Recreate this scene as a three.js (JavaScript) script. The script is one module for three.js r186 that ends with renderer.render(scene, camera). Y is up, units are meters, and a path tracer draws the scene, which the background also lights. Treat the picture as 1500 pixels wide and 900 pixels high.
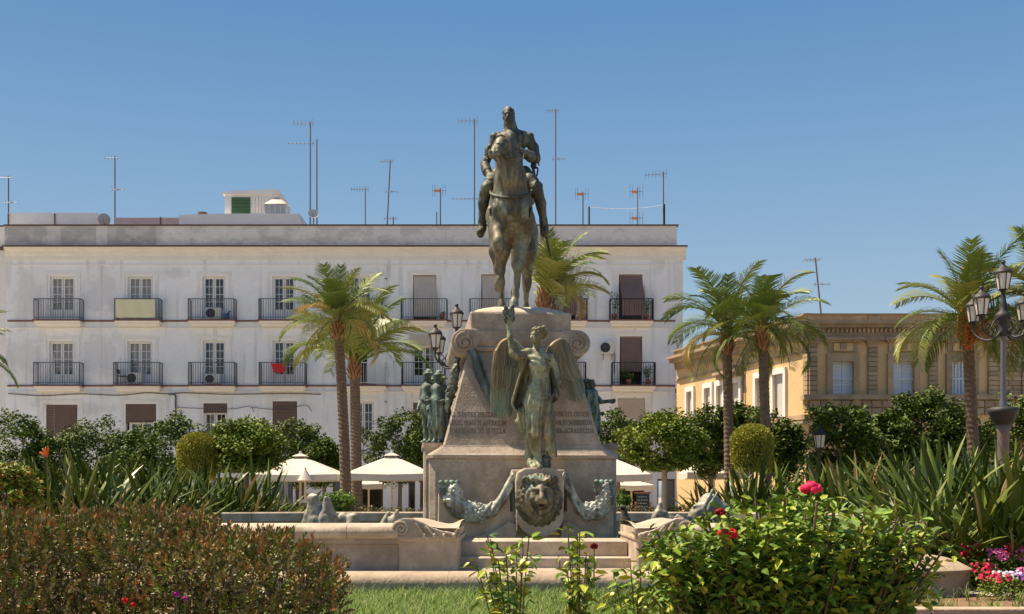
import * as THREE from 'three';
import { mergeGeometries, mergeVertices, toCreasedNormals } from 'three/addons/utils/BufferGeometryUtils.js';
import { RoundedBoxGeometry } from 'three/addons/geometries/RoundedBoxGeometry.js';
import { TextGeometry } from 'three/addons/geometries/TextGeometry.js';
import { FontLoader } from 'three/addons/loaders/FontLoader.js';

// ------------------------------------------------------------------ camera, sky, sun, exposure
const scene = new THREE.Scene();
const F = 1670, EYE = 1.7;                         // lens in photo pixels, eye height in metres
const camera = new THREE.PerspectiveCamera(2 * Math.atan(450 / F) * 180 / Math.PI, 1500 / 900, 0.1, 2000);
camera.position.set(0, EYE, 0);
camera.lookAt(0, EYE, -10);
camera.setViewOffset(1500, 900, 0, -275, 1500, 900);   // rising front: verticals stay upright
const renderer = new THREE.WebGLRenderer({ antialias: true });
renderer.toneMapping = THREE.LinearToneMapping;
renderer.toneMappingExposure = 1.68;
renderer.shadowMap.enabled = true;

const sunDir = new THREE.Vector3(-0.46, 0.88, -0.125).normalize();
{
  const W = 512, Hh = 256, data = new Float32Array(W * Hh * 4);
  const s2l = (v) => { v /= 255; return v <= 0.04045 ? v / 12.92 : Math.pow((v + 0.055) / 1.055, 2.4); };
  const stops = [[-90, 120, 112, 100], [-6, 150, 148, 142], [-1, 190, 205, 216], [4, 180, 202, 220], [9, 160, 190, 218], [15, 132, 171, 212], [23, 100, 147, 200], [40, 74, 120, 182], [90, 56, 98, 164]];
  for (let j = 0; j < Hh; j++) {
    const el = ((j + 0.5) / Hh - 0.5) * 180;
    let k = 0; while (k < stops.length - 2 && el > stops[k + 1][0]) k++;
    const a = stops[k], b = stops[k + 1], t = Math.min(1, Math.max(0, (el - a[0]) / (b[0] - a[0])));
    const base = [1, 2, 3].map((c) => s2l(a[c] + (b[c] - a[c]) * t));
    for (let i = 0; i < W; i++) {
      const az = ((i + 0.5) / W - 0.5) * 2 * Math.PI, ce = Math.cos(el * Math.PI / 180);
      const d = ce * Math.cos(az) * sunDir.x + Math.sin(el * Math.PI / 180) * sunDir.y + ce * Math.sin(az) * sunDir.z;
      const glow = 0.55 * Math.exp(-(1 - d) * 14) + 2.2 * Math.exp(-(1 - d) * 120);
      const p = (j * W + i) * 4;
      data[p] = base[0] * 0.6 + glow; data[p + 1] = base[1] * 0.588 + glow * 0.97; data[p + 2] = base[2] * 0.562 + glow * 0.9; data[p + 3] = 1;
    }
  }
  const sky = new THREE.DataTexture(data, W, Hh, THREE.RGBAFormat, THREE.FloatType);
  sky.mapping = THREE.EquirectangularReflectionMapping; sky.magFilter = THREE.LinearFilter; sky.needsUpdate = true;
  scene.background = sky; scene.environment = sky;
}
const sun = new THREE.DirectionalLight(0xffebd0, 5.0);
sun.position.copy(sunDir).multiplyScalar(120).add(new THREE.Vector3(0, 0, -35));
sun.target.position.set(0, 0, -35); sun.castShadow = true; sun.shadow.mapSize.set(4096, 4096);
Object.assign(sun.shadow.camera, { left: -60, right: 60, top: 60, bottom: -60, near: 1, far: 300 });
scene.add(sun, sun.target);

// ------------------------------------------------------------------ helpers
let seed = 7;
const rnd = () => { seed = (seed * 1664525 + 1013904223) >>> 0; return seed / 4294967296; };
const rr = (a, b) => a + (b - a) * rnd();
const V = (x, y, z) => new THREE.Vector3(x, y, z);
const at = (x, y, d) => V((x - 750) * d / F, EYE + (725 - y) * d / F, -d);   // photo pixel at a distance
const clamp = (v, a = 0, b = 1) => Math.min(b, Math.max(a, v));
const mix = (a, b, t) => a + (b - a) * t;
const sst = (a, b, v) => { const t = clamp((v - a) / (b - a)); return t * t * (3 - 2 * t); };
const hash3 = (x, y, z) => { let h = (Math.imul(x, 374761393) + Math.imul(y, 668265263) + Math.imul(z, 1440662683)) | 0; h = Math.imul(h ^ (h >>> 13), 1274126177); h ^= h >>> 16; return (h >>> 0) / 4294967296; };
function noise3(x, y, z, per = 0) {
  const xi = Math.floor(x), yi = Math.floor(y), zi = Math.floor(z); let fx = x - xi, fy = y - yi, fz = z - zi;
  fx = fx * fx * (3 - 2 * fx); fy = fy * fy * (3 - 2 * fy);
  let x0 = xi, x1 = xi + 1, y0 = yi, y1 = yi + 1; if (per) { x0 = ((x0 % per) + per) % per; x1 = ((x1 % per) + per) % per; y0 = ((y0 % per) + per) % per; y1 = ((y1 % per) + per) % per; }
  let a = hash3(x0, y0, zi), b = hash3(x1, y0, zi), c = hash3(x0, y1, zi), d = hash3(x1, y1, zi);
  const l0 = a + (b - a) * fx + (c - a) * fy + (a - b - c + d) * fx * fy; if (fz === 0) return l0;
  fz = fz * fz * (3 - 2 * fz); a = hash3(x0, y0, zi + 1); b = hash3(x1, y0, zi + 1); c = hash3(x0, y1, zi + 1); d = hash3(x1, y1, zi + 1);
  return l0 + (a + (b - a) * fx + (c - a) * fy + (a - b - c + d) * fx * fy - l0) * fz;
}
const fbm = (x, y, z, o = 4, per = 0) => { let s = 0, a = 0.5, n = 0; for (let i = 0; i < o; i++) { s += a * noise3(x, y, z + i * 17, per); n += a; a *= 0.5; x *= 2; y *= 2; z *= 2; per *= 2; } return s / n; };
function tex(w, h, fn, srgb = true) {
  const d = new Uint8Array(w * h * 4);
  for (let j = 0; j < h; j++) for (let i = 0; i < w; i++) {
    const c = fn(i / w, j / h), p = (j * w + i) * 4;
    for (let k = 0; k < 3; k++) { let v = c[k]; if (srgb) v = v <= 0.0031308 ? v * 12.92 : 1.055 * Math.pow(v, 1 / 2.4) - 0.055; d[p + k] = clamp(v) * 255; }
    d[p + 3] = 255;
  }
  const t = new THREE.DataTexture(d, w, h); t.wrapS = t.wrapT = THREE.RepeatWrapping; t.magFilter = THREE.LinearFilter; t.minFilter = THREE.LinearMipmapLinearFilter; t.generateMipmaps = true;
  if (srgb) t.colorSpace = THREE.SRGBColorSpace; t.needsUpdate = true; return t;
}
const lin = (r, g, b) => new THREE.Color().setRGB(r, g, b);
const std = (c, roughness = 0.8, o = {}) => new THREE.MeshStandardMaterial({ color: Array.isArray(c) ? lin(...c) : c, roughness, side: THREE.DoubleSide, ...o });

// uv in metres by the face's main direction; geometry comes out non-indexed with position, normal, uv
function prep(g, keepN = true) {
  let q = g.index ? g.toNonIndexed() : g.clone();
  if (!q.attributes.normal || !keepN) q.computeVertexNormals();
  for (const k of Object.keys(q.attributes)) if (!['position', 'normal', 'uv'].includes(k)) q.deleteAttribute(k);
  const p = q.attributes.position, n = p.count, uv = new Float32Array(n * 2);
  const a = V(), b = V(), c = V(), e = V(), f = V();
  for (let i = 0; i < n; i += 3) {
    a.fromBufferAttribute(p, i); b.fromBufferAttribute(p, i + 1); c.fromBufferAttribute(p, i + 2);
    e.subVectors(b, a).cross(f.subVectors(c, a));
    const X = Math.abs(e.x), Y = Math.abs(e.y), Z = Math.abs(e.z);
    [a, b, c].forEach((v, k) => { const o = (i + k) * 2; if (Y >= X && Y >= Z) { uv[o] = v.x; uv[o + 1] = v.z; } else if (X > Z) { uv[o] = v.z; uv[o + 1] = v.y; } else { uv[o] = v.x; uv[o + 1] = v.y; } });
  }
  q.setAttribute('uv', new THREE.BufferAttribute(uv, 2)); q.clearGroups(); return q;
}
class MB {                                        // collects shapes, builds ONE named mesh
  constructor() { this.l = []; }
  add(g, m) { const q = prep(g); if (m) q.applyMatrix4(m); this.l.push(q); return this; }
  box(x, y, z, w, h, d, ry = 0, rx = 0, rz = 0) { const g = new THREE.BoxGeometry(w, h, d); if (rx) g.rotateX(rx); if (rz) g.rotateZ(rz); if (ry) g.rotateY(ry); g.translate(x, y, z); return this.add(g); }
  rbox(x, y, z, w, h, d, r = 0.02, ry = 0) { const g = new RoundedBoxGeometry(w, h, d, 2, Math.min(r, w / 2.1, h / 2.1, d / 2.1)); if (ry) g.rotateY(ry); g.translate(x, y, z); return this.add(g); }
  cyl(x, y, z, r0, r1, h, n = 12) { const g = new THREE.CylinderGeometry(r1, r0, h, n); g.translate(x, y + h / 2, z); return this.add(g); }
  bar(a, b, r0, r1 = r0, n = 6) { const dv = V().subVectors(b, a), L = dv.length(); const g = new THREE.CylinderGeometry(r1, r0, L, n); g.translate(0, L / 2, 0); g.applyQuaternion(new THREE.Quaternion().setFromUnitVectors(V(0, 1, 0), dv.normalize())); g.translate(a.x, a.y, a.z); return this.add(g); }
  tube(pts, r, seg = 24, n = 8, closed = false) { return this.add(new THREE.TubeGeometry(new THREE.CatmullRomCurve3(pts, closed), seg, r, n, closed)); }
  lathe(prof, x, y, z, n = 24) { const g = new THREE.LatheGeometry(prof.map((p) => new THREE.Vector2(p[0], p[1])), n); g.translate(x, y, z); return this.add(g); }
  geo() { return this.l.length > 1 ? mergeGeometries(this.l) : this.l[0]; }
  build(name, mat, parent) { const m = new THREE.Mesh(this.geo(), mat); m.name = name; m.castShadow = m.receiveShadow = true; parent.add(m); return m; }
}
const mb = () => new MB();
const names = {};
const numbered = (n) => { const k = names[n] = (names[n] ?? -1) + 1; return k ? `${n}_${String(k).padStart(3, '0')}` : n; };
function tag(o, label, category, group, kind) { if (label) o.userData.label = label; if (category) o.userData.category = category; if (group) o.userData.group = group; if (kind) o.userData.kind = kind; return o; }
function thing(name, label, category, pos = [0, 0, 0], turn = 0, group) { const o = new THREE.Group(); o.name = numbered(name); o.position.set(...pos); o.rotation.y = turn; scene.add(o); return tag(o, label, category, group); }
function part(name, parent) { const o = new THREE.Group(); o.name = name; parent.add(o); return o; }
function struct(name, b, mat) { const m = b.build(numbered(name), mat, scene); m.userData.kind = 'structure'; return m; }
function mesh(name, g, mat, parent) { const m = new THREE.Mesh(g, mat); m.name = name; m.castShadow = m.receiveShadow = true; parent.add(m); return m; }
// a solid through horizontal rings of equal point count: [{ y, p: [[x, z], ...] }]
function loft(rings, smooth = false) {
  const pos = [], n = rings[0].p.length;
  const P = (r, i) => [r.p[i % n][0], r.y, r.p[i % n][1]];
  for (let k = 0; k < rings.length - 1; k++) for (let i = 0; i < n; i++) { const a = P(rings[k], i), b = P(rings[k], i + 1), c = P(rings[k + 1], i + 1), d = P(rings[k + 1], i); pos.push(...a, ...b, ...c, ...a, ...c, ...d); }
  for (const [r, up] of [[rings[0], 0], [rings[rings.length - 1], 1]]) for (let i = 1; i < n - 1; i++) { const a = P(r, 0), b = P(r, i), c = P(r, i + 1); up ? pos.push(...a, ...b, ...c) : pos.push(...a, ...c, ...b); }
  const g = new THREE.BufferGeometry(); g.setAttribute('position', new THREE.Float32BufferAttribute(pos, 3));
  g.computeVertexNormals(); return smooth ? toCreasedNormals(g, 0.9) : g;
}
// chamfered rectangle, anticlockwise seen from above so that faces point outwards
const crect = (x0, x1, z0, z1, c) => [[x0 + c, z1], [x1 - c, z1], [x1, z1 - c], [x1, z0 + c], [x1 - c, z0], [x0 + c, z0], [x0, z0 + c], [x0, z1 - c]];

// ---- distance fields, meshed with surface nets
const smin = (a, b, k) => { const h = Math.max(k - Math.abs(a - b), 0) / k; return Math.min(a, b) - h * h * k * 0.25; };
class Field {
  constructor() { this.p = []; this.disp = null; }
  cap(a, b, ra, rb = ra, k = 0.06) { const ab = [b[0] - a[0], b[1] - a[1], b[2] - a[2]], ll = ab[0] ** 2 + ab[1] ** 2 + ab[2] ** 2 || 1e-9; this.p.push({ f: (x, y, z) => { const t = clamp(((x - a[0]) * ab[0] + (y - a[1]) * ab[1] + (z - a[2]) * ab[2]) / ll); const u = x - a[0] - ab[0] * t, v = y - a[1] - ab[1] * t, w = z - a[2] - ab[2] * t; return Math.sqrt(u * u + v * v + w * w) - (ra + (rb - ra) * t); }, k, b: [a, b, Math.max(ra, rb)] }); return this; }
  chain(pts, k = 0.06) { for (let i = 0; i < pts.length - 1; i++) this.cap(pts[i], pts[i + 1], pts[i][3], pts[i + 1][3], k); return this; }
  ell(c, r, k = 0.06, rot = null) { const inv = rot ? new THREE.Matrix4().makeRotationFromEuler(new THREE.Euler(...rot)).invert().elements : null; const m = Math.min(...r); this.p.push({ f: (x, y, z) => { x -= c[0]; y -= c[1]; z -= c[2]; if (inv) { const X = inv[0] * x + inv[4] * y + inv[8] * z, Y = inv[1] * x + inv[5] * y + inv[9] * z, Z = inv[2] * x + inv[6] * y + inv[10] * z; x = X; y = Y; z = Z; } x /= r[0]; y /= r[1]; z /= r[2]; const k0 = Math.sqrt(x * x + y * y + z * z); x /= r[0]; y /= r[1]; z /= r[2]; const k1 = Math.sqrt(x * x + y * y + z * z); return k1 < 1e-9 ? -m : k0 * (k0 - 1) / k1; }, k, b: [c, c, Math.max(...r)] }); return this; }
  cut(c, r, k = 0.03) { this.ell(c, r, k); this.p[this.p.length - 1].sub = true; return this; }
  at(x, y, z, l = this.p) { let d = 1e3; for (const q of l) { const v = q.f(x, y, z); if (q.sub) d = -smin(-d, v, q.k); else d = d > 900 ? v : smin(d, v, q.k); } return this.disp && d < 0.2 && d > -0.2 ? d + this.disp(x, y, z) : d; }
  geo(cell, color, minY = -1e9) {
    const lo = [1e9, 1e9, 1e9], hi = [-1e9, -1e9, -1e9];
    for (const q of this.p) if (!q.sub) for (const e of [q.b[0], q.b[1]]) for (let i = 0; i < 3; i++) { lo[i] = Math.min(lo[i], e[i] - q.b[2] - 0.06); hi[i] = Math.max(hi[i], e[i] + q.b[2] + 0.06); }
    lo[1] = Math.max(lo[1], minY - cell);
    const N = [0, 1, 2].map((i) => Math.ceil((hi[i] - lo[i]) / cell / 4) * 4 + 1), [nx, ny, nz] = N, g = new Float32Array(nx * ny * nz).fill(9);
    const ev = (x, y, z, l) => Math.max(this.at(x, y, z, l), minY - y), hd = cell * 4 * 0.87 * 1.3, lim = hd + 0.06;
    for (let bz = 0; bz < nz - 1; bz += 4) for (let by = 0; by < ny - 1; by += 4) for (let bx = 0; bx < nx - 1; bx += 4) {
      const cx = lo[0] + (bx + 2) * cell, cy = lo[1] + (by + 2) * cell, cz = lo[2] + (bz + 2) * cell; let mv = 1e9; const vs = this.p.map((q) => { const v = q.f(cx, cy, cz); if (!q.sub) mv = Math.min(mv, v - q.k * 0.5); return v; });
      if (Math.abs(mv) > lim + 0.15) { if (mv < 0) for (let z = bz; z <= bz + 4; z++) for (let y = by; y <= by + 4; y++) for (let x = bx; x <= bx + 4; x++) { const i = x + nx * (y + ny * z); if (g[i] === 9) g[i] = ev(lo[0] + x * cell, lo[1] + y * cell, lo[2] + z * cell, this.p) < 0 ? -8 : 8; } continue; }
      const l = this.p.filter((q, i) => q.sub ? vs[i] < hd + q.k : vs[i] < mv + 2 * hd + q.k + 0.12);
      for (let z = bz; z <= bz + 4; z++) for (let y = by; y <= by + 4; y++) for (let x = bx; x <= bx + 4; x++) { const i = x + nx * (y + ny * z); if (Math.abs(g[i]) > 7) g[i] = ev(lo[0] + x * cell, lo[1] + y * cell, lo[2] + z * cell, l); }
    }
    const id = new Int32Array(nx * ny * nz).fill(-1), pos = [], idx = [];
    for (let z = 0; z < nz - 1; z++) for (let y = 0; y < ny - 1; y++) for (let x = 0; x < nx - 1; x++) {
      let n = 0, sx = 0, sy = 0, sz = 0; const c = [];
      for (let k = 0; k < 8; k++) c.push(g[x + (k & 1) + nx * (y + ((k >> 1) & 1) + ny * (z + (k >> 2)))]);
      for (let k = 0; k < 8; k++) for (const b of [1, 2, 4]) if (!(k & b)) { const u = c[k], v = c[k | b]; if ((u < 0) !== (v < 0)) { const t = u / (u - v); sx += (k & 1) + (b === 1 ? t : 0); sy += ((k >> 1) & 1) + (b === 2 ? t : 0); sz += (k >> 2) + (b === 4 ? t : 0); n++; } }
      if (!n) continue;
      id[x + nx * (y + ny * z)] = pos.length / 3; pos.push(lo[0] + (x + sx / n) * cell, lo[1] + (y + sy / n) * cell, lo[2] + (z + sz / n) * cell);
    }
    const I = (x, y, z) => id[x + nx * (y + ny * z)];
    for (let z = 1; z < nz - 1; z++) for (let y = 1; y < ny - 1; y++) for (let x = 1; x < nx - 1; x++) {
      const s = g[x + nx * (y + ny * z)] < 0;
      const q = (o, a, b, c, d) => { if (s === (o < 0) || a < 0 || b < 0 || c < 0 || d < 0) return; s ? idx.push(a, b, c, a, c, d) : idx.push(a, c, b, a, d, c); };
      q(g[x + 1 + nx * (y + ny * z)], I(x, y - 1, z - 1), I(x, y, z - 1), I(x, y, z), I(x, y - 1, z));
      q(g[x + nx * (y + 1 + ny * z)], I(x - 1, y, z - 1), I(x - 1, y, z), I(x, y, z), I(x, y, z - 1));
      q(g[x + nx * (y + ny * (z + 1))], I(x - 1, y - 1, z), I(x, y - 1, z), I(x, y, z), I(x - 1, y, z));
    }
    const out = new THREE.BufferGeometry(); out.setAttribute('position', new THREE.Float32BufferAttribute(pos, 3)); out.setIndex(idx); out.computeVertexNormals();
    if (color) { const col = new Float32Array(pos.length); for (let i = 0; i < pos.length; i += 3) { const c = color(pos[i], pos[i + 1], pos[i + 2]); col[i] = c[0]; col[i + 1] = c[1]; col[i + 2] = c[2]; } out.setAttribute('color', new THREE.BufferAttribute(col, 3)); }
    return out;
  }
}

// ------------------------------------------------------------------ materials
const mottle = (base, amp, scale, size = 512, o = {}) => {
  const t = tex(size, size, (u, v) => { const a = fbm(u * scale, v * scale, 1, 5, scale), b = fbm(u * scale * 6, v * scale * 6, 9, 3, scale * 6), s = o.spot ? 0.55 * sst(o.spot - 0.14, o.spot + 0.16, fbm(u * scale * 0.5, v * scale * 0.5, 31, 6, scale * 0.5)) : 0, k = 1 + amp * (a - 0.5) * 2 + amp * 0.6 * (b - 0.5) * 2; return base.map((c, i) => mix(c * k, (o.stain ?? base)[i], s)); });
  t.repeat.set(1 / (o.m ?? 3), 1 / (o.m ?? 3)); return t;
};
const grain = (scale, size = 256, m = 1) => { const t = tex(size, size, (u, v) => { const a = fbm(u * scale, v * scale, 3, 4, scale); return [a, a, a]; }, false); t.repeat.set(1 / m, 1 / m); return t; };
const gFine = grain(32), gCoarse = grain(12);
const MT = {
  stone: std(0xffffff, 0.88, { map: mottle([0.4, 0.33, 0.25], 0.32, 16, 512, { spot: 0.52, stain: [0.22, 0.175, 0.125], m: 3.4 }), bumpMap: gFine, bumpScale: 0.006 }),
  rim: std(0xffffff, 0.88, { map: mottle([0.5, 0.41, 0.3], 0.26, 16, 512, { spot: 0.58, stain: [0.3, 0.225, 0.15], m: 3.7 }), bumpMap: gFine, bumpScale: 0.006 }),
  kerb: std(0xffffff, 0.9, { map: mottle([0.42, 0.32, 0.21], 0.26, 16, 512, { spot: 0.56, stain: [0.28, 0.2, 0.13], m: 3.1 }), bumpMap: gFine, bumpScale: 0.008 }),
  paving: std(0xffffff, 0.9, { map: mottle([0.41, 0.36, 0.285], 0.16, 16, 512, { m: 9 }) }),
  soil: std(0xffffff, 0.97, { map: mottle([0.2, 0.115, 0.062], 0.45, 12, 512, { m: 2.5 }), bumpMap: gCoarse, bumpScale: 0.03 }),
  lawn: std(0xffffff, 0.97, { map: mottle([0.1, 0.115, 0.035], 0.5, 12, 512, { spot: 0.55, stain: [0.17, 0.12, 0.06], m: 2.5 }) }),
  white: std(0xffffff, 0.85, { map: mottle([0.8, 0.775, 0.73], 0.07, 8, 512, { m: 6 }) }),
  cream: std(0xffffff, 0.85, { map: mottle([0.78, 0.735, 0.65], 0.08, 8, 256, { m: 5 }) }),
  whiteWood: std([0.72, 0.7, 0.66], 0.55), terracotta: std([0.2, 0.085, 0.06], 0.85), tile: std([0.13, 0.085, 0.07], 0.9),
  iron: std([0.035, 0.035, 0.04], 0.55, { metalness: 0.4 }), greyIron: std([0.11, 0.115, 0.13], 0.55, { metalness: 0.3 }),
  glass: new THREE.MeshPhysicalMaterial({ color: 0xffffff, roughness: 0.03, transmission: 1, thickness: 0, ior: 1.5, side: THREE.DoubleSide }),
  dark: std([0.03, 0.03, 0.034], 0.9), room: std([0.4, 0.36, 0.31], 0.9), curtain: std([0.55, 0.5, 0.45], 0.95), 
  brownBlind: std(0xffffff, 0.9, { map: mottle([0.185, 0.125, 0.105], 0.14, 8, 256, { m: 2 }) }), beigeBlind: std(0xffffff, 0.9, { map: mottle([0.5, 0.44, 0.37], 0.1, 8, 256, { m: 2 }) }),
  shutterBrown: std(0xffffff, 0.8, { map: mottle([0.16, 0.11, 0.085], 0.14, 8, 256, { m: 2 }) }),
  metal: std([0.3, 0.3, 0.31], 0.45, { metalness: 0.7 }), rust: std([0.2, 0.14, 0.12], 0.7, { metalness: 0.4 }), orange: std([0.75, 0.28, 0.1], 0.6),
  acWhite: std([0.62, 0.6, 0.55], 0.5), green: std([0.012, 0.1, 0.035], 0.6), creamCloth: std([0.7, 0.66, 0.42], 0.9), red: std([0.5, 0.02, 0.03], 0.8), blue: std([0.05, 0.12, 0.3], 0.6), clay: std([0.32, 0.13, 0.07], 0.85),
  canvas: std(0xffffff, 0.9, { map: mottle([0.6, 0.545, 0.46], 0.1, 8, 256, { m: 2.5 }) }), wood: std([0.36, 0.24, 0.14], 0.6), 
  ochre: std(0xffffff, 0.88, { map: mottle([0.68, 0.475, 0.235], 0.12, 8, 512, { spot: 0.68, stain: [0.5, 0.38, 0.22], m: 5 }) }),
  brown: std(0xffffff, 0.92, { map: mottle([0.36, 0.27, 0.175], 0.3, 8, 512, { m: 3 }) }),
  sand: std(0xffffff, 0.92, { map: mottle([0.46, 0.33, 0.2], 0.22, 8, 512, { spot: 0.6, stain: [0.22, 0.16, 0.11], m: 3 }) }),
  bark: std(0xffffff, 0.95, { map: mottle([0.2, 0.155, 0.11], 0.3, 8, 256, { m: 1 }) }),
  bronze: new THREE.MeshStandardMaterial({ color: 0xffffff, vertexColors: true, roughness: 0.6, metalness: 0.25, side: THREE.DoubleSide }),
  water: new THREE.MeshPhysicalMaterial({ color: lin(0.5, 0.6, 0.55), roughness: 0.06, metalness: 0, transmission: 0.5, thickness: 0.3, ior: 1.33, attenuationColor: lin(0.2, 0.35, 0.3), attenuationDistance: 0.6 }),
};
const leafMat = (c, rough = 0.5, tr = 0.25) => new THREE.MeshPhysicalMaterial({ color: lin(...c), roughness: rough, transmission: tr, thickness: 0, specularIntensity: 0.45, side: THREE.DoubleSide });
const patina = (dark, mid, green, seedZ = 0, gAmt = 0.5) => (x, y, z) => {
  const a = fbm(x * 3, y * 1.6, z * 3 + seedZ, 4), s = fbm(x * 9, y * 1.4, z * 9 + seedZ + 40, 3), f = fbm(x * 22, y * 22, z * 22, 2);
  const g = sst(1 - gAmt - 0.08, 1 - gAmt + 0.12, a * 0.55 + s * 0.45), m = sst(0.4, 0.62, s);
  const k = 0.55 + 0.9 * f; return dark.map((c, i) => k * mix(mix(c, mid[i], m), green[i], g));
};

// ------------------------------------------------------------------ the ground
{
  struct('ground', mb().add(new THREE.PlaneGeometry(900, 900).rotateX(-Math.PI / 2).translate(0, -0.012, -200)), MT.paving);
  struct('planting_bed', mb().box(0, -0.006, -11.5, 26, 0.004, 15.4), MT.soil);
  struct('planting_bed', mb().box(-13.5, -0.006, -27, 11, 0.004, 15), MT.soil);
  struct('planting_bed', mb().box(16.5, -0.006, -27, 13, 0.004, 15), MT.soil);
  struct('lawn', mb().box(-0.2, -0.001, -14.6, 7.6, 0.004, 6.8), MT.lawn);
  struct('soil_bed', mb().box(7.2, 0.0, -17.2, 6, 0.004, 3.4), MT.soil);
}

// ------------------------------------------------------------------ the long white building
const WD = 60, WS = F / WD;
const wx = (x) => (x - 750) / WS, wy = (y) => EYE + (725 - y) / WS;
const facadeTex = (() => {
  // whitewash with the grey weathered patches that the wall shows beside the windows and along the parapet
  const blobs = [[46, 432, 40, 52], [148, 425, 46, 52], [38, 525, 44, 52], [148, 522, 50, 48], [30, 470, 14, 30], [165, 445, 20, 20], [250, 400, 30, 12], [60, 590, 30, 10], [140, 600, 40, 14]];
  const W = 1536, Hh = 768, X0 = wx(-20), X1 = wx(1010), Y0 = 0, Y1 = wy(330);
  const t = tex(W, Hh, (u, v) => {
    const X = mix(X0, X1, u), Y = mix(Y0, Y1, v), px = X * WS + 750, py = 725 - (Y - EYE) * WS;
    const n = fbm(X * 1.2, Y * 1.2, 5, 5), n2 = fbm(X * 5, Y * 5, 15, 3), st = fbm(X * 3.4, Y * 0.35, 25, 3);
    let k = 0; for (const [bx, by, rx, ry] of blobs) k = Math.max(k, 1 - Math.hypot((px - bx) / rx, (py - by) / ry));
    const g = k > 0 ? sst(0.05, 0.7, k + (n - 0.5) * 0.9 + (n2 - 0.5) * 0.9) : 0;
    const w = 0.85 * (1 + (n - 0.5) * 0.14 + (n2 - 0.5) * 0.07) * (1 - 0.16 * sst(0.58, 0.8, st));
    return [mix(w * 0.985, 0.48, g * 0.4), mix(w * 0.98, 0.475, g * 0.4), mix(w * 0.965, 0.47, g * 0.4)];
  });
  t.wrapS = t.wrapT = THREE.ClampToEdgeWrapping;
  t.repeat.set(1 / (X1 - X0), 1 / (Y1 - Y0)); t.offset.set(-X0 / (X1 - X0), -Y0 / (Y1 - Y0));
  return t;
})();
const facadeMat = std(0xffffff, 0.88, { map: facadeTex, bumpMap: gCoarse, bumpScale: 0.01 });
const parapetTex = (() => {
  const X0 = wx(-20), X1 = wx(1010), W = 1536;
  const t = tex(W, 96, (u, v) => {
    const X = mix(X0, X1, u), px = X * WS + 750, n = fbm(X * 1.6, v * 3, 45, 5), n2 = fbm(X * 6, v * 8, 55, 3);
    const band = px < 228 && px > 6 ? (px > 140 && px < 156 ? 0.25 : px > 68 && px < 88 ? 0.5 : 1) : 0;
    const grey = band * (0.45 + 0.35 * sst(0.3, 0.6, n)), fl = (1 - band) * sst(0.52, 0.66, n * 0.7 + n2 * 0.3 + (px > 228 && px < 720 ? 0.05 : -0.06));
    const foot = sst(0.5, 0.2, v + (n2 - 0.5) * 0.8) * 0.5, w = 0.7 * (1 + (n2 - 0.5) * 0.14), d = clamp(grey + fl * 0.4 + foot * 0.45);
    return [mix(w * 1.03, 0.3, d * 0.8), mix(w * 0.98, 0.28, d * 0.8), mix(w * 0.92, 0.275, d * 0.8)];
  });
  t.wrapS = THREE.ClampToEdgeWrapping; const y0 = wy(361), y1 = wy(331);
  t.repeat.set(1 / (X1 - X0), 1 / (y1 - y0)); t.offset.set(-X0 / (X1 - X0), -y0 / (y1 - y0)); return t;
})();
const parapetMat = std(0xffffff, 0.92, { map: parapetTex });

const wb = thing('white_building', 'long white plastered building with three rows of balconies behind the monument', 'building', [0, 0, -WD]);
// every opening: [centre x, top y, bottom y, width, kind] in photo pixels at the facade
const TOP = [[91, 405, 469, 37, 'w'], [205, 405, 469, 37, 'w'], [313, 405, 469, 34, 'o'], [415.5, 405, 469, 34, 'd'], [527, 404, 469, 36, 'd'], [622, 403, 469, 34, 'c'], [722, 402, 469, 34, 'c'], [826, 402, 469, 34, 'b'], [924, 402, 469, 35, 'b']];
const MID = [[90, 500, 564, 37, 'w2'], [204.5, 500, 564, 37, 'w2'], [313.5, 499, 564, 34, 'd'], [416, 499, 564, 34, 'd'], [533, 497, 564, 36, 'x'], [621, 506, 564, 36, 'a'], [722, 500, 564, 34, 'd'], [826, 500, 564, 34, 'b'], [924.5, 493, 564, 33, 'b2']];
const LOW = [[90, 593, 662, 46, 's'], [206, 592, 662, 45, 't'], [315, 591, 662, 35, 'u'], [417, 588, 662, 36, 's'], [532, 588, 662, 32, 'v'], [622, 590, 662, 34, 's'], [722, 590, 662, 34, 's'], [826, 590, 662, 34, 's'], [925, 583, 662, 40, 'r']];
const GROUND = [[330, 700, 772, 66, 'g'], [413, 703, 772, 32, 'g'], [440, 703, 772, 16, 'g'], [497, 702, 772, 20, 'g'], [542, 704, 772, 38, 'g'], [603, 704, 772, 10, 'g'], [640, 704, 772, 50, 'g'], [700, 704, 772, 40, 'g'], [770, 704, 772, 40, 'g'], [850, 704, 772, 40, 'g'], [927, 702, 772, 34, 'g'], [976, 702, 772, 26, 'g']];
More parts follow.
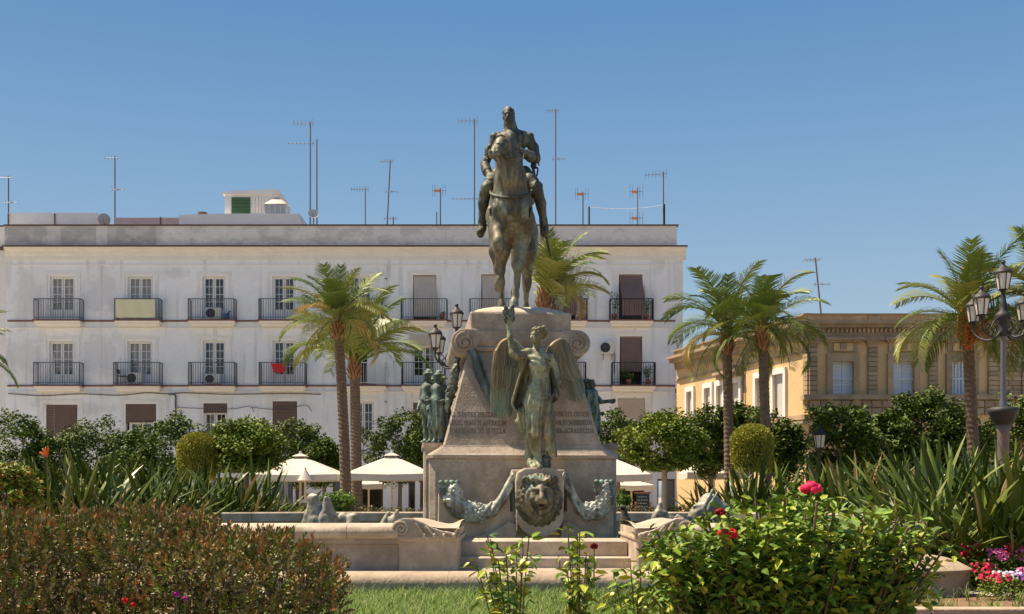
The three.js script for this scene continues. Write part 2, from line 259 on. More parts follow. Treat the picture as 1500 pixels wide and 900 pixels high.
{
  const sh = new THREE.Shape(); const xl = wx(8), xr = wx(998), yt = wy(366);
  sh.moveTo(xl, 0); sh.lineTo(xr, 0); sh.lineTo(xr, yt); sh.lineTo(xl, yt); sh.closePath();
  for (const [c, t, b, w] of [...TOP, ...MID, ...LOW, ...GROUND]) { const h = new THREE.Path(); const a = wx(c - w / 2), z = wx(c + w / 2), y0 = Math.max(wy(b), 0.03), y1 = wy(t); h.moveTo(a, y0); h.lineTo(a, y1); h.lineTo(z, y1); h.lineTo(z, y0); h.closePath(); sh.holes.push(h); }
  mb().add(new THREE.ExtrudeGeometry(sh, { depth: 0.4, bevelEnabled: false }).translate(0, 0, -0.4)).build('wall', facadeMat, wb);
  // the rooms' dark back wall, the side walls, the roof
  mb().box((xl + xr) / 2 - 0.4, yt / 2, -5.5, xr - xl - 1.6, yt - 0.1, 0.1).build('room_wall', MT.room, wb); for (let i = 0; i < 9; i++) mb().box(mix(xl, xr, (i + 0.95) / 9.2) - 0.6, yt / 2, -2.95, 0.2, yt - 0.1, 5).build('room_wall', MT.room, wb);
  for (const y of [wy(480), wy(576), wy(676)]) mb().box((xl + xr) / 2 - 0.4, y, -2.93, xr - xl - 1.5, 0.25, 5.02).build('floor_slab', MT.room, wb);
  mb().box(xl + 0.15, yt / 2, -6.2, 0.3, yt, 11.6).build('side_wall', MT.white, wb);
  mb().box(xr - 0.17, yt / 2, -1.5, 0.3, yt, 2.19, 0.16).build('side_wall', MT.white, wb);
  mb().box((xl + xr) / 2 - 1, yt + 0.3, -6.2, xr - xl - 2.4, 0.2, 11.4).build('roof', MT.tile, wb);
  // cornice: a moulded string, then the tiled drip, the parapet and its tile coping
  const xc0 = wx(8), xc1 = wx(998), cx = (xc0 + xc1) / 2, cw = xc1 - xc0;
  const prof = new THREE.Shape(); [[0, -0.62], [0.05, -0.62], [0.05, -0.42], [0.1, -0.36], [0.12, -0.2], [0.26, -0.1], [0.3, 0], [-0.3, 0], [-0.3, -0.62]].forEach(([x, y], i) => i ? prof.lineTo(x, y) : prof.moveTo(x, y));
  mb().add(new THREE.ExtrudeGeometry(prof, { depth: cw + 0.25, bevelEnabled: false }).rotateY(-Math.PI / 2).translate(xc1 + 0.25, wy(363.5), 0)).build('cornice', MT.cream, wb).rotation.y = 0;
  mb().box(cx + 0.12, wy(362.3), 0.02, cw + 0.34, 0.07, 0.68).build('cornice_tiles', MT.tile, wb);
  mb().box(wx(501) - 0.1, (wy(361) + wy(331)) / 2, -0.2, wx(995) - wx(8), wy(331) - wy(361), 0.35).build('parapet', parapetMat, wb);
  mb().box(wx(501) - 0.05, wy(330), -0.2, wx(997) - wx(8), 0.07, 0.5).build('parapet_tiles', MT.tile, wb);
  mb().box(wx(993), (wy(384) + wy(674)) / 2, 0.02, 0.32, wy(384) - wy(674), 0.056).build('corner_pilaster', MT.white, wb);
  for (const [y, h, d, m] of [[388, 0.05, 0.035, MT.white], [480.5, 0.05, 0.05, MT.white], [574, 0.06, 0.05, MT.white], [470.5, 0.075, 0.07, MT.terracotta], [565.5, 0.075, 0.07, MT.terracotta]])
    mb().box(wx(500), wy(y), d / 2, wx(988) - wx(10), h, d).build('string_course', m, wb);
  for (const x of [147, 553, 980]) mb().box(wx(x), wy(470), 0.012, 0.05, wy(370) - wy(600), 0.02).build('plaster_joint', MT.cream, wb);
}
function whiteWindow(c, t, b, w, kind) {
  const g = part('window', wb), x0 = wx(c - w / 2), x1 = wx(c + w / 2), y0 = wy(b), y1 = wy(t), W = x1 - x0, H = y1 - y0, z = -0.16;
  const fr = mb(), f = 0.07, openRight = kind === 'o', sill = kind === 'u' ? 0 : 0.22;
  fr.box(x0 + f / 2, (y0 + y1) / 2, z, f, H, 0.09).box(x1 - f / 2, (y0 + y1) / 2, z, f, H, 0.09).box(c ? wx(c) : 0, y1 - f / 2, z, W - 2 * f, f, 0.09);
  for (const s of [-1, 1]) {
    const lx0 = s < 0 ? x0 + f : wx(c) + 0.012, lx1 = s < 0 ? wx(c) - 0.012 : x1 - f, lw = lx1 - lx0, mx = (lx0 + lx1) / 2, py0 = y0 + H * sill + 0.06, py1 = y1 - f - 0.06;
    fr.box(lx0 + 0.035, (y0 + y1 - f) / 2, z + 0.02, 0.07, H - f, 0.05).box(lx1 - 0.035, (y0 + y1 - f) / 2, z + 0.02, 0.07, H - f, 0.05);
    fr.box(mx, py1 + 0.03, z + 0.02, lw - 0.14, 0.06, 0.05).box(mx, (y0 + py0) / 2, z + 0.015, lw - 0.14, py0 - y0, 0.04);
    fr.box(mx, (py0 + py1) / 2, z + 0.02, 0.026, py1 - py0, 0.035);
    for (let k = 1; k < 4; k++) fr.box(mx, py0 + (py1 - py0) * k / 4, z + 0.02, lw - 0.14, 0.026, 0.034);
    mb().box(mx, (py0 + py1) / 2, z + 0.012, lw - 0.14, py1 - py0, 0.006).build('pane', MT.glass, g);
    if (kind[0] === 'w') {
      const cu = mb(), n = 9; const pts = []; for (let i = 0; i <= n * 2; i++) pts.push([lx0 + lw * i / (n * 2), -0.32 + (i % 2 ? 0.025 : -0.025)]);
      for (let i = 0; i < pts.length - 1; i++) { const q = kind === 'w2' ? y0 + H * (0.18 + 0.6 * Math.pow(Math.abs((s < 0 ? pts.length - i : i) / pts.length), 2)) : y0; const gq = new THREE.PlaneGeometry(1, 1); const p = gq.attributes.position; const [a, za] = pts[i], [b2, zb] = pts[i + 1]; p.setXYZ(0, a, y1, za); p.setXYZ(1, b2, y1, zb); p.setXYZ(2, a, q, za); p.setXYZ(3, b2, q, zb); gq.computeVertexNormals(); cu.add(gq); }
      cu.build('curtain', MT.curtain, g);
    }
  }
  fr.build('frame', MT.whiteWood, g);
}
// a cloth blind that hangs in front of the opening and leans out over the rail
function blind(c, t, b, w, m, lean) {
  const g = part('blind', wb), x0 = wx(c - w / 2 + 0.8), x1 = wx(c + w / 2 - 0.8), y1 = wy(t), y0 = wy(b) + 0.05, q = new THREE.PlaneGeometry(1, 1, 22, 14), p = q.attributes.position;
  for (let i = 0; i < p.count; i++) { const u = p.getX(i) + 0.5, v = p.getY(i) + 0.5, out = lean * sst(0.95, 0.35, v); p.setXYZ(i, mix(x0, x1, u) + out * 0.14, mix(y0, y1, v), -0.06 + out + 0.018 * Math.sin(u * 34) * (0.4 + 0.6 * (1 - v))); }
  q.computeVertexNormals(); mb().add(q).build('cloth', m, g);
  mb().bar(V(x0, y1 - 0.04, -0.05), V(x1, y1 - 0.04, -0.05), 0.03).build('rod', MT.wood, g);
}
function slats(c, t, b, w, m, z = -0.05) {
  const g = part('roller_shutter', wb), x0 = wx(c - w / 2), x1 = wx(c + w / 2), y1 = wy(t), y0 = wy(b), n = Math.round((y1 - y0) / 0.09);
  const s = mb(); for (let i = 0; i < n; i++) s.box((x0 + x1) / 2, y0 + (i + 0.5) * (y1 - y0) / n, z, x1 - x0 - 0.02, (y1 - y0) / n * 0.86, 0.025, 0, 0.12); s.build('slats', m, g).userData.kind = 'stuff';
  mb().box((x0 + x1) / 2, y0 + 0.02, z + 0.02, x1 - x0 - 0.02, 0.05, 0.05).build('bottom_rail', m, g);
}
function balcony(c, ybase, half, railTop, m = MT.greyIron) {
  const g = part('balcony', wb), x0 = wx(c - half), x1 = wx(c + half), y = wy(ybase), D = 0.62, h = wy(railTop) - y;
  mb().rbox((x0 + x1) / 2, y - 0.05, D / 2, x1 - x0 + 0.06, 0.075, D, 0.02).build('slab_edge', MT.terracotta, g);
  const xm = (x0 + x1) / 2, hw = (x1 - x0) / 2;
  mb().add(loft([{ y: y - 0.34, p: crect(xm - hw * 0.9, xm + hw * 0.9, 0.001, 0.3, 0.02) }, { y: y - 0.25, p: crect(xm - hw * 0.93, xm + hw * 0.93, 0.001, 0.36, 0.02) }, { y: y - 0.2, p: crect(xm - hw * 0.98, xm + hw * 0.98, 0.001, 0.52, 0.02) }, { y: y - 0.089, p: crect(xm - hw * 0.98, xm + hw * 0.98, 0.001, 0.56, 0.02) }])).build('slab', MT.white, g);
  const r = mb(), R = 0.011;
  const rail = (a, b) => { r.bar(V(a[0], y + h, a[1]), V(b[0], y + h, b[1]), 0.024, 0.024, 6).bar(V(a[0], y + 0.1, a[1]), V(b[0], y + 0.1, b[1]), 0.015, 0.015, 5); const L = Math.hypot(b[0] - a[0], b[1] - a[1]), n = Math.round(L / 0.125); for (let i = 0; i <= n; i++) { const X = mix(a[0], b[0], i / n), Z = mix(a[1], b[1], i / n), e = i === 0 || i === n; r.bar(V(X, y - 0.02, Z), V(X, y + h, Z), e ? 0.022 : R, e ? 0.022 : R, 5); } };
  rail([x0 + 0.03, D - 0.05], [x1 - 0.03, D - 0.05]); rail([x0 + 0.03, 0.01], [x0 + 0.03, D - 0.05]); rail([x1 - 0.03, 0.01], [x1 - 0.03, D - 0.05]);
  r.build('railing', m, g);
}
function surround(c, t, b, w) {       // raised plaster band round an opening
  const x0 = wx(c - w / 2 - 8), x1 = wx(c + w / 2 + 8), y1 = wy(t - 7), y0 = wy(b), s = mb(), e = 0.16, z = 0.015;
  s.box((x0 + x1) / 2, y1 - e / 2, z, x1 - x0, e, 0.03).box(x0 + e / 2, (y0 + y1 - e) / 2, z, e, y1 - e - y0, 0.03).box(x1 - e / 2, (y0 + y1 - e) / 2, z, e, y1 - e - y0, 0.03);
  s.build('window_surround', MT.white, wb);
}
for (const row of [TOP, MID, LOW]) for (const o of row) surround(...o);
for (const [c, t, b, w, k] of [...TOP, ...MID, ...LOW]) {
  if ('wdo'.includes(k[0])) whiteWindow(c, t, b, w, k);
  else if (k === 'c') blind(c, t, 466, w, MT.beigeBlind, 0.25);
  else if (k === 'b') blind(c, t, 466 + (t > 480 ? 95 : 0), w, MT.brownBlind, 0.62);
  else if (k === 'b2') { blind(c, t, 546, w, MT.brownBlind, 0.1); }
  else if (k === 'a') { whiteWindow(c, t, b, w, 'd'); slats(620, 491, 507, 40, MT.beigeBlind, 0.2); }
  else if (k === 'x') { const g = part('shutter_leaf', wb); mb().box(wx(545), wy(530), -0.1, 0.55, 2.3, 0.05).box(wx(545), wy(520), -0.07, 0.4, 1.2, 0.02).build('panel', MT.whiteWood, g); }
  else if (k === 's') slats(c, t, b, w, MT.shutterBrown);
  else if (k === 't') { slats(c, t, 619, w, MT.shutterBrown); whiteWindow(c, 618, b, w * 0.8, 'd'); }
  else if (k === 'u') { slats(c, t, 605, w, MT.shutterBrown); whiteWindow(c, 604, b, w, 'u'); }
  else if (k === 'v') whiteWindow(c, t, b, w, 'd');
  else if (k === 'r') slats(c, t, 620, w, MT.beigeBlind);
}
for (const [c] of TOP) balcony(c === 91 ? 89 : c, 470, c === 205 ? 33 : c > 900 ? 32 : 34, 440.5, c > 800 ? MT.iron : MT.greyIron);
for (const [c] of MID) balcony(c === 90 ? 88.5 : c === 924.5 ? 927 : c, 565, c > 600 ? 32 : 34, 533, c > 600 ? MT.iron : c === 533 ? MT.whiteWood : MT.greyIron);
for (const [c, t, b, w] of GROUND) {   // shop openings: dark doorways with thin frames
  const g = part('shop_door', wb), x0 = wx(c - w / 2), x1 = wx(c + w / 2), y1 = wy(t), s = mb();
  s.box(x0 + 0.04, y1 / 2, -0.2, 0.08, y1, 0.08).box(x1 - 0.04, y1 / 2, -0.2, 0.08, y1, 0.08).box((x0 + x1) / 2, y1 - 0.05, -0.2, x1 - x0 - 0.16, 0.1, 0.08); s.build('frame', MT.shutterBrown, g);
  mb().box((x0 + x1) / 2, y1 / 2, -0.21, x1 - x0 - 0.16, y1 - 0.12, 0.008).build('pane', MT.glass, g);
}
{ // the roof terrace: low walls, stair house with a green shutter, glass lantern, chimney
  const blk = (name, x0, x1, yt, z0, z1, m, yb = 345) => mb().box(wx((x0 + x1) / 2) * 1.03, (wy(yt) + 14) / 2, (z0 + z1) / 2, wx(x1) - wx(x0), wy(yt) - 14, z1 - z0).build(name, m, wb);
  const Z = -2.2, k = (WD + 2.2) / WD, X = (x) => wx(x) * k, Y = (y) => EYE + (wy(y) - EYE) * k, base = 15.0;
  const rw = (name, x0, x1, y1, d, m) => mb().box((X(x0) + X(x1)) / 2, (base + Y(y1)) / 2, Z - d / 2, X(x1) - X(x0), Y(y1) - base, d).build(name, m, wb);
  rw('roof_wall', 10, 143, 312, 0.3, MT.white); 
  for (const x of [12, 80]) mb().box(X(x), (base + Y(313)) / 2, Z + 0.03, 0.06, Y(313) - base, 0.06).build('downpipe', MT.rust, wb);
  const pinkWall = std(0xffffff, 0.9, { map: mottle([0.62, 0.46, 0.42], 0.14, 8, 256, { m: 4 }) });
  rw('roof_wall', 168, 262, 319, 0.3, pinkWall); mb().box(X(235), (base + Y(318)) / 2, Z + 0.03, 0.06, Y(318) - base, 0.06).build('downpipe', MT.rust, wb);
  const sh = new THREE.Shape(); [[262, 345], [262, 315], [330, 313], [438, 313], [449, 345]].forEach(([x, y], i) => { const yy = y === 345 ? base : Y(y); i ? sh.lineTo(X(x), yy) : sh.moveTo(X(x), yy); });
  mb().add(new THREE.ExtrudeGeometry(sh, { depth: 3.4, bevelEnabled: false }).translate(0, 0, Z - 3.4)).build('roof_house', MT.white, wb);
  const up = part('stair_house', wb), z1 = Z - 0.6;
  mb().box((X(325) + X(405)) / 2, (Y(313) + Y(281)) / 2, z1 - 1.2, X(405) - X(325), Y(281) - Y(313), 2.4).build('wall', MT.white, up);
  { const r = new THREE.Shape(); r.moveTo(X(322), Y(281)); r.lineTo(X(322), Y(277)); r.lineTo(X(404), Y(273.5)); r.lineTo(X(408), Y(281)); r.closePath(); mb().add(new THREE.ExtrudeGeometry(r, { depth: 2.6, bevelEnabled: false }).translate(0, 0, z1 - 2.5)).build('roof', MT.white, up); }
  const gs = mb(); for (let i = 0; i < 12; i++) gs.box(X(349), Y(310) + (i + 0.5) * (Y(285) - Y(310)) / 12, z1 + 0.03, X(363) - X(335), (Y(285) - Y(310)) / 12 * 0.8, 0.03, 0, 0.2); gs.build('green_shutter', MT.green, up);
  const bd = mb(); for (let i = 0; i < 5; i++) bd.box(mix(X(366), X(389), (i + 0.5) / 5), (Y(310) + Y(285)) / 2, z1 + 0.03, (X(389) - X(366)) / 5 - 0.02, Y(285) - Y(310), 0.04); bd.build('door', MT.cream, up);
  const la = part('glass_lantern', wb), lz = Z - 0.1; const cxl = X(402.5), hw = (X(418) - X(387)) / 2;
  const lp = new THREE.ConeGeometry(hw * 1.5, Y(283) - Y(298), 4, 1).rotateY(Math.PI / 4).translate(cxl, (Y(283) + Y(298)) / 2, lz - hw); mb().add(lp).build('roof', MT.canvas, la);
  const lf = mb(), lg = mb(); for (let i = 0; i <= 4; i++) { const x = cxl - hw + i * hw / 2; lf.box(x, (Y(313) + Y(298)) / 2, lz, 0.05, Y(298) - Y(313), 0.05).box(x, (Y(313) + Y(298)) / 2, lz - 2 * hw, 0.05, Y(298) - Y(313), 0.05); } lg.box(cxl, (Y(313) + Y(298)) / 2, lz - hw, hw * 1.9, Y(298) - Y(313), hw * 1.9); lf.build('frame', MT.whiteWood, la); lg.build('pane', std([0.5, 0.52, 0.5], 0.25), la);
  const ch = part('chimney', wb); mb().cyl(X(292), Y(314) - 0.05, Z - 0.6, 0.2, 0.17, Y(310) - Y(314) + 0.05).build('pot', MT.clay, ch); mb().lathe([[0.16, 0], [0.24, 0.03], [0.27, 0.12], [0.2, 0.14]], X(292), Y(311), Z - 0.6).build('cap', MT.tile, ch);
}
{ // the plain building that joins on at the far end
  const nb = thing('neighbour_building', 'plain grey plastered house front joined to the end of the white building', 'building', [wx(8), 0, -WD - 0.2]);
  mb().box(-4.02, wy(366) / 2, -3, 8, wy(366), 6).build('wall', MT.white, nb);
  mb().box(-4.02, (wy(366) + wy(331)) / 2 + 0.02, -0.3, 8, wy(331) - wy(366), 0.4).build('parapet', MT.white, nb);
  mb().box(-4.02, wy(330) + 0.02, -0.3, 8, 0.07, 0.5).build('parapet_tiles', MT.tile, nb);
  mb().box(-4.02, wy(363), 0.02, 8, 0.1, 0.5).build('cornice', MT.tile, nb);
}
{ // cables and pipes on the wall
  const c = thing('facade_cable', 'dark cable sagging along the white wall above the lowest windows', 'cable', [0, 0, -WD]);
  const run = (pts, r) => mb().tube(pts.map(([x, y, z]) => V(wx(x), wy(y), z ?? 0.07)), r, pts.length * 6, 5);
  run([[12, 577], [60, 580], [120, 577.5], [175, 579.5], [215, 576], [247, 577.5], [266, 576], [330, 578], [420, 577], [470, 578]], 0.026).build('cable', MT.greyIron, c);
  run([[247, 578], [256.5, 579], [257.5, 590], [257.8, 606]], 0.045).build('downlead', MT.greyIron, c);
  const c2 = thing('facade_cable', 'thin wire looped between hooks beside the half open shutters', 'cable', [0, 0, -WD]);
  run([[260, 597], [285, 598.5], [315, 600], [345, 599], [368, 596], [372, 604]], 0.016).build('cable', MT.greyIron, c2);
  run([[368, 597], [400, 600], [430, 598], [449, 594], [457, 603]], 0.016).build('cable', MT.greyIron, c2);
  const p = thing('rain_pipe', 'grey rain pipe running down the white wall beside the palms', 'pipe', [0, 0, -WD]);
  mb().bar(V(wx(565.5), wy(700), 0.08), V(wx(565.5), wy(389), 0.08), 0.05, 0.05, 8).build('pipe', MT.white, p); for (const y of [410, 450, 500, 540, 590]) mb().cyl(wx(565.5), wy(y), 0.08, 0.065, 0.065, 0.06).build('bracket', MT.greyIron, p);
}
// ---- what hangs and stands on the balconies
function acUnit(x, y, w, h, label, z, d = 0.28) {
  const o = thing('air_conditioner', label, 'air conditioner', [wx(x), wy(y), -WD + z], 0, 'air conditioning units on the white building'), W = w / WS, H = h / WS;
  mb().rbox(0, H / 2, 0, W, H, d, 0.03).build('case', MT.acWhite, o);
  mb().add(new THREE.CylinderGeometry(H * 0.4, H * 0.4, 0.02, 24).rotateX(Math.PI / 2).translate(-W * 0.17, H / 2, d / 2 + 0.008)).build('fan_opening', MT.dark, o);
  const gr = mb(); for (const r of [0.14, 0.25, 0.36]) gr.add(new THREE.TorusGeometry(H * r, 0.01, 5, 22).translate(-W * 0.17, H / 2, d / 2 + 0.025)); gr.box(-W * 0.17, H / 2, d / 2 + 0.022, H * 0.78, 0.02, 0.01).box(-W * 0.17, H / 2, d / 2 + 0.034, 0.02, H * 0.78, 0.01); gr.build('grille', MT.greyIron, o);
  return o;
}
acUnit(315, 469.5, 22, 17, 'air conditioner behind the railing of an upper balcony beside a blue pot', 0.3);
acUnit(200, 564, 22, 17, 'air conditioner on the balcony below the cream banner', 0.3);
acUnit(314, 564, 23, 15, 'air conditioner on the middle balcony below the one with the blue pot', 0.3);
{ const a = acUnit(889, 520, 19, 18, 'air conditioner on wall brackets beside the brown blind and railing', 0.32); mb().bar(V(-0.2, -0.02, -0.32), V(-0.2, -0.02, 0.1), 0.02).bar(V(0.25, -0.02, -0.32), V(0.25, -0.02, 0.1), 0.02).bar(V(-0.2, -0.25, -0.31), V(-0.2, -0.02, 0.05), 0.016).bar(V(0.25, -0.25, -0.31), V(0.25, -0.02, 0.05), 0.016).tube([V(0.34, 0.2, 0), V(0.42, -0.1, -0.2), V(0.38, -0.5, -0.28), V(0.4, -1, -0.3)], 0.025, 16).build('bracket', MT.greyIron, a); }
{ const o = thing('balcony_banner', 'blank cream cloth banner tied over a balcony railing', 'banner', [wx(203.5), wy(469), -WD + 0.6]); const W = 57 / WS, H = 26.5 / WS, q = new THREE.PlaneGeometry(W, H, 20, 6).translate(0, H / 2 + 0.03, 0); const p = q.attributes.position; for (let i = 0; i < p.count; i++) p.setZ(i, 0.02 + 0.012 * Math.sin(p.getX(i) * 9 + p.getY(i) * 4)); q.computeVertexNormals(); mb().add(q).build('cloth', MT.creamCloth, o); mb().bar(V(-W / 2, H, 0), V(W / 2, H, 0), 0.02).build('hem', MT.creamCloth, o); }
{ const o = thing('planter_box', 'red planter box hung on the railing below the four pane windows', 'planter', [wx(412), wy(548), -WD + 0.66]); mb().add(loft([{ y: 0, p: crect(-0.28, 0.28, -0.1, 0.1, 0.02) }, { y: 0.42, p: crect(-0.36, 0.36, -0.12, 0.12, 0.02) }])).build('box', MT.red, o); mb().rbox(0, 0.43, 0, 0.78, 0.07, 0.28, 0.02).build('rim', MT.red, o); }
{ const o = thing('blue_pot', 'small blue pot with a dark leaning tool on an upper balcony', 'pot', [wx(333.5), wy(469), -WD + 0.35]); mb().lathe([[0, 0], [0.13, 0], [0.17, 0.25], [0.19, 0.27], [0.16, 0.27], [0.14, 0.06], [0, 0.05]], 0, 0, 0).build('pot', MT.blue, o); mb().bar(V(-0.12, 0.08, 0), V(0.22, 0.42, 0), 0.045, 0.03).build('tool', MT.iron, o); }
{ const o = thing('folding_chair', 'dark folding chair on the balcony below the cream banner', 'chair', [wx(178), wy(564), -WD + 0.3]); const s = mb(); s.box(0.16, 0.42, 0, 0.44, 0.03, 0.4); s.build('seat', MT.iron, o); mb().box(-0.08, 0.66, 0, 0.03, 0.22, 0.4, 0, 0, 0.12).build('backrest', MT.iron, o); for (const [a, b] of [[-1, -1], [-1, 1], [1, -1], [1, 1]]) mb().bar(V(0.16 + a * 0.2, 0, b * 0.18), V(0.16 + a * 0.18, a < 0 ? 0.78 : 0.42, b * 0.18), 0.016).build('leg', MT.iron, o); }
// potted plants among the railings
const plantLeaf = (() => { const g = new THREE.BufferGeometry(); g.setAttribute('position', new THREE.Float32BufferAttribute([0, 0, 0, 0.32, 0.06, 0.5, 0, -0.02, 0.52, 0, 0, 0, 0, -0.02, 0.52, -0.32, 0.06, 0.5, 0, -0.02, 0.52, 0.32, 0.06, 0.5, 0, -0.06, 1, 0, -0.02, 0.52, 0, -0.06, 1, -0.32, 0.06, 0.5], 3)); g.computeVertexNormals(); return g; })();
const M4 = new THREE.Matrix4(), Q4 = new THREE.Quaternion(), E4 = new THREE.Euler();
function leafCloud(name, parent, mat, pts, size, colors, geo = plantLeaf, tilt = 0.9) {
  const im = new THREE.InstancedMesh(geo, mat, pts.length); im.name = name; im.userData.kind = 'stuff'; im.castShadow = im.receiveShadow = true;
  pts.forEach((p, i) => { const s = size * rr(0.7, 1.25); E4.set(rr(-tilt, tilt), rnd() * 6.283, rr(-tilt, tilt), 'YXZ'); if (p.q) Q4.copy(p.q); else Q4.setFromEuler(E4); im.setMatrixAt(i, M4.compose(p, Q4, V(s, s, s))); const c = p.col ?? colors[Math.floor(rnd() * colors.length)], k = rr(0.75, 1.25); im.setColorAt(i, lin(c[0] * k, c[1] * k, c[2] * k)); });
  parent.add(im); return im;
}
const whiteLeaf = leafMat([1, 1, 1], 0.55, 0.14);
const GREENS = [[0.08, 0.15, 0.025], [0.07, 0.14, 0.025], [0.04, 0.085, 0.018], [0.09, 0.15, 0.03]];
function potPlant(x, y, h, spread, n, label, z = 0.4) {
  const o = thing('potted_plant', label, 'plant', [wx(x), wy(y), -WD + z], 0, 'plants on the balconies');
  mb().lathe([[0, 0], [0.11, 0], [0.15, 0.22], [0.17, 0.24], [0.13, 0.24], [0.12, 0.1], [0, 0.1]], 0, 0, 0, 14).build('pot', MT.clay, o);
  const st = mb(), pts = []; for (let i = 0; i < 4; i++) { const a = rnd() * 6.28, top = V(Math.cos(a) * spread * 0.5, h * rr(0.7, 1), Math.sin(a) * spread * 0.4); st.bar(V(0, 0.1, 0), top, 0.016, 0.006, 5); for (let k = 0; k < n / 4; k++) { const t = rr(0.35, 1); pts.push(V(top.x * t + rr(-1, 1) * spread * 0.3, 0.1 + (top.y - 0.1) * t, top.z * t + rr(-1, 1) * spread * 0.25)); } }
  st.build('stem', MT.bark, o); leafCloud('foliage', o, whiteLeaf, pts, 0.13, GREENS);
}
potPlant(853, 469, 1.75, 0.3, 60, 'tall spindly plant at the railing beside the brown blind nearest the palm');
potPlant(899, 469, 1.6, 0.35, 60, 'tall bare stemmed plant on the corner balcony of the top row');
potPlant(945, 469, 1.1, 0.4, 90, 'bushy potted plant beside the leaning brown blind on the top corner balcony');
potPlant(920, 564, 0.75, 0.6, 120, 'low bushy plant behind the dark railing below the wall air conditioner');
potPlant(948, 564, 1.1, 0.4, 90, 'taller leafy plant at the end of the dark railing near the letter sign');
potPlant(648, 469, 0.45, 0.25, 30, 'little pot plant at the end of the balcony with the beige blind');
{ // vertical letter sign on the end of the building
  const o = thing('letter_sign', 'vertical sign of dark stacked letters on the white corner', 'sign', [wx(993.5), wy(640), -WD + 0.08]);
  mb().box(0, 1.3, -0.03, 0.5, 2.55, 0.02).build('board', MT.white, o);
  const font = await new FontLoader().loadAsync('fonts/droid/droid_sans_bold.typeface.json');
  'RESTAURANTE'.slice(0, 8).split('').forEach((ch, i) => { const g = new TextGeometry(ch, { font, size: 0.22, depth: 0.03, curveSegments: 4 }); g.computeBoundingBox(); const b = g.boundingBox; g.translate(-(b.min.x + b.max.x) / 2, 0, 0); g.scale(1.9, 1, 1); g.translate(0, 2.28 - i * 0.31, -0.018); mb().add(g).build('letter', MT.dark, o); });
}

// ---- aerials on the roof
const roofY = 15.0;
function aerial(x, yTop, label, kind, d = 62.5, opt = {}) {
  const s = F / d, X = (x - 750) / s, top = EYE + (725 - yTop) / s, base = opt.base ?? roofY, H = top - base;
  const o = thing('roof_aerial', label, 'aerial', [X, base, -d], 0, 'television aerials on the roof'), ln = opt.lean ?? 0;
  const P = (y) => V(ln * y / H, y, 0);
  const mast = mb(); mast.bar(P(0), P(H), 0.042, 0.034, 6); if (opt.second) mast.bar(V(opt.second[0], 0, 0), V(opt.second[0], opt.second[1], 0), 0.034, 0.034, 6); mast.build('mast', opt.m ?? MT.rust, o);
  const yagi = (y, len, n, dir, mm, el = 0.3, vert = true) => { const b = mb(), c = P(y); b.bar(V(c.x - dir * 0.2, y, 0.05), V(c.x + dir * len, y - opt.drop * 0 - (opt.sag ?? 0) * len, 0.05), 0.018, 0.018, 5); for (let i = 0; i < n; i++) { const t = i / (n - 1), X = c.x + dir * mix(-0.15, len, t), e = el * (1 - 0.4 * t), Y = y - (opt.sag ?? 0) * len * t; vert ? b.bar(V(X, Y - e, 0.05), V(X, Y + e, 0.05), 0.01, 0.01, 4) : b.bar(V(X - e * 0.4, Y - 0.05, -e), V(X + e * 0.4, Y + 0.05, e + 0.1), 0.011, 0.011, 4); } b.build('yagi', mm, o); };
  opt.drop = 0;
  const panel = (y, mm = MT.orange) => { const b = mb(), c = P(y); b.box(c.x - 0.18, y, 0.06, 0.3, 0.12, 0.1); b.build('booster', mm, o); const r = mb(); for (const dx of [-0.42, -0.3, 0.12, 0.28]) r.bar(V(c.x + dx, y - 0.32, 0.05), V(c.x + dx, y + 0.34, 0.05), 0.011, 0.011, 4); r.bar(V(c.x - 0.44, y + 0.02, 0.05), V(c.x + 0.3, y + 0.02, 0.05), 0.015, 0.015, 4); r.build('dipoles', MT.metal, o); };
  if (kind === 'yagi') yagi(H - 0.1, opt.len ?? 1, opt.n ?? 7, opt.dir ?? -1, opt.bm ?? MT.metal, opt.el ?? 0.22);
  if (kind === 'double') { yagi(H - 0.1, 0.9, 6, -1, MT.metal, 0.25); yagi(H * (opt.at ?? 0.72), 1.2, 7, -1, MT.metal, 0.1); }
  if (kind === 'panel') panel(H - 0.15); if (kind === 'panels') { panel(H - 0.25); panel(H * 0.52); }
  if (kind === 'cross') { yagi(H - 0.1, 0.5, 5, -1, MT.metal, 0.2, false); yagi(H * 0.65, 0.5, 3, 1, MT.metal, 0.12); }
  return o;
}
aerial(12, 258, 'pair of short masts with tangled aerials at the end of the roof', 'cross', 62.5, { second: [0.22, 1.9] });
aerial(168, 229, 'tall thin aerial between the round dish and the pink roof wall', 'cross', 62.5);
aerial(454, 178, 'tallest aerial of the roof beside the glass lantern, with two long booms', 'double', 62.5, { at: 0.83, lean: 0.02 });
aerial(464, 204, 'plain steel mast close behind the mesh dish', 'none', 62.8);
aerial(535, 275, 'short aerial with a long white boom above the bare parapet', 'yagi', 62.5, { len: 0.75, el: 0.18, m: MT.metal });
aerial(565, 234, 'dark slightly leaning aerial beside a tiny low aerial', 'cross', 62.5, { lean: 0.25 });
aerial(576, 318, 'tiny low horizontal aerial at the foot of the leaning mast', 'yagi', 62.4, { len: 0.5, n: 5, el: 0.12 });
aerial(645, 276, 'aerial with orange booster on a twin mast beside the horseman', 'panel', 62.5, { second: [-0.2, 2.2] });
aerial(695, 175, 'very tall thin aerial with a second boom lower down', 'double', 62.5, { at: 0.4 });
aerial(814, 160, 'tall red and white mast rising behind the horseman', 'cross', 62.5);
aerial(854, 281, 'stubby aerial with orange booster above the palm crown', 'panel', 62.5, { second: [-0.25, 1.1] });
aerial(934, 275, 'aerial carrying two orange boosters above the corner balconies', 'panels', 62.5, { m: MT.metal });
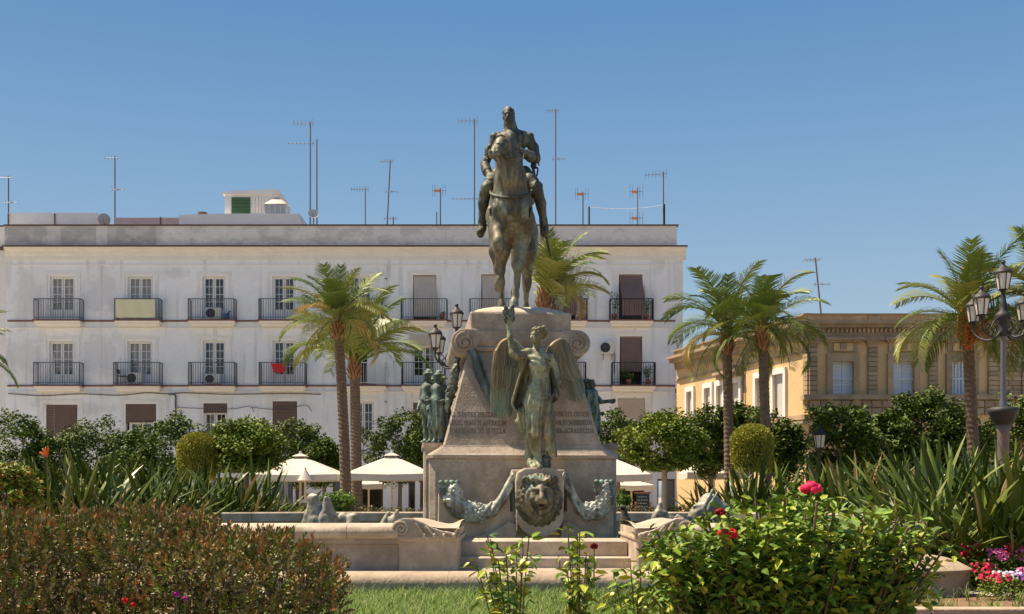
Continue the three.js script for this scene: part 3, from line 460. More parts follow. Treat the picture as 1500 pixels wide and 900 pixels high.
aerial(972, 252, 'aerial at the building corner with one grey boom', 'yagi', 62.5, { len: 1, el: 0.25, sag: 0.1 });
aerial(1206, 378, 'leaning lattice aerial on the tiled roof of the yellow building', 'cross', 51, { base: 8.9, lean: -0.35 });
{ const o = thing('washing_line', 'thin line strung between dark posts on the roof corner', 'washing line', [0, roofY, -62.6]); const s = F / 62.6, X = (x) => (x - 750) / s, Y = (y) => EYE + (725 - y) / s - roofY; mb().bar(V(X(863), 0, 0), V(X(863), Y(303), 0), 0.05).build('post', MT.iron, o); mb().bar(V(X(973), 0, 0.1), V(X(973), Y(300), 0.1), 0.05).build('post', MT.iron, o); mb().tube([V(X(863), Y(304), 0), V(X(900), Y(306), 0), V(X(940), Y(305), 0), V(X(973), Y(301), 0.1)], 0.014, 20, 4).build('line', MT.whiteWood, o); }
function dish(x, y, r, d, label, m, back) {
  const s = F / d, X = (x - 750) / s, Y = EYE + (725 - y) / s, R = r / s, o = thing('satellite_dish', label, 'satellite dish', [X, roofY, -d]);
  const g = new THREE.LatheGeometry([0, 0.25, 0.5, 0.75, 1].map((t) => new THREE.Vector2(R * t + 0.001, R * 0.25 * t * t)), 28).rotateX(back ? -1.35 : 1.25).rotateY(0.3); g.translate(0, Y - roofY, 0);
  mb().add(g).build('reflector', m, o); mb().bar(V(0, 0, -0.1), V(0, Y - roofY, -0.1), 0.035).bar(V(0, Y - roofY - R * 0.5, 0.1), V(0.05, Y - roofY + R * 0.1, R * 0.9), 0.014).build('mount', MT.rust, o);
}
dish(152, 322, 9, 62, 'large grey satellite dish seen from behind at the parapet', std([0.4, 0.39, 0.38], 0.6), true);
dish(458.5, 314, 7.5, 62, 'pale round mesh satellite dish beside the sloping roof wall', std([0.55, 0.52, 0.48], 0.6), false);

// ------------------------------------------------------------------ the yellow corner building
const yb = thing('yellow_building', 'ochre two storey corner building with stone pilasters and heavy cornice', 'building');
{
  const D = 46, S = F / D, X = (x) => (x - 750) / S, Y = (y) => EYE + (725 - y) / S, Z = -D;
  const xc = X(1185), xe = X(1620), yt = Y(470);
  // stone pieces stacked with open joints, every one its own mesh
  const blockGeo = {}; const block = (x, y, z, w, h, d, m, turn = 0) => { const k = [w, h, d].map((v) => v.toFixed(2)).join(); const g = blockGeo[k] ??= prep(new RoundedBoxGeometry(w, h, d, 1, 0.012)); const o = mesh('stone_block', g, m, yb); o.position.set(x, y, z); o.rotation.y = turn; };
  const stones = [MT.brown, std(0xffffff, 0.92, { map: mottle([0.42, 0.31, 0.2], 0.25, 8, 256, { m: 2 }) }), std(0xffffff, 0.92, { map: mottle([0.31, 0.235, 0.155], 0.3, 8, 256, { m: 2 }) })];
  const pick = () => stones[Math.floor(rnd() * 3)];
  // front wall with openings
  const sh = new THREE.Shape(); sh.moveTo(xc, 0); sh.lineTo(xe, 0); sh.lineTo(xe, yt); sh.lineTo(xc, yt); sh.closePath();
  const wins = [1234.5, 1323, 1409, 1530].map((c) => [X(c - 15.5), X(c + 15.5), Y(596), Y(530)]);
  for (const [a, b, y0, y1] of wins) { const h = new THREE.Path(); h.moveTo(a, y0); h.lineTo(a, y1); h.lineTo(b, y1); h.lineTo(b, y0); h.closePath(); sh.holes.push(h); }
  mb().add(new THREE.ExtrudeGeometry(sh, { depth: 0.5, bevelEnabled: false }).translate(0, 0, Z - 0.5)).build('front_wall', MT.ochre, yb);
  mb().box((xc + xe) / 2 + 1.2, yt / 2, Z - 4.6, xe - xc, yt - 0.4, 0.1).build('room_wall', MT.room, yb);
  // cornice in stepped bands
  const band = (name, y0, y1, out, m) => mb().box((xc + xe) / 2 - out / 2, (Y(y0) + Y(y1)) / 2, Z + out / 2 - 0.15, xe - xc + out, Y(y0) - Y(y1), out + 0.3).build(name, m, yb);
  band('cornice', 473, 477, 0.62, MT.brown); band('cornice', 477, 482, 0.48, stones[2]); band('frieze', 482, 494, 0.24, MT.brown); band('architrave', 494, 500, 0.32, stones[2]); band('parapet', 463, 473, 0.2, MT.sand); band('coping', 461, 463, 0.3, stones[2]);
  for (let x = 1192; x < 1500; x += 6.4) mb().box(X(x), Y(486), Z + 0.29, 0.09, 0.16, 0.1).build('dentil', MT.sand, yb);
  for (const x of [1272, 1360, 1448]) mb().box(X(x + 6.5), Y(468), Z + 0.18, 0.48, Y(463) - Y(473) - 0.02, 0.16).build('parapet_pier', MT.brown, yb);
  // pilasters of stacked stones
  for (const [a, b] of [[1185, 1197], [1271, 1285], [1359, 1373], [1447, 1461], [1496, 1510]]) { const n = 11, y0 = Y(579), y1 = Y(503), h = (y1 - y0) / n; for (let i = 0; i < n; i++) block((X(a) + X(b)) / 2, y0 + (i + 0.5) * h, Z + 0.03, X(b) - X(a), h - 0.02, 0.22, pick()); mb().rbox((X(a) + X(b)) / 2, Y(501.5), Z + 0.08, X(b) - X(a) + 0.16, 0.12, 0.36).build('capital', MT.brown, yb); }
  // ashlar wall beside the lamp, course by course
  for (let r = 0; r < 11; r++) { const y0 = Y(579), y1 = Y(503), h = (y1 - y0) / 11; for (let c = 0; c < 2; c++) { const w = (X(1496) - X(1461)) / 2, off = r % 2 ? 0.12 : -0.06; block(X(1461) + (c + 0.5) * w + (c ? off / 2 : off / 2), y0 + (r + 0.5) * h, Z + 0.01, w - 0.02 + (c ? -off : off), h - 0.02, 0.14, pick()); } }
  band('string_course', 579, 586, 0.26, MT.brown);
  for (let x = 1186; x < 1530; x += 15) for (const [yy, hh] of [[592, 10], [603.5, 11]]) block(X(x + 7.5), Y(yy), Z + 0.03, 15 / S - 0.025, hh / S - 0.02, 0.2, pick());
  for (const [k, [a, b, y0, y1]] of wins.entries()) {
    const c = (a + b) / 2, s = part('window', yb), e = 0.22;
    if (k > 2) continue;
    mb().box(a - e / 2, (y0 + y1) / 2, Z + 0.06, e, y1 - y0, 0.16).box(b + e / 2, (y0 + y1) / 2, Z + 0.06, e, y1 - y0, 0.16).box(c, y1 + 0.16, Z + 0.06, b - a + 2 * e, 0.32, 0.16).box(c, y1 + 0.62, Z + 0.03, b - a + 2 * e - 0.1, 0.46, 0.1).build('stone_surround', stones[k % 3], s);
    mb().rbox(c, y1 + 0.9, Z + 0.16, b - a + 2 * e + 0.3, 0.13, 0.42).rbox(c, y1 + 0.8, Z + 0.1, b - a + 2 * e + 0.14, 0.09, 0.3).build('hood', MT.brown, s);
    mb().box(c, y1 + 0.58, Z + 0.1, b - a - 0.1, 0.3, 0.05).build('panel', MT.ochre, s); mb().rbox(c, y1 + 0.6, Z + 0.13, 0.26, 0.26, 0.1).build('keystone', stones[2], s);
    const w = std([0.6, 0.66, 0.74], 0.6), lv = mb(), mid = mix(y0, y1, 0.62);
    for (const [p, q] of [[a, c], [c, b]]) for (const [r0, r1] of [[y0, mid - 0.03], [mid + 0.03, y1]]) { lv.box((p + q) / 2, (r0 + r1) / 2, Z - 0.16, q - p - 0.02, r1 - r0, 0.05); const n = Math.round((r1 - r0) / 0.16); for (let i = 0; i < n; i++) lv.box((p + q) / 2, mix(r0 + 0.06, r1 - 0.06, (i + 0.5) / n), Z - 0.125, q - p - 0.14, 0.055, 0.02, 0, 0.3); }
    if (k === 2) for (let i = 0; i < 6; i++) lv.box(mix(a, b, (i + 0.5) / 6), (y0 + y1) / 2, Z - 0.1, 0.05, y1 - y0, 0.03);
    lv.box(c, mid, Z - 0.1, b - a, 0.07, 0.06).build('shutter', w, s);
  }
  // sunlit side wall along the street
  const side = new THREE.Group(); side.name = 'street_front'; yb.add(side); side.position.set(xc, 0, Z); const ang = Math.atan2(3.76, 12.3); side.rotation.y = Math.PI / 2 + ang - Math.PI; // local +x runs down the street, +z towards the street
  side.rotation.y = Math.PI / 2 + ang; side.scale.set(1, 1, 1);
  const L = 12.4, ss = new THREE.Shape(); ss.moveTo(0.02, 0); ss.lineTo(L, 0); ss.lineTo(L, yt); ss.lineTo(0.02, yt); ss.closePath();
  // street windows given by the photo column; solve the distance along the wall
  const along = (px) => { const t = (px - 750) / F, ux = -Math.sin(ang), uz = -Math.cos(ang); return (t * D - xc) / (ux + t * uz); };
  const sw = [[1135, 1150], [1109, 1118], [1072, 1085], [1052, 1061], [1034, 1043], [1008, 1016]].map(([p, q]) => { const a = along(q), b = along(p); return [a, b]; });
  for (const [a, b] of sw) { const h = new THREE.Path(), y0 = Y(612), y1 = Y(540); h.moveTo(a, y0); h.lineTo(a, y1); h.quadraticCurveTo((a + b) / 2, y1 + 0.28, b, y1); h.lineTo(b, y0); h.closePath(); ss.holes.push(h); }
  mb().add(new THREE.ExtrudeGeometry(ss, { depth: 0.45, bevelEnabled: false }).translate(0, 0, -0.45).rotateY(0)).build('wall', MT.ochre, side);
  side.children[0].geometry.scale(1, 1, -1); side.children[0].geometry.computeVertexNormals();
  const sb = (name, y, h, out, m, x0 = -0.25) => mb().box((L + x0) / 2, y, -out / 2 + 0.1, L - x0, h, out + 0.2).build(name, m, side);
  sb('cornice', Y(475), 0.13, 0.6, MT.brown); sb('cornice', Y(480), 0.2, 0.42, MT.sand); sb('frieze', Y(489), 0.36, 0.16, MT.sand); sb('parapet', Y(467.5), 0.3, 0.16, MT.sand); sb('coping', Y(461.7), 0.07, 0.28, stones[2]); sb('moulding', Y(514), 0.09, 0.07, MT.sand, 0.4); sb('string_course', Y(611), 0.2, 0.2, MT.sand, 0); sb('string_course', Y(619), 0.12, 0.28, MT.brown, 0);
  for (let i = 0; i < 6; i++) mb().box(1 + i * 2.0, Y(467.5), -0.2, 0.4, 0.3, 0.1).build('parapet_pier', MT.brown, side);
  for (let i = 0; i < 14; i++) { const h = (Y(503) - Y(579)) / 11, y = Y(579) + (i + 0.5) * h - 3 * h; const g = blockGeo['corner'] ??= prep(new RoundedBoxGeometry(0.34, h - 0.02, 0.12, 1, 0.012)); const o = mesh('stone_block', g, i % 3 ? MT.sand : MT.brown, side); o.position.set(0.16, y, -0.02); }
  sw.forEach(([a, b], i) => { const w = part('window', side), c = (a + b) / 2; mb().box(a - 0.09, Y(576), -0.05, 0.18, Y(540) - Y(612), 0.12).box(b + 0.09, Y(576), -0.05, 0.18, Y(540) - Y(612), 0.12).box(c, Y(540) + 0.12, -0.05, b - a + 0.36, 0.24, 0.12).build('frame', MT.white, w); mb().box(c, Y(576), 0.09, b - a, Y(538) - Y(614), 0.04).build('shutter', std([0.55, 0.52, 0.48], 0.7), w); if (i === 2) mb().rbox(c + 0.4, Y(533) + 0.3, -0.2, b - a + 1.4, 0.14, 0.5).rbox(c + 0.4, Y(533) + 0.14, -0.14, b - a + 1.1, 0.2, 0.36).build('hood', MT.brown, w); });
  mb().bar(V(along(1091), 3, -0.1), V(along(1091), Y(480), -0.1), 0.05, 0.05, 8).build('rain_pipe', MT.rust, side);
  // low tiled roof behind the parapet
  const roofG = new THREE.BufferGeometry(); { const a = [xc + 0.5, Y(466), Z - 1], b = [xe, Y(466), Z - 1], r0 = [xc + 1.0, Y(448), Z - 7], r1 = [xe, Y(448), Z - 7], s1 = [xc - 2.6, Y(466), Z - 11]; roofG.setAttribute('position', new THREE.Float32BufferAttribute([...a, ...b, ...r1, ...a, ...r1, ...r0, ...a, ...r0, ...s1], 3)); roofG.computeVertexNormals(); }
  mb().add(roofG).build('tiled_roof', std(0xffffff, 0.95, { map: mottle([0.4, 0.27, 0.17], 0.3, 16, 256, { m: 2 }) }), yb);
}

// ------------------------------------------------------------------ the fountain basin round the monument
const MX = 0.29;                                    // the monument's centre line
const fo = thing('fountain_basin', 'pale stone fountain basin with rounded coping and scroll ended walls', 'fountain');
{
  const RIMY = 1.2, PLINTH = 0.38;
  // outline of the basin: straight front and back joined by half circles, split into coping stones
  const cz = -26.4, R = 6.6, xl = -4.6, xr = 3.3;
  const copingProf = (w, h) => { const s = new THREE.Shape(); s.moveTo(-w / 2, 0); s.lineTo(w / 2 - 0.06, 0); s.quadraticCurveTo(w / 2 + 0.02, 0.02, w / 2 + 0.02, h * 0.45); s.quadraticCurveTo(w / 2 - 0.01, h * 0.95, w / 2 - 0.2, h); s.lineTo(-w / 2 + 0.03, h * 1.0); s.lineTo(-w / 2, h - 0.03); s.closePath(); return s; };
  // a stone that follows a ring arc or a line; the profile looks outwards
  const sweep = (prof, path, n) => { const sp = prof.getPoints(5), pos = [], rings = []; for (let i = 0; i <= n; i++) { const [p, nx, nz] = path(i / n); rings.push(sp.map((q) => [p[0] + nx * q.x, p[1] + q.y, p[2] + nz * q.x])); } const m = sp.length; for (let i = 0; i < n; i++) for (let j = 0; j < m; j++) { const a = rings[i][j], b = rings[i][(j + 1) % m], c = rings[i + 1][(j + 1) % m], d = rings[i + 1][j]; pos.push(...a, ...c, ...b, ...a, ...d, ...c); } const fan = THREE.ShapeUtils.triangulateShape(sp, []); for (const f of fan) { pos.push(...rings[0][f[0]], ...rings[0][f[1]], ...rings[0][f[2]], ...rings[n][f[0]], ...rings[n][f[2]], ...rings[n][f[1]]); } const g = new THREE.BufferGeometry(); g.setAttribute('position', new THREE.Float32BufferAttribute(pos, 3)); return toCreasedNormals(g, 0.7); };
  const line = (x0, x1, z, dir) => (t) => [[mix(x0, x1, t), RIMY - 0.26, z], 0, dir];
  const arc = (cx, a0, a1) => (t) => { const a = mix(a0, a1, t); return [[cx + Math.cos(a) * R, RIMY - 0.26, cz + Math.sin(a) * R], Math.cos(a), Math.sin(a)]; };
  const stones = [];
  for (const [a, b, n] of [[xl, -1.95, 3], [2.95, xr, 1]]) for (let i = 0; i < n; i++) stones.push([line(mix(a, b, i / n) + 0.004, mix(a, b, (i + 1) / n) - 0.004, cz + R, 1), 1]);
  for (let i = 0; i < 8; i++) stones.push([line(mix(xl, xr, i / 8) + 0.004, mix(xl, xr, (i + 1) / 8) - 0.004, cz - R, -1), 1]);
  for (let i = 0; i < 14; i++) { const e = 0.0008; stones.push([arc(xr, -Math.PI / 2 + Math.PI * i / 14 + e, -Math.PI / 2 + Math.PI * (i + 1) / 14 - e), 4], [arc(xl, Math.PI / 2 + Math.PI * i / 14 + e, Math.PI / 2 + Math.PI * (i + 1) / 14 - e), 4]); }
  for (const [p, n] of stones) mb().add(sweep(copingProf(0.62, 0.26), p, n)).build('coping_stone', MT.rim, fo);
  // wall below the coping
  const wallS = new THREE.Shape(); [[-0.18, 0], [0.22, 0], [0.22, 0.12], [0.16, 0.16], [0.16, RIMY - 0.36], [0.24, RIMY - 0.34], [0.24, RIMY - 0.262], [-0.18, RIMY - 0.262]].forEach(([x, y], i) => i ? wallS.lineTo(x, y) : wallS.moveTo(x, y));
  const low = (f) => (t) => { const [p, a, b] = f(t); return [[p[0], 0, p[2]], a, b]; };
  for (const [p, n] of [[line(xl, -1.9, cz + R, 1), 1], [line(2.9, xr, cz + R, 1), 1], [line(xl, xr, cz - R, -1), 1], [arc(xr, -Math.PI / 2, Math.PI / 2), 28], [arc(xl, Math.PI / 2, Math.PI * 1.5), 28]]) mb().add(sweep(wallS, low(p), n)).build('basin_wall', MT.stone, fo);
  // plinth the whole stands on, and the two steps between the scroll blocks
  mb().box(0.6, PLINTH / 2, -20.1, 10, PLINTH, 3.5).build('plinth', MT.stone, fo);
  for (const [x0, x1] of [[-0.94, 0.2], [0.2, 1.18], [1.18, 2.13]]) mb().rbox((x0 + x1) / 2, (0.845 + 0.2) / 2, -21.7, x1 - x0 - 0.008, 0.645, 1.5, 0.02).build('step_stone', MT.rim, fo);
  for (const [x0, x1] of [[-0.98, -0.1], [-0.1, 0.86], [0.86, 1.5], [1.5, 2.22]]) mb().rbox((x0 + x1) / 2, (0.565 + 0.2) / 2, -20.9, x1 - x0 - 0.008, 0.365, 0.8, 0.02).build('step_stone', MT.rim, fo);
  // scroll ended blocks that flank the steps
  for (const s of [-1, 1]) {
    const x0 = s < 0 ? -1.94 : 2.14, x1 = s < 0 ? -0.93 : 3.0, w = x1 - x0, c = (x0 + x1) / 2, g = part('scroll_block', fo);
    mb().add(loft([{ y: PLINTH - 0.002, p: crect(x0, x1, -22.6, -19.55, 0.03) }, { y: 0.9, p: crect(x0, x1, -22.6, -19.55, 0.03) }, { y: 0.93, p: crect(x0 - 0.03, x1 + 0.03, -22.6, -19.5, 0.03) }, { y: 0.97, p: crect(x0 - 0.03, x1 + 0.03, -22.6, -19.5, 0.03) }])).build('pier', MT.rim, g);
    // the S shaped console on the front: scroll outside, sinking wing towards the steps
    const sh = new THREE.Shape(), X = (u) => s < 0 ? x0 + u * w : x1 - u * w; const P = [[-0.07, 0.98], [-0.12, 1.1], [-0.06, 1.22], [0.08, 1.275], [0.22, 1.27], [0.4, 1.2], [0.6, 1.09], [0.8, 1.03], [0.95, 1.02], [1.0, 1.1], [1.02, 1.1], [1.02, 0.972], [0.1, 0.972]]; P.forEach(([u, y], i) => i ? sh.lineTo(X(u), y) : sh.moveTo(X(u), y)); sh.closePath();
    mb().add(new THREE.ExtrudeGeometry(sh, { depth: 0.16, bevelEnabled: true, bevelSize: 0.02, bevelThickness: 0.02, bevelSegments: 2 }).translate(0, 0.003, -19.68)).build('scroll', MT.stone, g);
    const sp = []; for (let i = 0; i <= 40; i++) { const a = i / 40 * Math.PI * 4.2, r = 0.13 * (1 - i / 46); sp.push(V(X(0.04) - s * Math.cos(a) * r * (s < 0 ? 1 : -1) * (s < 0 ? -1 : 1), 1.12 + Math.sin(a) * r, -19.5)); }
    mb().tube(sp, 0.022, 70, 6).build('volute', MT.rim, g);
    for (let i = 0; i < 4; i++) { const u = 0.27 + i * 0.17, yt = 1.24 - i * 0.055; mb().tube([V(X(u), yt - 0.02, -19.5), V(X(u + 0.07), mix(0.99, yt, 0.6), -19.485), V(X(u + 0.16), 0.995, -19.5)], 0.024, 10, 6).add(new THREE.SphereGeometry(0.04, 8, 6).translate(X(u + 0.16), 1.0, -19.49)).build('acanthus_rib', MT.rim, g); }
    // saddle shaped top behind the console
    const q = new THREE.PlaneGeometry(1, 1, 12, 12), p = q.attributes.position; for (let i = 0; i < p.count; i++) { const u = p.getX(i) + 0.5, v = p.getY(i) + 0.5; const y = mix(1.24, 1.12, sst(0.1, 0.75, u)) + 0.1 * sst(0.7, 1, u) * sst(0, 0.5, v); p.setXYZ(i, X(u), y, mix(-19.7, -22.6, v)); } q.computeVertexNormals();
    const qs = mb().add(q); qs.box(c, 1.03, -21.2, w - 0.02, 0.16, 2.8); qs.build('saddle_top', MT.rim, g);
  }
  mb().box(0.3, 0.5, cz - 0.9, 17, 0.02, 11).build('water', std([0.06, 0.09, 0.075], 0.08), fo);
}
// ---- rounded kerb in front, stone by stone, and its blunt end beyond the rose bush
{
  const k = thing('garden_kerb', 'rounded sandstone kerb between the lawn and the fountain steps', 'kerb');
  const prof = new THREE.Shape(); prof.moveTo(-0.3, 0); prof.lineTo(0.26, 0); prof.lineTo(0.26, 0.24); prof.quadraticCurveTo(0.27, 0.42, 0.08, 0.445); prof.lineTo(-0.3, 0.45); prof.closePath();
  for (let x = -9.2; x < 2.8; x += 2.05) { const g = new THREE.ExtrudeGeometry(prof, { depth: 2.035, bevelEnabled: true, bevelSize: 0.008, bevelThickness: 0.008, bevelSegments: 1, curveSegments: 6 }); g.rotateY(Math.PI / 2).scale(1, 1, -1); const b = mb(); const m = new THREE.Mesh(toCreasedNormals(prep(g, false), 0.6)); b.add(m.geometry, new THREE.Matrix4().makeTranslation(x, 0, -18.2)); b.build('kerb_stone', MT.kerb, k); }
  const t = thing('kerb_end', 'tongue shaped end of the stone kerb among the bedding flowers', 'kerb', [0, 0, 0]);
  const tongue = (y, e) => { const p = []; for (let i = 0; i < 28; i++) { const a = i / 28 * Math.PI * 2, c = Math.cos(a), s = Math.sin(a); p.push([6.15 + (1.7 + e) * Math.sign(c) * Math.pow(Math.abs(c), 1.25), -19.5 - (0.95 + e) * s * 1]); } return p; };
  mb().add(loft([{ y: 0, p: tongue(0, -0.06) }, { y: 0.38, p: tongue(0, -0.04) }, { y: 0.4, p: tongue(0, 0) }, { y: 0.44, p: tongue(0, 0.01) }, { y: 0.48, p: tongue(0, -0.06) }, { y: 0.56, p: tongue(0, -0.22) }, { y: 0.63, p: tongue(0, -0.42) }, { y: 0.67, p: tongue(0, -0.65) }, { y: 0.685, p: tongue(0, -0.85) }], true)).build('stone', MT.kerb, t);
  const e = thing('path_edging', 'low stone edging strip in front of the bare flower bed', 'kerb', [0, 0, 0]);
  for (let i = 0; i < 4; i++) mb().rbox(5.1 + i * 1.3, 0.06, -15.75, 1.29, 0.16, 0.3, 0.03).build('edging_stone', MT.kerb, e);
}

// ------------------------------------------------------------------ the pedestal
const pd = thing('pedestal', 'tall tapering stone pedestal with scrolled neck and inscription', 'pedestal', [0.246, 0, -24.01], 0.087);
const mono = { shaftFront: (y) => mix(-0.12, -0.66, (y - 2.74) / 2.05) };   // z of the shaft's face at a height, in pedestal space
{
  const ring = (y, hw, zf, zb, c = 0.1) => ({ y, p: crect(-hw, hw, zb, zf, c) });
  mb().add(loft([ring(0.3, 1.98, 0.02, -4.5, 0.12), ring(2.44, 1.98, 0.02, -4.5, 0.12)])).build('base_block', MT.stone, pd);
  mb().add(loft([ring(2.44, 1.98, 0.01, -4.5, 0.12), ring(2.47, 2.03, 0.06, -4.55, 0.12), ring(2.53, 2.03, 0.06, -4.55, 0.12), ring(2.57, 1.98, 0.02, -4.5, 0.12), ring(2.7, 1.76, -0.08, -4.4, 0.08), ring(2.742, 1.74, -0.1, -4.38, 0.06)])).build('base_moulding', MT.stone, pd);
  mb().add(loft([ring(2.74, 1.68, -0.12, -4.36, 0.03), ring(4.8, 1.13, -0.66, -3.8, 0.03)])).build('shaft', MT.stone, pd);
  mb().add(loft([ring(4.79, 1.2, -0.6, -3.86, 0.03), ring(4.86, 1.24, -0.56, -3.9, 0.03), ring(4.9, 1.16, -0.62, -3.84, 0.03), ring(5.0, 1.2, -0.56, -3.9, 0.03), ring(5.22, 1.24, -0.54, -3.92, 0.04), ring(5.235, 1.2, -0.56, -3.9, 0.04)])).build('neck', MT.stone, pd);
  // volutes at both ends of the neck, running front to back
  for (const s of [-1, 1]) {
    const g = part('volute', pd), cx = s * 1.22, cy = 4.98, sh = new THREE.Shape(); 
    const pts = []; for (let i = 0; i <= 20; i++) { const a = Math.PI / 2 - s * i / 20 * Math.PI * 1.15; pts.push([cx + Math.cos(a) * 0.26, cy + Math.sin(a) * 0.255]); }
    sh.moveTo(s * 0.9, cy + 0.255); pts.forEach(([x, y]) => sh.lineTo(x, y)); sh.lineTo(s * 1.0, cy - 0.1); sh.lineTo(s * 0.9, cy); sh.closePath();
    mb().add(new THREE.ExtrudeGeometry(sh, { depth: 3.3, bevelEnabled: true, bevelSize: 0.03, bevelThickness: 0.03, bevelSegments: 2 }).translate(0, 0, -3.87)).build('roll', MT.stone, g);
    const sp = []; for (let i = 0; i <= 44; i++) { const a = Math.PI / 2 - s * i / 44 * Math.PI * 3.4, r = 0.215 * (1 - i / 60); sp.push(V(cx + Math.cos(a) * r, cy - 0.01 + Math.sin(a) * r, -0.53)); }
    mb().tube(sp, 0.028, 80, 6).build('spiral', MT.stone, g); mb().add(new THREE.SphereGeometry(0.075, 12, 10).scale(1, 1, 0.6).translate(cx - s * 0.03, cy - 0.03, -0.52)).build('eye', MT.stone, g);
  }
  mb().add(loft([ring(5.23, 1.08, -0.6, -3.9, 0.03), ring(5.6, 1.1, -0.58, -3.92, 0.03), ring(5.64, 1.09, -0.6, -3.9, 0.03)])).build('cap_block', MT.stone, pd);
  const dome = (k, y) => ({ y, p: crect(-1.07 * k, 1.07 * k, -2.25 - 1.65 * (k * 0.6 + 0.4), -2.25 + 1.63 * (k * 0.6 + 0.4), 0.25 * k + 0.02) });
  mb().add(loft([dome(1, 5.638), dome(0.95, 5.69), dome(0.85, 5.75), dome(0.7, 5.8), dome(0.5, 5.835), dome(0.3, 5.85)], true)).build('cap_top', MT.rim, pd);
  // side ledges that carry the bronze groups
  for (const s of [-1, 1]) { mb().add(loft([ring(0.3, 0.32, -1.2, -3.6, 0.04), ring(2.7, 0.32, -1.2, -3.6, 0.04), ring(2.74, 0.36, -1.16, -3.64, 0.04), ring(2.84, 0.36, -1.16, -3.64, 0.04)]).translate(s < 0 ? -1.76 : 1.88, 0, 0)).build('side_ledge', MT.stone, pd); }
  // inscription: small raised letters on the sloping face
  const font = await new FontLoader().loadAsync('fonts/droid/droid_serif_regular.typeface.json');
  const ins = part('inscription', pd), ink = std([0.13, 0.11, 0.085], 0.7);
  const slope = Math.atan2(0.54, 2.05);
  const word = (txt, x, y, w) => { const g = new TextGeometry(txt, { font, size: 0.105, depth: 0.008, curveSegments: 2 }); g.computeBoundingBox(); const b = g.boundingBox; g.translate(-b.min.x, 0, 0).scale(w / (b.max.x - b.min.x), 1, 1); g.rotateX(-slope).translate(x, y, mono.shaftFront(y) + 0.001); mb().add(g).build('line_of_letters', ink, ins); };
  const lx = (px) => (px - 770) / 69, ly = (py) => EYE + (725 - py) / 69;
  word('AL ILUSTRE JEREZANO', lx(663), ly(611), 1.08); word('MIGUEL PRIMO DE RIVERA Y OR', lx(660), ly(623.5), 1.25); word('Y MARQUES DE ESTELLA', lx(662), ly(635.5), 1.2);
  word('SALVADOR DEL ORDEN', lx(797), ly(609.5), 1.04); word('PACIFICADOR DE MARRUECOS', lx(790), ly(622), 1.2); word('LA PATRIA AGRADECIDA', lx(793), ly(634.5), 1.2);
}

// ------------------------------------------------------------------ bronzes
const patHorse = patina([0.085, 0.078, 0.05], [0.17, 0.145, 0.088], [0.18, 0.205, 0.145], 3, 0.42);
const patRider = patina([0.05, 0.052, 0.038], [0.1, 0.094, 0.06], [0.13, 0.165, 0.13], 9, 0.4);
const patVictory = patina([0.14, 0.13, 0.075], [0.29, 0.265, 0.15], [0.27, 0.3, 0.195], 17, 0.48);
const patWing = patina([0.11, 0.11, 0.07], [0.25, 0.18, 0.095], [0.17, 0.225, 0.155], 23, 0.46);
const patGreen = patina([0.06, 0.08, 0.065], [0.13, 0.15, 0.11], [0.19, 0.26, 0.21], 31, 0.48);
const patGarland = patina([0.13, 0.12, 0.095], [0.42, 0.39, 0.33], [0.38, 0.41, 0.35], 37, 0.5);
const patLion = patina([0.085, 0.075, 0.045], [0.19, 0.165, 0.1], [0.13, 0.19, 0.15], 41, 0.4);
const patStone = patina([0.26, 0.24, 0.18], [0.42, 0.39, 0.3], [0.3, 0.31, 0.235], 47, 0.45);
const colorize = (g, f) => { const p = g.attributes.position, c = new Float32Array(p.count * 3); for (let i = 0; i < p.count; i++) { const v = f(p.getX(i), p.getY(i), p.getZ(i)); c.set(v, i * 3); } g.setAttribute('color', new THREE.BufferAttribute(c, 3)); return g; };
const bronzeMB = (b, f) => colorize(b.geo(), f);
const PT = 0.087, toWorld = (x, y, z) => [0.246 + x * Math.cos(PT) + z * Math.sin(PT), y, -24.01 - x * Math.sin(PT) + z * Math.cos(PT)];   // pedestal space to world
// fingers of a closed or relaxed hand at point p reaching along u, spread along v
function hand(f, p, u, v, s = 1, curl = 0.6) {
  const U = V(...u).normalize(), W = V(...v).normalize(), N = V().crossVectors(U, W), P = V(...p), a = (q) => [q.x, q.y, q.z];
  f.cap(a(P), a(P.clone().addScaledVector(U, 0.09 * s)), 0.045 * s, 0.05 * s, 0.03);
  for (let i = 0; i < 4; i++) { const b = P.clone().addScaledVector(U, 0.1 * s).addScaledVector(W, (i - 1.5) * 0.034 * s), L = [0.085, 0.1, 0.095, 0.07][i] * s, m = b.clone().addScaledVector(U, L * 0.6).addScaledVector(N, -L * 0.3 * curl), e = m.clone().addScaledVector(U, L * 0.5 * (1 - curl)).addScaledVector(N, -L * 0.7 * curl); f.cap(a(b), a(m), 0.017 * s, 0.015 * s, 0.012).cap(a(m), a(e), 0.015 * s, 0.012 * s, 0.01); }
  const tb = P.clone().addScaledVector(U, 0.03 * s).addScaledVector(W, -0.05 * s), te = tb.clone().addScaledVector(U, 0.08 * s).addScaledVector(W, -0.035 * s).addScaledVector(N, -0.03 * s); f.cap(a(tb), a(te), 0.021 * s, 0.015 * s, 0.02);
}
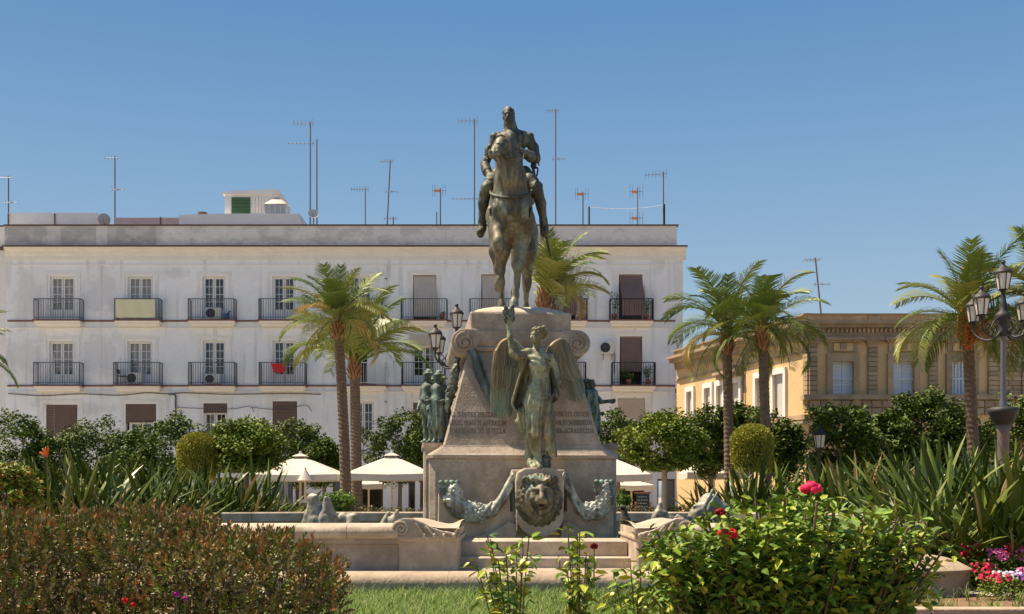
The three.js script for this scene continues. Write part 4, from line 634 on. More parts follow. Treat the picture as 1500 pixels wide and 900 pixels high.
// head with a face; c centre, s scale (1 = 0.24 m tall), yaw to the figure's side
function headOn(f, c, s, yaw, o = {}) {
  const R = new THREE.Matrix4().makeRotationY(yaw), q = (x, y, z) => { const v = V(x * s, y * s, z * s).applyMatrix4(R); return [c[0] + v.x, c[1] + v.y, c[2] + v.z]; };
  f.ell(q(0, 0.02, -0.01), [0.078 * s, 0.115 * s, 0.095 * s], 0.02 * s, [0, yaw, 0]).ell(q(0, -0.045, 0.02), [0.06 * s, 0.075 * s, 0.07 * s], 0.03 * s, [0, yaw, 0]);
  f.cap(q(0, 0.012, 0.085), q(0, -0.03, 0.108), 0.012 * s, 0.017 * s, 0.015 * s);                       // nose
  f.cap(q(-0.04, 0.03, 0.078), q(0.04, 0.03, 0.078), 0.013 * s, 0.013 * s, 0.015 * s);                  // brow
  for (const e of [-1, 1]) { f.cut(q(e * 0.032, 0.006, 0.094), [0.02 * s, 0.014 * s, 0.018 * s], 0.012 * s); f.ell(q(e * 0.032, 0.006, 0.078), [0.012 * s, 0.011 * s, 0.012 * s], 0.006 * s); f.ell(q(e * 0.08, -0.005, -0.01), [0.012 * s, 0.03 * s, 0.02 * s], 0.01 * s); }
  f.cap(q(-0.022, -0.062, 0.082), q(0.022, -0.062, 0.082), 0.011 * s, 0.011 * s, 0.01 * s);             // mouth
  f.ell(q(0, -0.098, 0.06), [0.025 * s, 0.02 * s, 0.022 * s], 0.02 * s);                                // chin
  if (o.moustache) f.cap(q(-0.04, -0.055, 0.085), q(0, -0.047, 0.097), 0.008 * s, 0.013 * s, 0.01 * s).cap(q(0.04, -0.055, 0.085), q(0, -0.047, 0.097), 0.008 * s, 0.013 * s, 0.01 * s);
  if (o.hair) for (let i = 0; i < 26; i++) { const a = i * 2.4, h = 0.02 + 0.1 * (i / 26), r = Math.sqrt(Math.max(0, 1 - (h / 0.135) ** 2)); const X = Math.cos(a) * 0.085 * r, Z = Math.sin(a) * 0.1 * r - 0.015; if (Z > 0.06 && h < 0.07) continue; f.ell(q(X, h + 0.01, Z), [0.027 * s, 0.022 * s, 0.027 * s], 0.012 * s); }
  if (o.cap) { f.cap(q(0, 0.08, -0.01), q(0, 0.13, -0.02), 0.095 * s, 0.1 * s, 0.01 * s); f.ell(q(0, 0.075, 0.08), [0.075 * s, 0.012 * s, 0.06 * s], 0.01 * s, [0.3, yaw, 0]); }
}
// ---- horse and rider
{
  const w = toWorld(-0.06, 5.83, -2.15), o = thing('equestrian_statue', 'dark green bronze rider on a striding horse atop the pedestal', 'statue', w, -0.035);
  const h = new Field();
  h.cap([0, 2.34, 0.45], [0, 2.34, -0.75], 0.47, 0.49, 0.2).ell([0, 2.28, 0.8], [0.47, 0.56, 0.38], 0.18).ell([0, 2.36, -0.85], [0.42, 0.48, 0.52], 0.2).ell([-0.24, 2.12, 0.98], [0.22, 0.3, 0.2], 0.1).ell([0.24, 2.12, 0.98], [0.22, 0.3, 0.2], 0.1);
  h.chain([[0, 2.5, 0.72, 0.38], [0, 2.88, 0.92, 0.33], [-0.04, 3.22, 1.02, 0.26], [-0.1, 3.48, 1.06, 0.21], [-0.12, 3.58, 1.1, 0.18]], 0.14);
  h.chain([[-0.1, 3.58, 1.12, 0.175], [-0.18, 3.5, 1.32, 0.155], [-0.28, 3.3, 1.52, 0.115], [-0.33, 3.2, 1.6, 0.11]], 0.06);
  h.ell([-0.02, 3.34, 1.18], [0.1, 0.17, 0.16], 0.06).ell([-0.2, 3.32, 1.2], [0.09, 0.16, 0.15], 0.06);                       // cheeks
  h.cut([-0.4, 3.22, 1.69], [0.03, 0.025, 0.04], 0.02).cut([-0.29, 3.2, 1.71], [0.03, 0.025, 0.04], 0.02).cut([-0.33, 3.12, 1.67], [0.09, 0.012, 0.07], 0.02);
  for (const e of [-1, 1]) { h.ell([-0.16 + e * 0.135, 3.52, 1.34], [0.035, 0.035, 0.04], 0.02).cap([-0.12 + e * 0.1, 3.7, 1.06], [-0.12 + e * 0.13, 3.84, 1.02], 0.05, 0.016, 0.03); }
  for (let i = 0; i < 12; i++) { const t = i / 11; h.cap([0.03 * Math.sin(i * 2), mix(3.7, 2.85, t), mix(1.02, 0.62, t)], [-0.2 + 0.1 * Math.sin(i), mix(3.5, 2.6, t), mix(0.96, 0.75, t)], 0.06, 0.03, 0.03); }   // mane
  h.cap([-0.12, 3.74, 1.15], [-0.18, 3.6, 1.38], 0.06, 0.03, 0.03);
  const leg = (p) => h.chain(p, 0.09);
  leg([[-0.300, 2.05, 0.75, 0.270], [-0.290, 1.85, 0.92, 0.200], [-0.250, 1.42, 1.32, 0.097], [-0.250, 1.34, 1.34, 0.097], [-0.250, 1.22, 1.3, 0.080], [-0.270, 0.85, 1.16, 0.059], [-0.270, 0.74, 1.12, 0.071], [-0.250, 0.6, 1.16, 0.063], [-0.240, 0.52, 1.15, 0.084], [-0.240, 0.42, 1.1, 0.105]]);
  leg([[0.280, 2.0, 0.72, 0.270], [0.260, 1.62, 0.62, 0.171], [0.200, 1.3, 0.65, 0.118], [0.160, 1.02, 0.68, 0.097], [0.150, 0.92, 0.67, 0.080], [0.100, 0.42, 0.66, 0.063], [0.100, 0.32, 0.67, 0.074], [0.080, 0.18, 0.73, 0.059], [0.070, 0.12, 0.76, 0.076], [0.060, 0.02, 0.79, 0.105]]);
  leg([[-0.246, 2.1, -0.9, 0.360], [-0.317, 1.6, -0.68, 0.234], [-0.326, 1.22, -0.9, 0.126], [-0.317, 0.95, -1.06, 0.101], [-0.308, 0.85, -1.05, 0.076], [-0.282, 0.4, -0.94, 0.063], [-0.282, 0.3, -0.92, 0.074], [-0.264, 0.17, -0.86, 0.059], [-0.264, 0.02, -0.83, 0.105]]);
  leg([[0.246, 2.1, -0.9, 0.360], [0.317, 1.58, -0.75, 0.234], [0.326, 1.2, -1.0, 0.126], [0.317, 0.98, -1.2, 0.101], [0.308, 0.86, -1.22, 0.076], [0.282, 0.42, -1.3, 0.063], [0.282, 0.32, -1.3, 0.074], [0.273, 0.18, -1.24, 0.059], [0.264, 0.02, -1.2, 0.105]]);
  h.chain([[0, 2.65, -1.28, 0.1], [0.03, 2.2, -1.6, 0.14], [0.06, 1.5, -1.66, 0.13], [0.1, 0.9, -1.6, 0.04]], 0.08);
  h.cut([0, 2.02, 1.27], [0.028, 0.36, 0.12], 0.06).cut([-0.42, 2.3, 1.02], [0.03, 0.3, 0.1], 0.05).cut([0.42, 2.3, 1.02], [0.03, 0.3, 0.1], 0.05).cut([0, 1.72, 0.95], [0.12, 0.14, 0.4], 0.1);
  for (const e of [-1, 1]) { h.cut([-0.185 + e * 0.16, 3.5, 1.385], [0.03, 0.05, 0.06], 0.03).ell([-0.18 + e * 0.15, 3.5, 1.36], [0.035, 0.03, 0.035], 0.01).cap([-0.16 + e * 0.12, 3.56, 1.33], [-0.22 + e * 0.11, 3.46, 1.46], 0.028, 0.018, 0.025).cap([-0.2 + e * 0.1, 3.34, 1.36], [-0.3 + e * 0.09, 3.2, 1.56], 0.05, 0.04, 0.04); h.cap([-0.33 + e * 0.075, 3.26, 1.69], [-0.33 + e * 0.09, 3.19, 1.66], 0.03, 0.025, 0.02); }
  h.cap([0.08, 2.05, 1.16], [0.28, 2.6, 0.98], 0.07, 0.05, 0.06).cap([-0.08, 2.05, 1.16], [-0.28, 2.6, 0.98], 0.07, 0.05, 0.06).cap([0.05, 2.62, 1.1], [-0.02, 3.3, 1.28], 0.06, 0.05, 0.05);
  h.disp = (x, y, z) => (fbm(x * 7, y * 5, z * 7, 3) - 0.5) * 0.03 + (y > 2.2 && y < 3.4 && z > 0.6 ? 0.008 * Math.sin(x * 55 + y * 9) : 0);
  mesh('horse', h.geo(0.02, patHorse, 0), MT.bronze, o);
  const r = new Field();
  r.ell([0, 2.95, -0.05], [0.3, 0.22, 0.26], 0.1).chain([[0, 2.95, -0.05, 0.26], [0, 3.25, -0.02, 0.24], [0, 3.52, 0, 0.285], [0, 3.62, 0, 0.25]], 0.1).cap([-0.31, 3.66, 0], [0.31, 3.66, 0], 0.13, 0.13, 0.12);
  r.cap([0, 3.7, 0], [-0.05, 4.0, 0.03], 0.16, 0.125, 0.1).cap([-0.02, 3.86, 0.01], [-0.03, 3.92, 0.02], 0.13, 0.13, 0.02);
  headOn(r, [-0.08, 4.11, 0.05], 1.7, -0.12, { moustache: true });
  for (let i = 0; i < 16; i++) { const a = i * 2.4, q = i / 16; r.ell([-0.08 + Math.cos(a) * 0.12 * Math.sqrt(1 - q * q * 0.9), 4.2 + q * 0.12, 0.02 + Math.sin(a) * 0.13 * Math.sqrt(1 - q * q * 0.9) - 0.03], [0.045, 0.035, 0.045], 0.03); }
  r.chain([[-0.4, 3.64, 0, 0.13], [-0.54, 3.4, -0.02, 0.112], [-0.66, 3.12, 0.02, 0.098], [-0.62, 2.96, 0.16, 0.094], [-0.56, 2.86, 0.28, 0.075]], 0.06); r.cap([-0.63, 3.03, 0.1], [-0.59, 2.92, 0.2], 0.125, 0.115, 0.012); hand(r, [-0.53, 2.85, 0.29], [0.3, -0.6, 0.5], [0.6, 0.2, -0.3], 1.5, 0.7);
  r.chain([[0.4, 3.64, 0, 0.13], [0.53, 3.45, 0.02, 0.116], [0.58, 3.22, 0.1, 0.1], [0.45, 3.2, 0.3, 0.094], [0.34, 3.23, 0.44, 0.075]], 0.06); r.cap([0.47, 3.2, 0.26], [0.39, 3.21, 0.38], 0.122, 0.112, 0.012); hand(r, [0.33, 3.24, 0.46], [-0.8, 0.05, 0.4], [0, 1, 0], 1.5, 0.9);
  r.ell([-0.44, 3.73, 0], [0.09, 0.05, 0.1], 0.06).ell([0.44, 3.73, 0], [0.09, 0.05, 0.1], 0.06);                              // epaulettes
  r.chain([[-0.18, 2.86, 0, 0.22], [-0.42, 2.66, 0.3, 0.19], [-0.58, 2.5, 0.44, 0.14], [-0.67, 2.2, 0.36, 0.115], [-0.7, 1.85, 0.24, 0.085], [-0.71, 1.72, 0.22, 0.088], [-0.73, 1.62, 0.34, 0.078], [-0.76, 1.57, 0.5, 0.06]], 0.07);
  r.chain([[0.18, 2.86, 0, 0.22], [0.42, 2.66, 0.28, 0.19], [0.6, 2.5, 0.42, 0.14], [0.7, 2.2, 0.34, 0.115], [0.76, 1.85, 0.22, 0.085], [0.78, 1.72, 0.2, 0.088], [0.8, 1.62, 0.32, 0.078], [0.83, 1.57, 0.48, 0.06]], 0.07);
  r.cap([-0.3, 2.86, 0.08], [-0.5, 2.62, 0.32], 0.2, 0.175, 0.03).cap([0.3, 2.86, 0.08], [0.5, 2.62, 0.3], 0.2, 0.175, 0.03);         // coat skirts
  for (let i = 0; i < 5; i++) r.ell([0, 3.12 + i * 0.11, 0.235 + i * 0.012], [0.018, 0.018, 0.018], 0.006);
  for (const e of [-1, 1]) { for (let i = 0; i < 5; i++) r.cap([e * (0.4 + 0.045 * i), 3.6 - i * 0.1, 0.12], [e * (0.5 + 0.04 * i), 3.5 - i * 0.1, -0.02], 0.022, 0.014, 0.014); r.cap([e * 0.12, 3.82, 0.1], [e * 0.34, 3.78, 0.05], 0.03, 0.02, 0.03); r.cap([e * 0.08, 3.5, 0.27], [e * 0.22, 3.68, 0.16], 0.02, 0.02, 0.03); for (let i = 0; i < 3; i++) r.cap([e * (0.34 + i * 0.07), 2.86 - i * 0.09, 0.2 + i * 0.1], [e * (0.5 + i * 0.04), 2.72 - i * 0.07, 0.1 + i * 0.1], 0.03, 0.02, 0.03); r.cap([e * 0.63, 2.42, 0.44], [e * 0.66, 2.36, 0.32], 0.13, 0.12, 0.012); }
  r.cap([-0.02, 3.8, 0.02], [-0.05, 3.95, 0.03], 0.165, 0.15, 0.03).cap([-0.2, 3.12, 0.18], [0.2, 3.12, 0.18], 0.06, 0.06, 0.03).cap([-0.05, 3.15, 0.22], [0.02, 3.78, 0.2], 0.02, 0.02, 0.02);
  r.disp = (x, y, z) => (fbm(x * 11, y * 14, z * 11, 3) - 0.5) * 0.032;
  const lift = (m) => { m.scale.set(0.95, 1.08, 1); m.position.y = 0.08; return m; };
  lift(mesh('rider', r.geo(0.018, patRider), MT.bronze, o));
  const tack = mb(); tack.tube([V(-0.47, 2.72, 0.5), V(-0.4, 2.5, 0.98), V(-0.1, 2.38, 1.2), V(0.12, 2.38, 1.2), V(0.4, 2.5, 0.98), V(0.47, 2.72, 0.5)], 0.03, 30, 6); tack.tube([V(-0.42, 3.26, 1.52), V(-0.34, 3.2, 1.25), V(-0.1, 3.2, 0.8), V(0.26, 3.56, 0.5)], 0.016, 24, 5).tube([V(-0.2, 3.24, 1.55), V(0.02, 3.2, 1.35), V(0.26, 3.3, 0.9), V(0.28, 3.56, 0.5)], 0.016, 24, 5);
  tack.tube([V(-0.34, 3.62, 1.2), V(-0.2, 3.7, 1.34), V(-0.02, 3.62, 1.24)], 0.02, 12, 5).tube([V(-0.33, 3.6, 1.22), V(-0.38, 3.42, 1.36), V(-0.45, 3.24, 1.52)], 0.018, 12, 5).tube([V(0.01, 3.6, 1.22), V(-0.07, 3.4, 1.4), V(-0.2, 3.22, 1.54)], 0.018, 12, 5).tube([V(-0.4, 3.32, 1.46), V(-0.24, 3.46, 1.56), V(-0.13, 3.3, 1.5)], 0.02, 12, 5); for (const e of [-1, 1]) tack.add(new THREE.TorusGeometry(0.1, 0.02, 5, 14).scale(0.8, 1.1, 1).translate(e * 0.72 + 0.02, 1.82, 0.34)).bar(V(e * 0.72, 1.92, 0.34), V(e * 0.52, 2.85, 0.1), 0.02); mesh('tack', bronzeMB(tack, patRider), MT.bronze, o);
  const cloth = new Field(); cloth.cap([-0.4, 2.5, 0.1], [-0.4, 2.5, -0.5], 0.16, 0.16, 0.1).cap([0.4, 2.5, 0.1], [0.4, 2.5, -0.5], 0.16, 0.16, 0.1).cap([0, 2.76, 0.2], [0, 2.76, -0.5], 0.2, 0.2, 0.15).cap([0, 2.85, -0.3], [0, 2.95, -0.42], 0.22, 0.2, 0.1); lift(mesh('saddle', cloth.geo(0.03, patRider), MT.bronze, o));
  const sw = mb(); sw.bar(V(0.5, 3.08, -0.05), V(0.56, 2.85, -0.1), 0.035, 0.03, 8).tube([V(0.53, 3.04, -0.02), V(0.62, 3.02, 0.05), V(0.61, 2.9, 0.02), V(0.56, 2.84, -0.08)], 0.022, 14, 5).tube([V(0.56, 2.86, -0.1), V(0.68, 2.3, -0.3), V(0.8, 1.75, -0.4), V(0.93, 1.25, -0.45)], 0.03, 24, 6).add(new THREE.SphereGeometry(0.075, 10, 8).translate(0.52, 3.1, -0.04)); lift(mesh('sword', bronzeMB(sw, patRider), MT.bronze, o));
}
// ---- winged victory
{
  const w = toWorld(0.23, 2.215, 0.55), o = thing('victory_statue', 'winged bronze woman raising one arm in front of the pedestal', 'statue', w);
  const f = new Field();
  f.chain([[0.04, 0.04, 0.22, 0.055], [0.03, 0.07, 0.1, 0.075], [0.02, 0.2, 0.04, 0.075], [-0.03, 0.45, 0.04, 0.11], [-0.08, 0.74, 0.16, 0.12], [-0.07, 1.05, 0.09, 0.17], [-0.06, 1.4, 0.02, 0.23]], 0.06);
  f.chain([[-0.1, 0.03, 0.12, 0.045], [-0.13, 0.12, -0.02, 0.07], [-0.17, 0.3, -0.12, 0.08], [-0.15, 0.7, -0.08, 0.11], [-0.08, 1.1, -0.02, 0.17]], 0.06);
  f.chain([[-0.04, 1.4, 0.02, 0.255], [-0.02, 1.6, 0.02, 0.22], [0.03, 1.85, 0, 0.185], [0.03, 2.1, 0.02, 0.21], [0.01, 2.28, 0, 0.19]], 0.09);
  f.ell([-0.09, 2.15, 0.16], [0.095, 0.095, 0.085], 0.04).ell([0.13, 2.1, 0.15], [0.095, 0.095, 0.085], 0.04).cap([-0.19, 2.4, 0.03], [0.23, 2.31, -0.04], 0.09, 0.09, 0.1).cap([0, 2.4, 0], [-0.01, 2.6, 0.02], 0.085, 0.075, 0.06);
  headOn(f, [-0.01, 2.75, 0.05], 1.32, -1.05, { hair: true }); for (let i = 0; i < 9; i++) f.ell([0.04 + 0.13 * Math.cos(i * 0.75), 2.86 + 0.06 * Math.sin(i * 1.3), -0.02 + 0.12 * Math.sin(i * 0.75)], [0.055, 0.05, 0.055], 0.02);
  f.ell([0.1, 2.78, -0.12], [0.08, 0.08, 0.08], 0.03);
  f.chain([[-0.19, 2.4, 0.03, 0.095], [-0.42, 2.33, 0.16, 0.085], [-0.5, 2.38, 0.17, 0.078], [-0.56, 2.7, 0.16, 0.062], [-0.58, 2.92, 0.14, 0.045]], 0.05); hand(f, [-0.58, 2.92, 0.14], [-0.05, 1, 0.1], [0.7, 0, 0.7], 1.25, 0.55);
  f.chain([[0.24, 2.31, -0.04, 0.095], [0.38, 2.08, -0.14, 0.08], [0.42, 1.82, -0.12, 0.066], [0.4, 1.64, -0.02, 0.05]], 0.05); hand(f, [0.4, 1.64, -0.02], [-0.2, -0.8, 0.4], [0.5, 0, 0.6], 1.2, 0.7);
  // clinging dress: skirt folds swept to one side, hem lifted behind
  f.chain([[0.12, 1.4, -0.02, 0.2], [0.17, 1.05, -0.02, 0.18], [0.2, 0.75, 0, 0.15], [0.26, 0.42, 0, 0.09]], 0.08);
  for (let i = 0; i < 9; i++) { const t = i / 8, x = mix(0.02, 0.38, t); f.cap([mix(-0.04, 0.2, t), 1.45, 0.17 - 0.1 * t], [x, 0.4 + 0.08 * Math.sin(i * 2) - 0.1 * t, 0.12 - 0.1 * t], 0.03, 0.026, 0.016); }
  for (let i = 0; i < 5; i++) f.cap([-0.2 + i * 0.1, 1.72 + 0.03 * i, 0.17], [-0.05 + i * 0.08, 1.4, 0.22], 0.022, 0.02, 0.03);
  f.cap([-0.24, 2.3, 0.16], [0.25, 2.22, 0.17], 0.035, 0.03, 0.03).cap([-0.2, 2.34, 0.12], [0.05, 2.26, 0.21], 0.03, 0.03, 0.03);
  f.disp = (x, y, z) => (y < 1.9 ? 0.012 * Math.sin(Math.atan2(z, x) * 17 + y * 5 + Math.sin(y * 4) * 2) * sst(0.1, 0.4, y) * sst(2.0, 1.5, y) : 0) + (fbm(x * 9, y * 9, z * 9, 2) - 0.5) * 0.018;
  mesh('body', f.geo(0.0145, patVictory, 0), MT.bronze, o);
  // laurel sprig held up
  const sp = mb(); sp.tube([V(-0.6, 2.9, 0.16), V(-0.6, 3.1, 0.17), V(-0.57, 3.3, 0.15)], 0.014, 10, 5); for (let i = 0; i < 14; i++) { const y = 3.02 + i * 0.02, s = i % 2 ? 1 : -1; sp.add(new THREE.SphereGeometry(0.045, 8, 6).scale(1, 1.9, 0.35).rotateZ(-s * 0.55).translate(-0.59 + s * (0.055 + 0.02 * Math.sin(i)), y + 0.02, 0.16 + 0.03 * Math.cos(i * 2))); } mesh('laurel_sprig', bronzeMB(sp, patGreen), MT.bronze, o);
  // cloak: a sheet that bellies out on each side, open to the front
  const sheet = (A, B, name) => { const n = 18, m = 10, g = new THREE.PlaneGeometry(1, 1, n, m), p = g.attributes.position, ca = new THREE.CatmullRomCurve3(A), cb = new THREE.CatmullRomCurve3(B), q = V(), r = V(); for (let i = 0; i < p.count; i++) { const u = p.getX(i) + 0.5, v = p.getY(i) + 0.5; ca.getPoint(u, q); cb.getPoint(u, r); q.lerp(r, v); const b = Math.sin(v * Math.PI); p.setXYZ(i, q.x + 0.02 * Math.sin(v * 14), q.y, q.z - 0.22 * b * Math.sin(Math.min(1, u * 1.4) * Math.PI * 0.6) + 0.015 * Math.sin(u * 5 + v * 16)); } g.computeVertexNormals(); const back = g.clone(); const bp = back.attributes.position, bn = back.attributes.normal; for (let i = 0; i < bp.count; i++) bp.setXYZ(i, bp.getX(i) - bn.getX(i) * 0.02, bp.getY(i) - bn.getY(i) * 0.02, bp.getZ(i) - bn.getZ(i) * 0.02); const M = mb().add(g).add(back); M.tube(ca.getPoints(12), 0.024, 24, 6).tube(cb.getPoints(12), 0.02, 24, 6); mesh(name, bronzeMB(M, patVictory), MT.bronze, o); };
  sheet([V(-0.2, 2.3, 0.1), V(-0.34, 2.0, 0.14), V(-0.46, 1.6, 0.14), V(-0.52, 1.35, 0.12), V(-0.44, 1.2, 0.12), V(-0.26, 1.16, 0.1)], [V(-0.12, 2.2, -0.1), V(-0.2, 1.95, -0.12), V(-0.24, 1.6, -0.14), V(-0.24, 1.42, -0.12), V(-0.2, 1.3, -0.08), V(-0.14, 1.22, 0)], 'cloak');
  sheet([V(0.28, 2.25, -0.05), V(0.36, 2.0, -0.02), V(0.42, 1.72, 0.06), V(0.46, 1.52, 0.08), V(0.36, 1.38, 0.1), V(0.22, 1.34, 0.1)], [V(0.2, 2.2, -0.14), V(0.24, 1.95, -0.14), V(0.26, 1.75, -0.12), V(0.27, 1.6, -0.1), V(0.24, 1.5, -0.05), V(0.2, 1.44, 0)], 'cloak');
  { const d = new Field(); d.chain([[-0.3, 1.2, -0.02, 0.12], [-0.34, 1.0, -0.05, 0.1], [-0.3, 0.82, -0.04, 0.05]], 0.06).chain([[-0.2, 1.25, -0.05, 0.13], [-0.24, 0.95, -0.06, 0.1], [-0.2, 0.75, -0.06, 0.04]], 0.06); d.disp = (x, y, z) => 0.014 * Math.sin(x * 60 + y * 8); mesh('cloak_end', d.geo(0.018, patVictory), MT.bronze, o); }
  // wings: a bone and three rows of overlapping feathers
  const feather = (a, b, w, M, tw) => { const L = a.distanceTo(b), s = new THREE.Shape(); s.moveTo(-w * 0.35, 0); s.quadraticCurveTo(-w * 0.62, L * 0.5, -w * 0.42, L * 0.86); s.quadraticCurveTo(-w * 0.3, L * 1.0, 0.02 * w, L); s.quadraticCurveTo(w * 0.36, L * 0.99, w * 0.42, L * 0.84); s.quadraticCurveTo(w * 0.6, L * 0.5, w * 0.35, 0); s.closePath(); const g = new THREE.ExtrudeGeometry(s, { depth: 0.012, bevelEnabled: true, bevelSize: 0.008, bevelThickness: 0.008, bevelSegments: 1, curveSegments: 4 }); g.translate(0, 0, -0.006); const r = new THREE.CylinderGeometry(0.006, 0.012, L * 0.92, 5).translate(0, L * 0.47, 0.018); const u = V().subVectors(b, a).normalize(), side = V().crossVectors(u, V(tw, 0, 1)).normalize(), n = V().crossVectors(side, u); const m = new THREE.Matrix4().makeBasis(side, u, n).setPosition(a); M.add(g, m).add(r, m); };
  const wing = (lead, tip, tw) => { const M = mb(), c = new THREE.CatmullRomCurve3(lead), t = new THREE.CatmullRomCurve3(tip); M.tube(c.getPoints(16), 0.055, 26, 8); for (const [n, len, w, dz] of [[12, 1, 0.165, 0], [13, 0.66, 0.135, 0.022], [14, 0.36, 0.1, 0.042]]) for (let i = 0; i < n; i++) { const u = i / (n - 1), a = c.getPoint(u), b = t.getPoint(u).lerp(a, 1 - len * rr(0.93, 1.04)); b.x += rr(-0.025, 0.025); a.z += dz - 0.02 + (i % 2) * 0.008; b.z += dz * 0.5 - 0.02 + rr(-0.012, 0.014) + 0.06 * Math.sin(u * 3.1); feather(a, b, w, M, tw); } mesh('wing', bronzeMB(M, patWing), MT.bronze, o); };
  wing([V(-0.22, 2.35, -0.16), V(-0.36, 2.56, -0.2), V(-0.55, 2.7, -0.22), V(-0.72, 2.64, -0.2), V(-0.84, 2.44, -0.16)], [V(-0.3, 1.6, -0.2), V(-0.46, 1.25, -0.24), V(-0.62, 1.1, -0.26), V(-0.8, 1.12, -0.26), V(-0.93, 1.3, -0.24)], -0.2);
  wing([V(0.2, 2.36, -0.14), V(0.27, 2.52, -0.18), V(0.38, 2.64, -0.24), V(0.52, 2.7, -0.3), V(0.6, 2.64, -0.34)], [V(0.42, 1.95, -0.2), V(0.56, 1.68, -0.24), V(0.74, 1.46, -0.3), V(0.9, 1.42, -0.34), V(1.0, 1.58, -0.36)], 0.45);
  const stump = new Field(); stump.chain([[0.17, -0.02, 0, 0.11], [0.18, 0.2, -0.02, 0.1], [0.17, 0.5, -0.04, 0.08]], 0.05); stump.disp = (x, y, z) => 0.01 * Math.sin(y * 50); mesh('stump_support', stump.geo(0.02, patRider, 0), MT.bronze, o);
}
{ // dark green band in relief, slanting down the shaft, coloured like the bronzes
  const o = thing('dark_green_band', 'dark green band slanting down the pedestal face beside the wing', 'ornament', [0.246, 0, -24.01], PT);
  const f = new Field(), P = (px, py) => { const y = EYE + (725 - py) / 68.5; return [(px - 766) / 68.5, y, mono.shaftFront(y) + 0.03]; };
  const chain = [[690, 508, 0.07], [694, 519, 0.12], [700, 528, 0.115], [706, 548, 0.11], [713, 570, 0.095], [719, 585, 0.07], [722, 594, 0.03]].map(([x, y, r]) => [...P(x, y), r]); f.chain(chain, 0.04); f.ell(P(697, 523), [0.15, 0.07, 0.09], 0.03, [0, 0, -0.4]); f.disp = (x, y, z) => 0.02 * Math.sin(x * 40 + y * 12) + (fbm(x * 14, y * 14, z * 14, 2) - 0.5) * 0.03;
  mesh('green_band', f.geo(0.018, patGreen), MT.bronze, o);
}
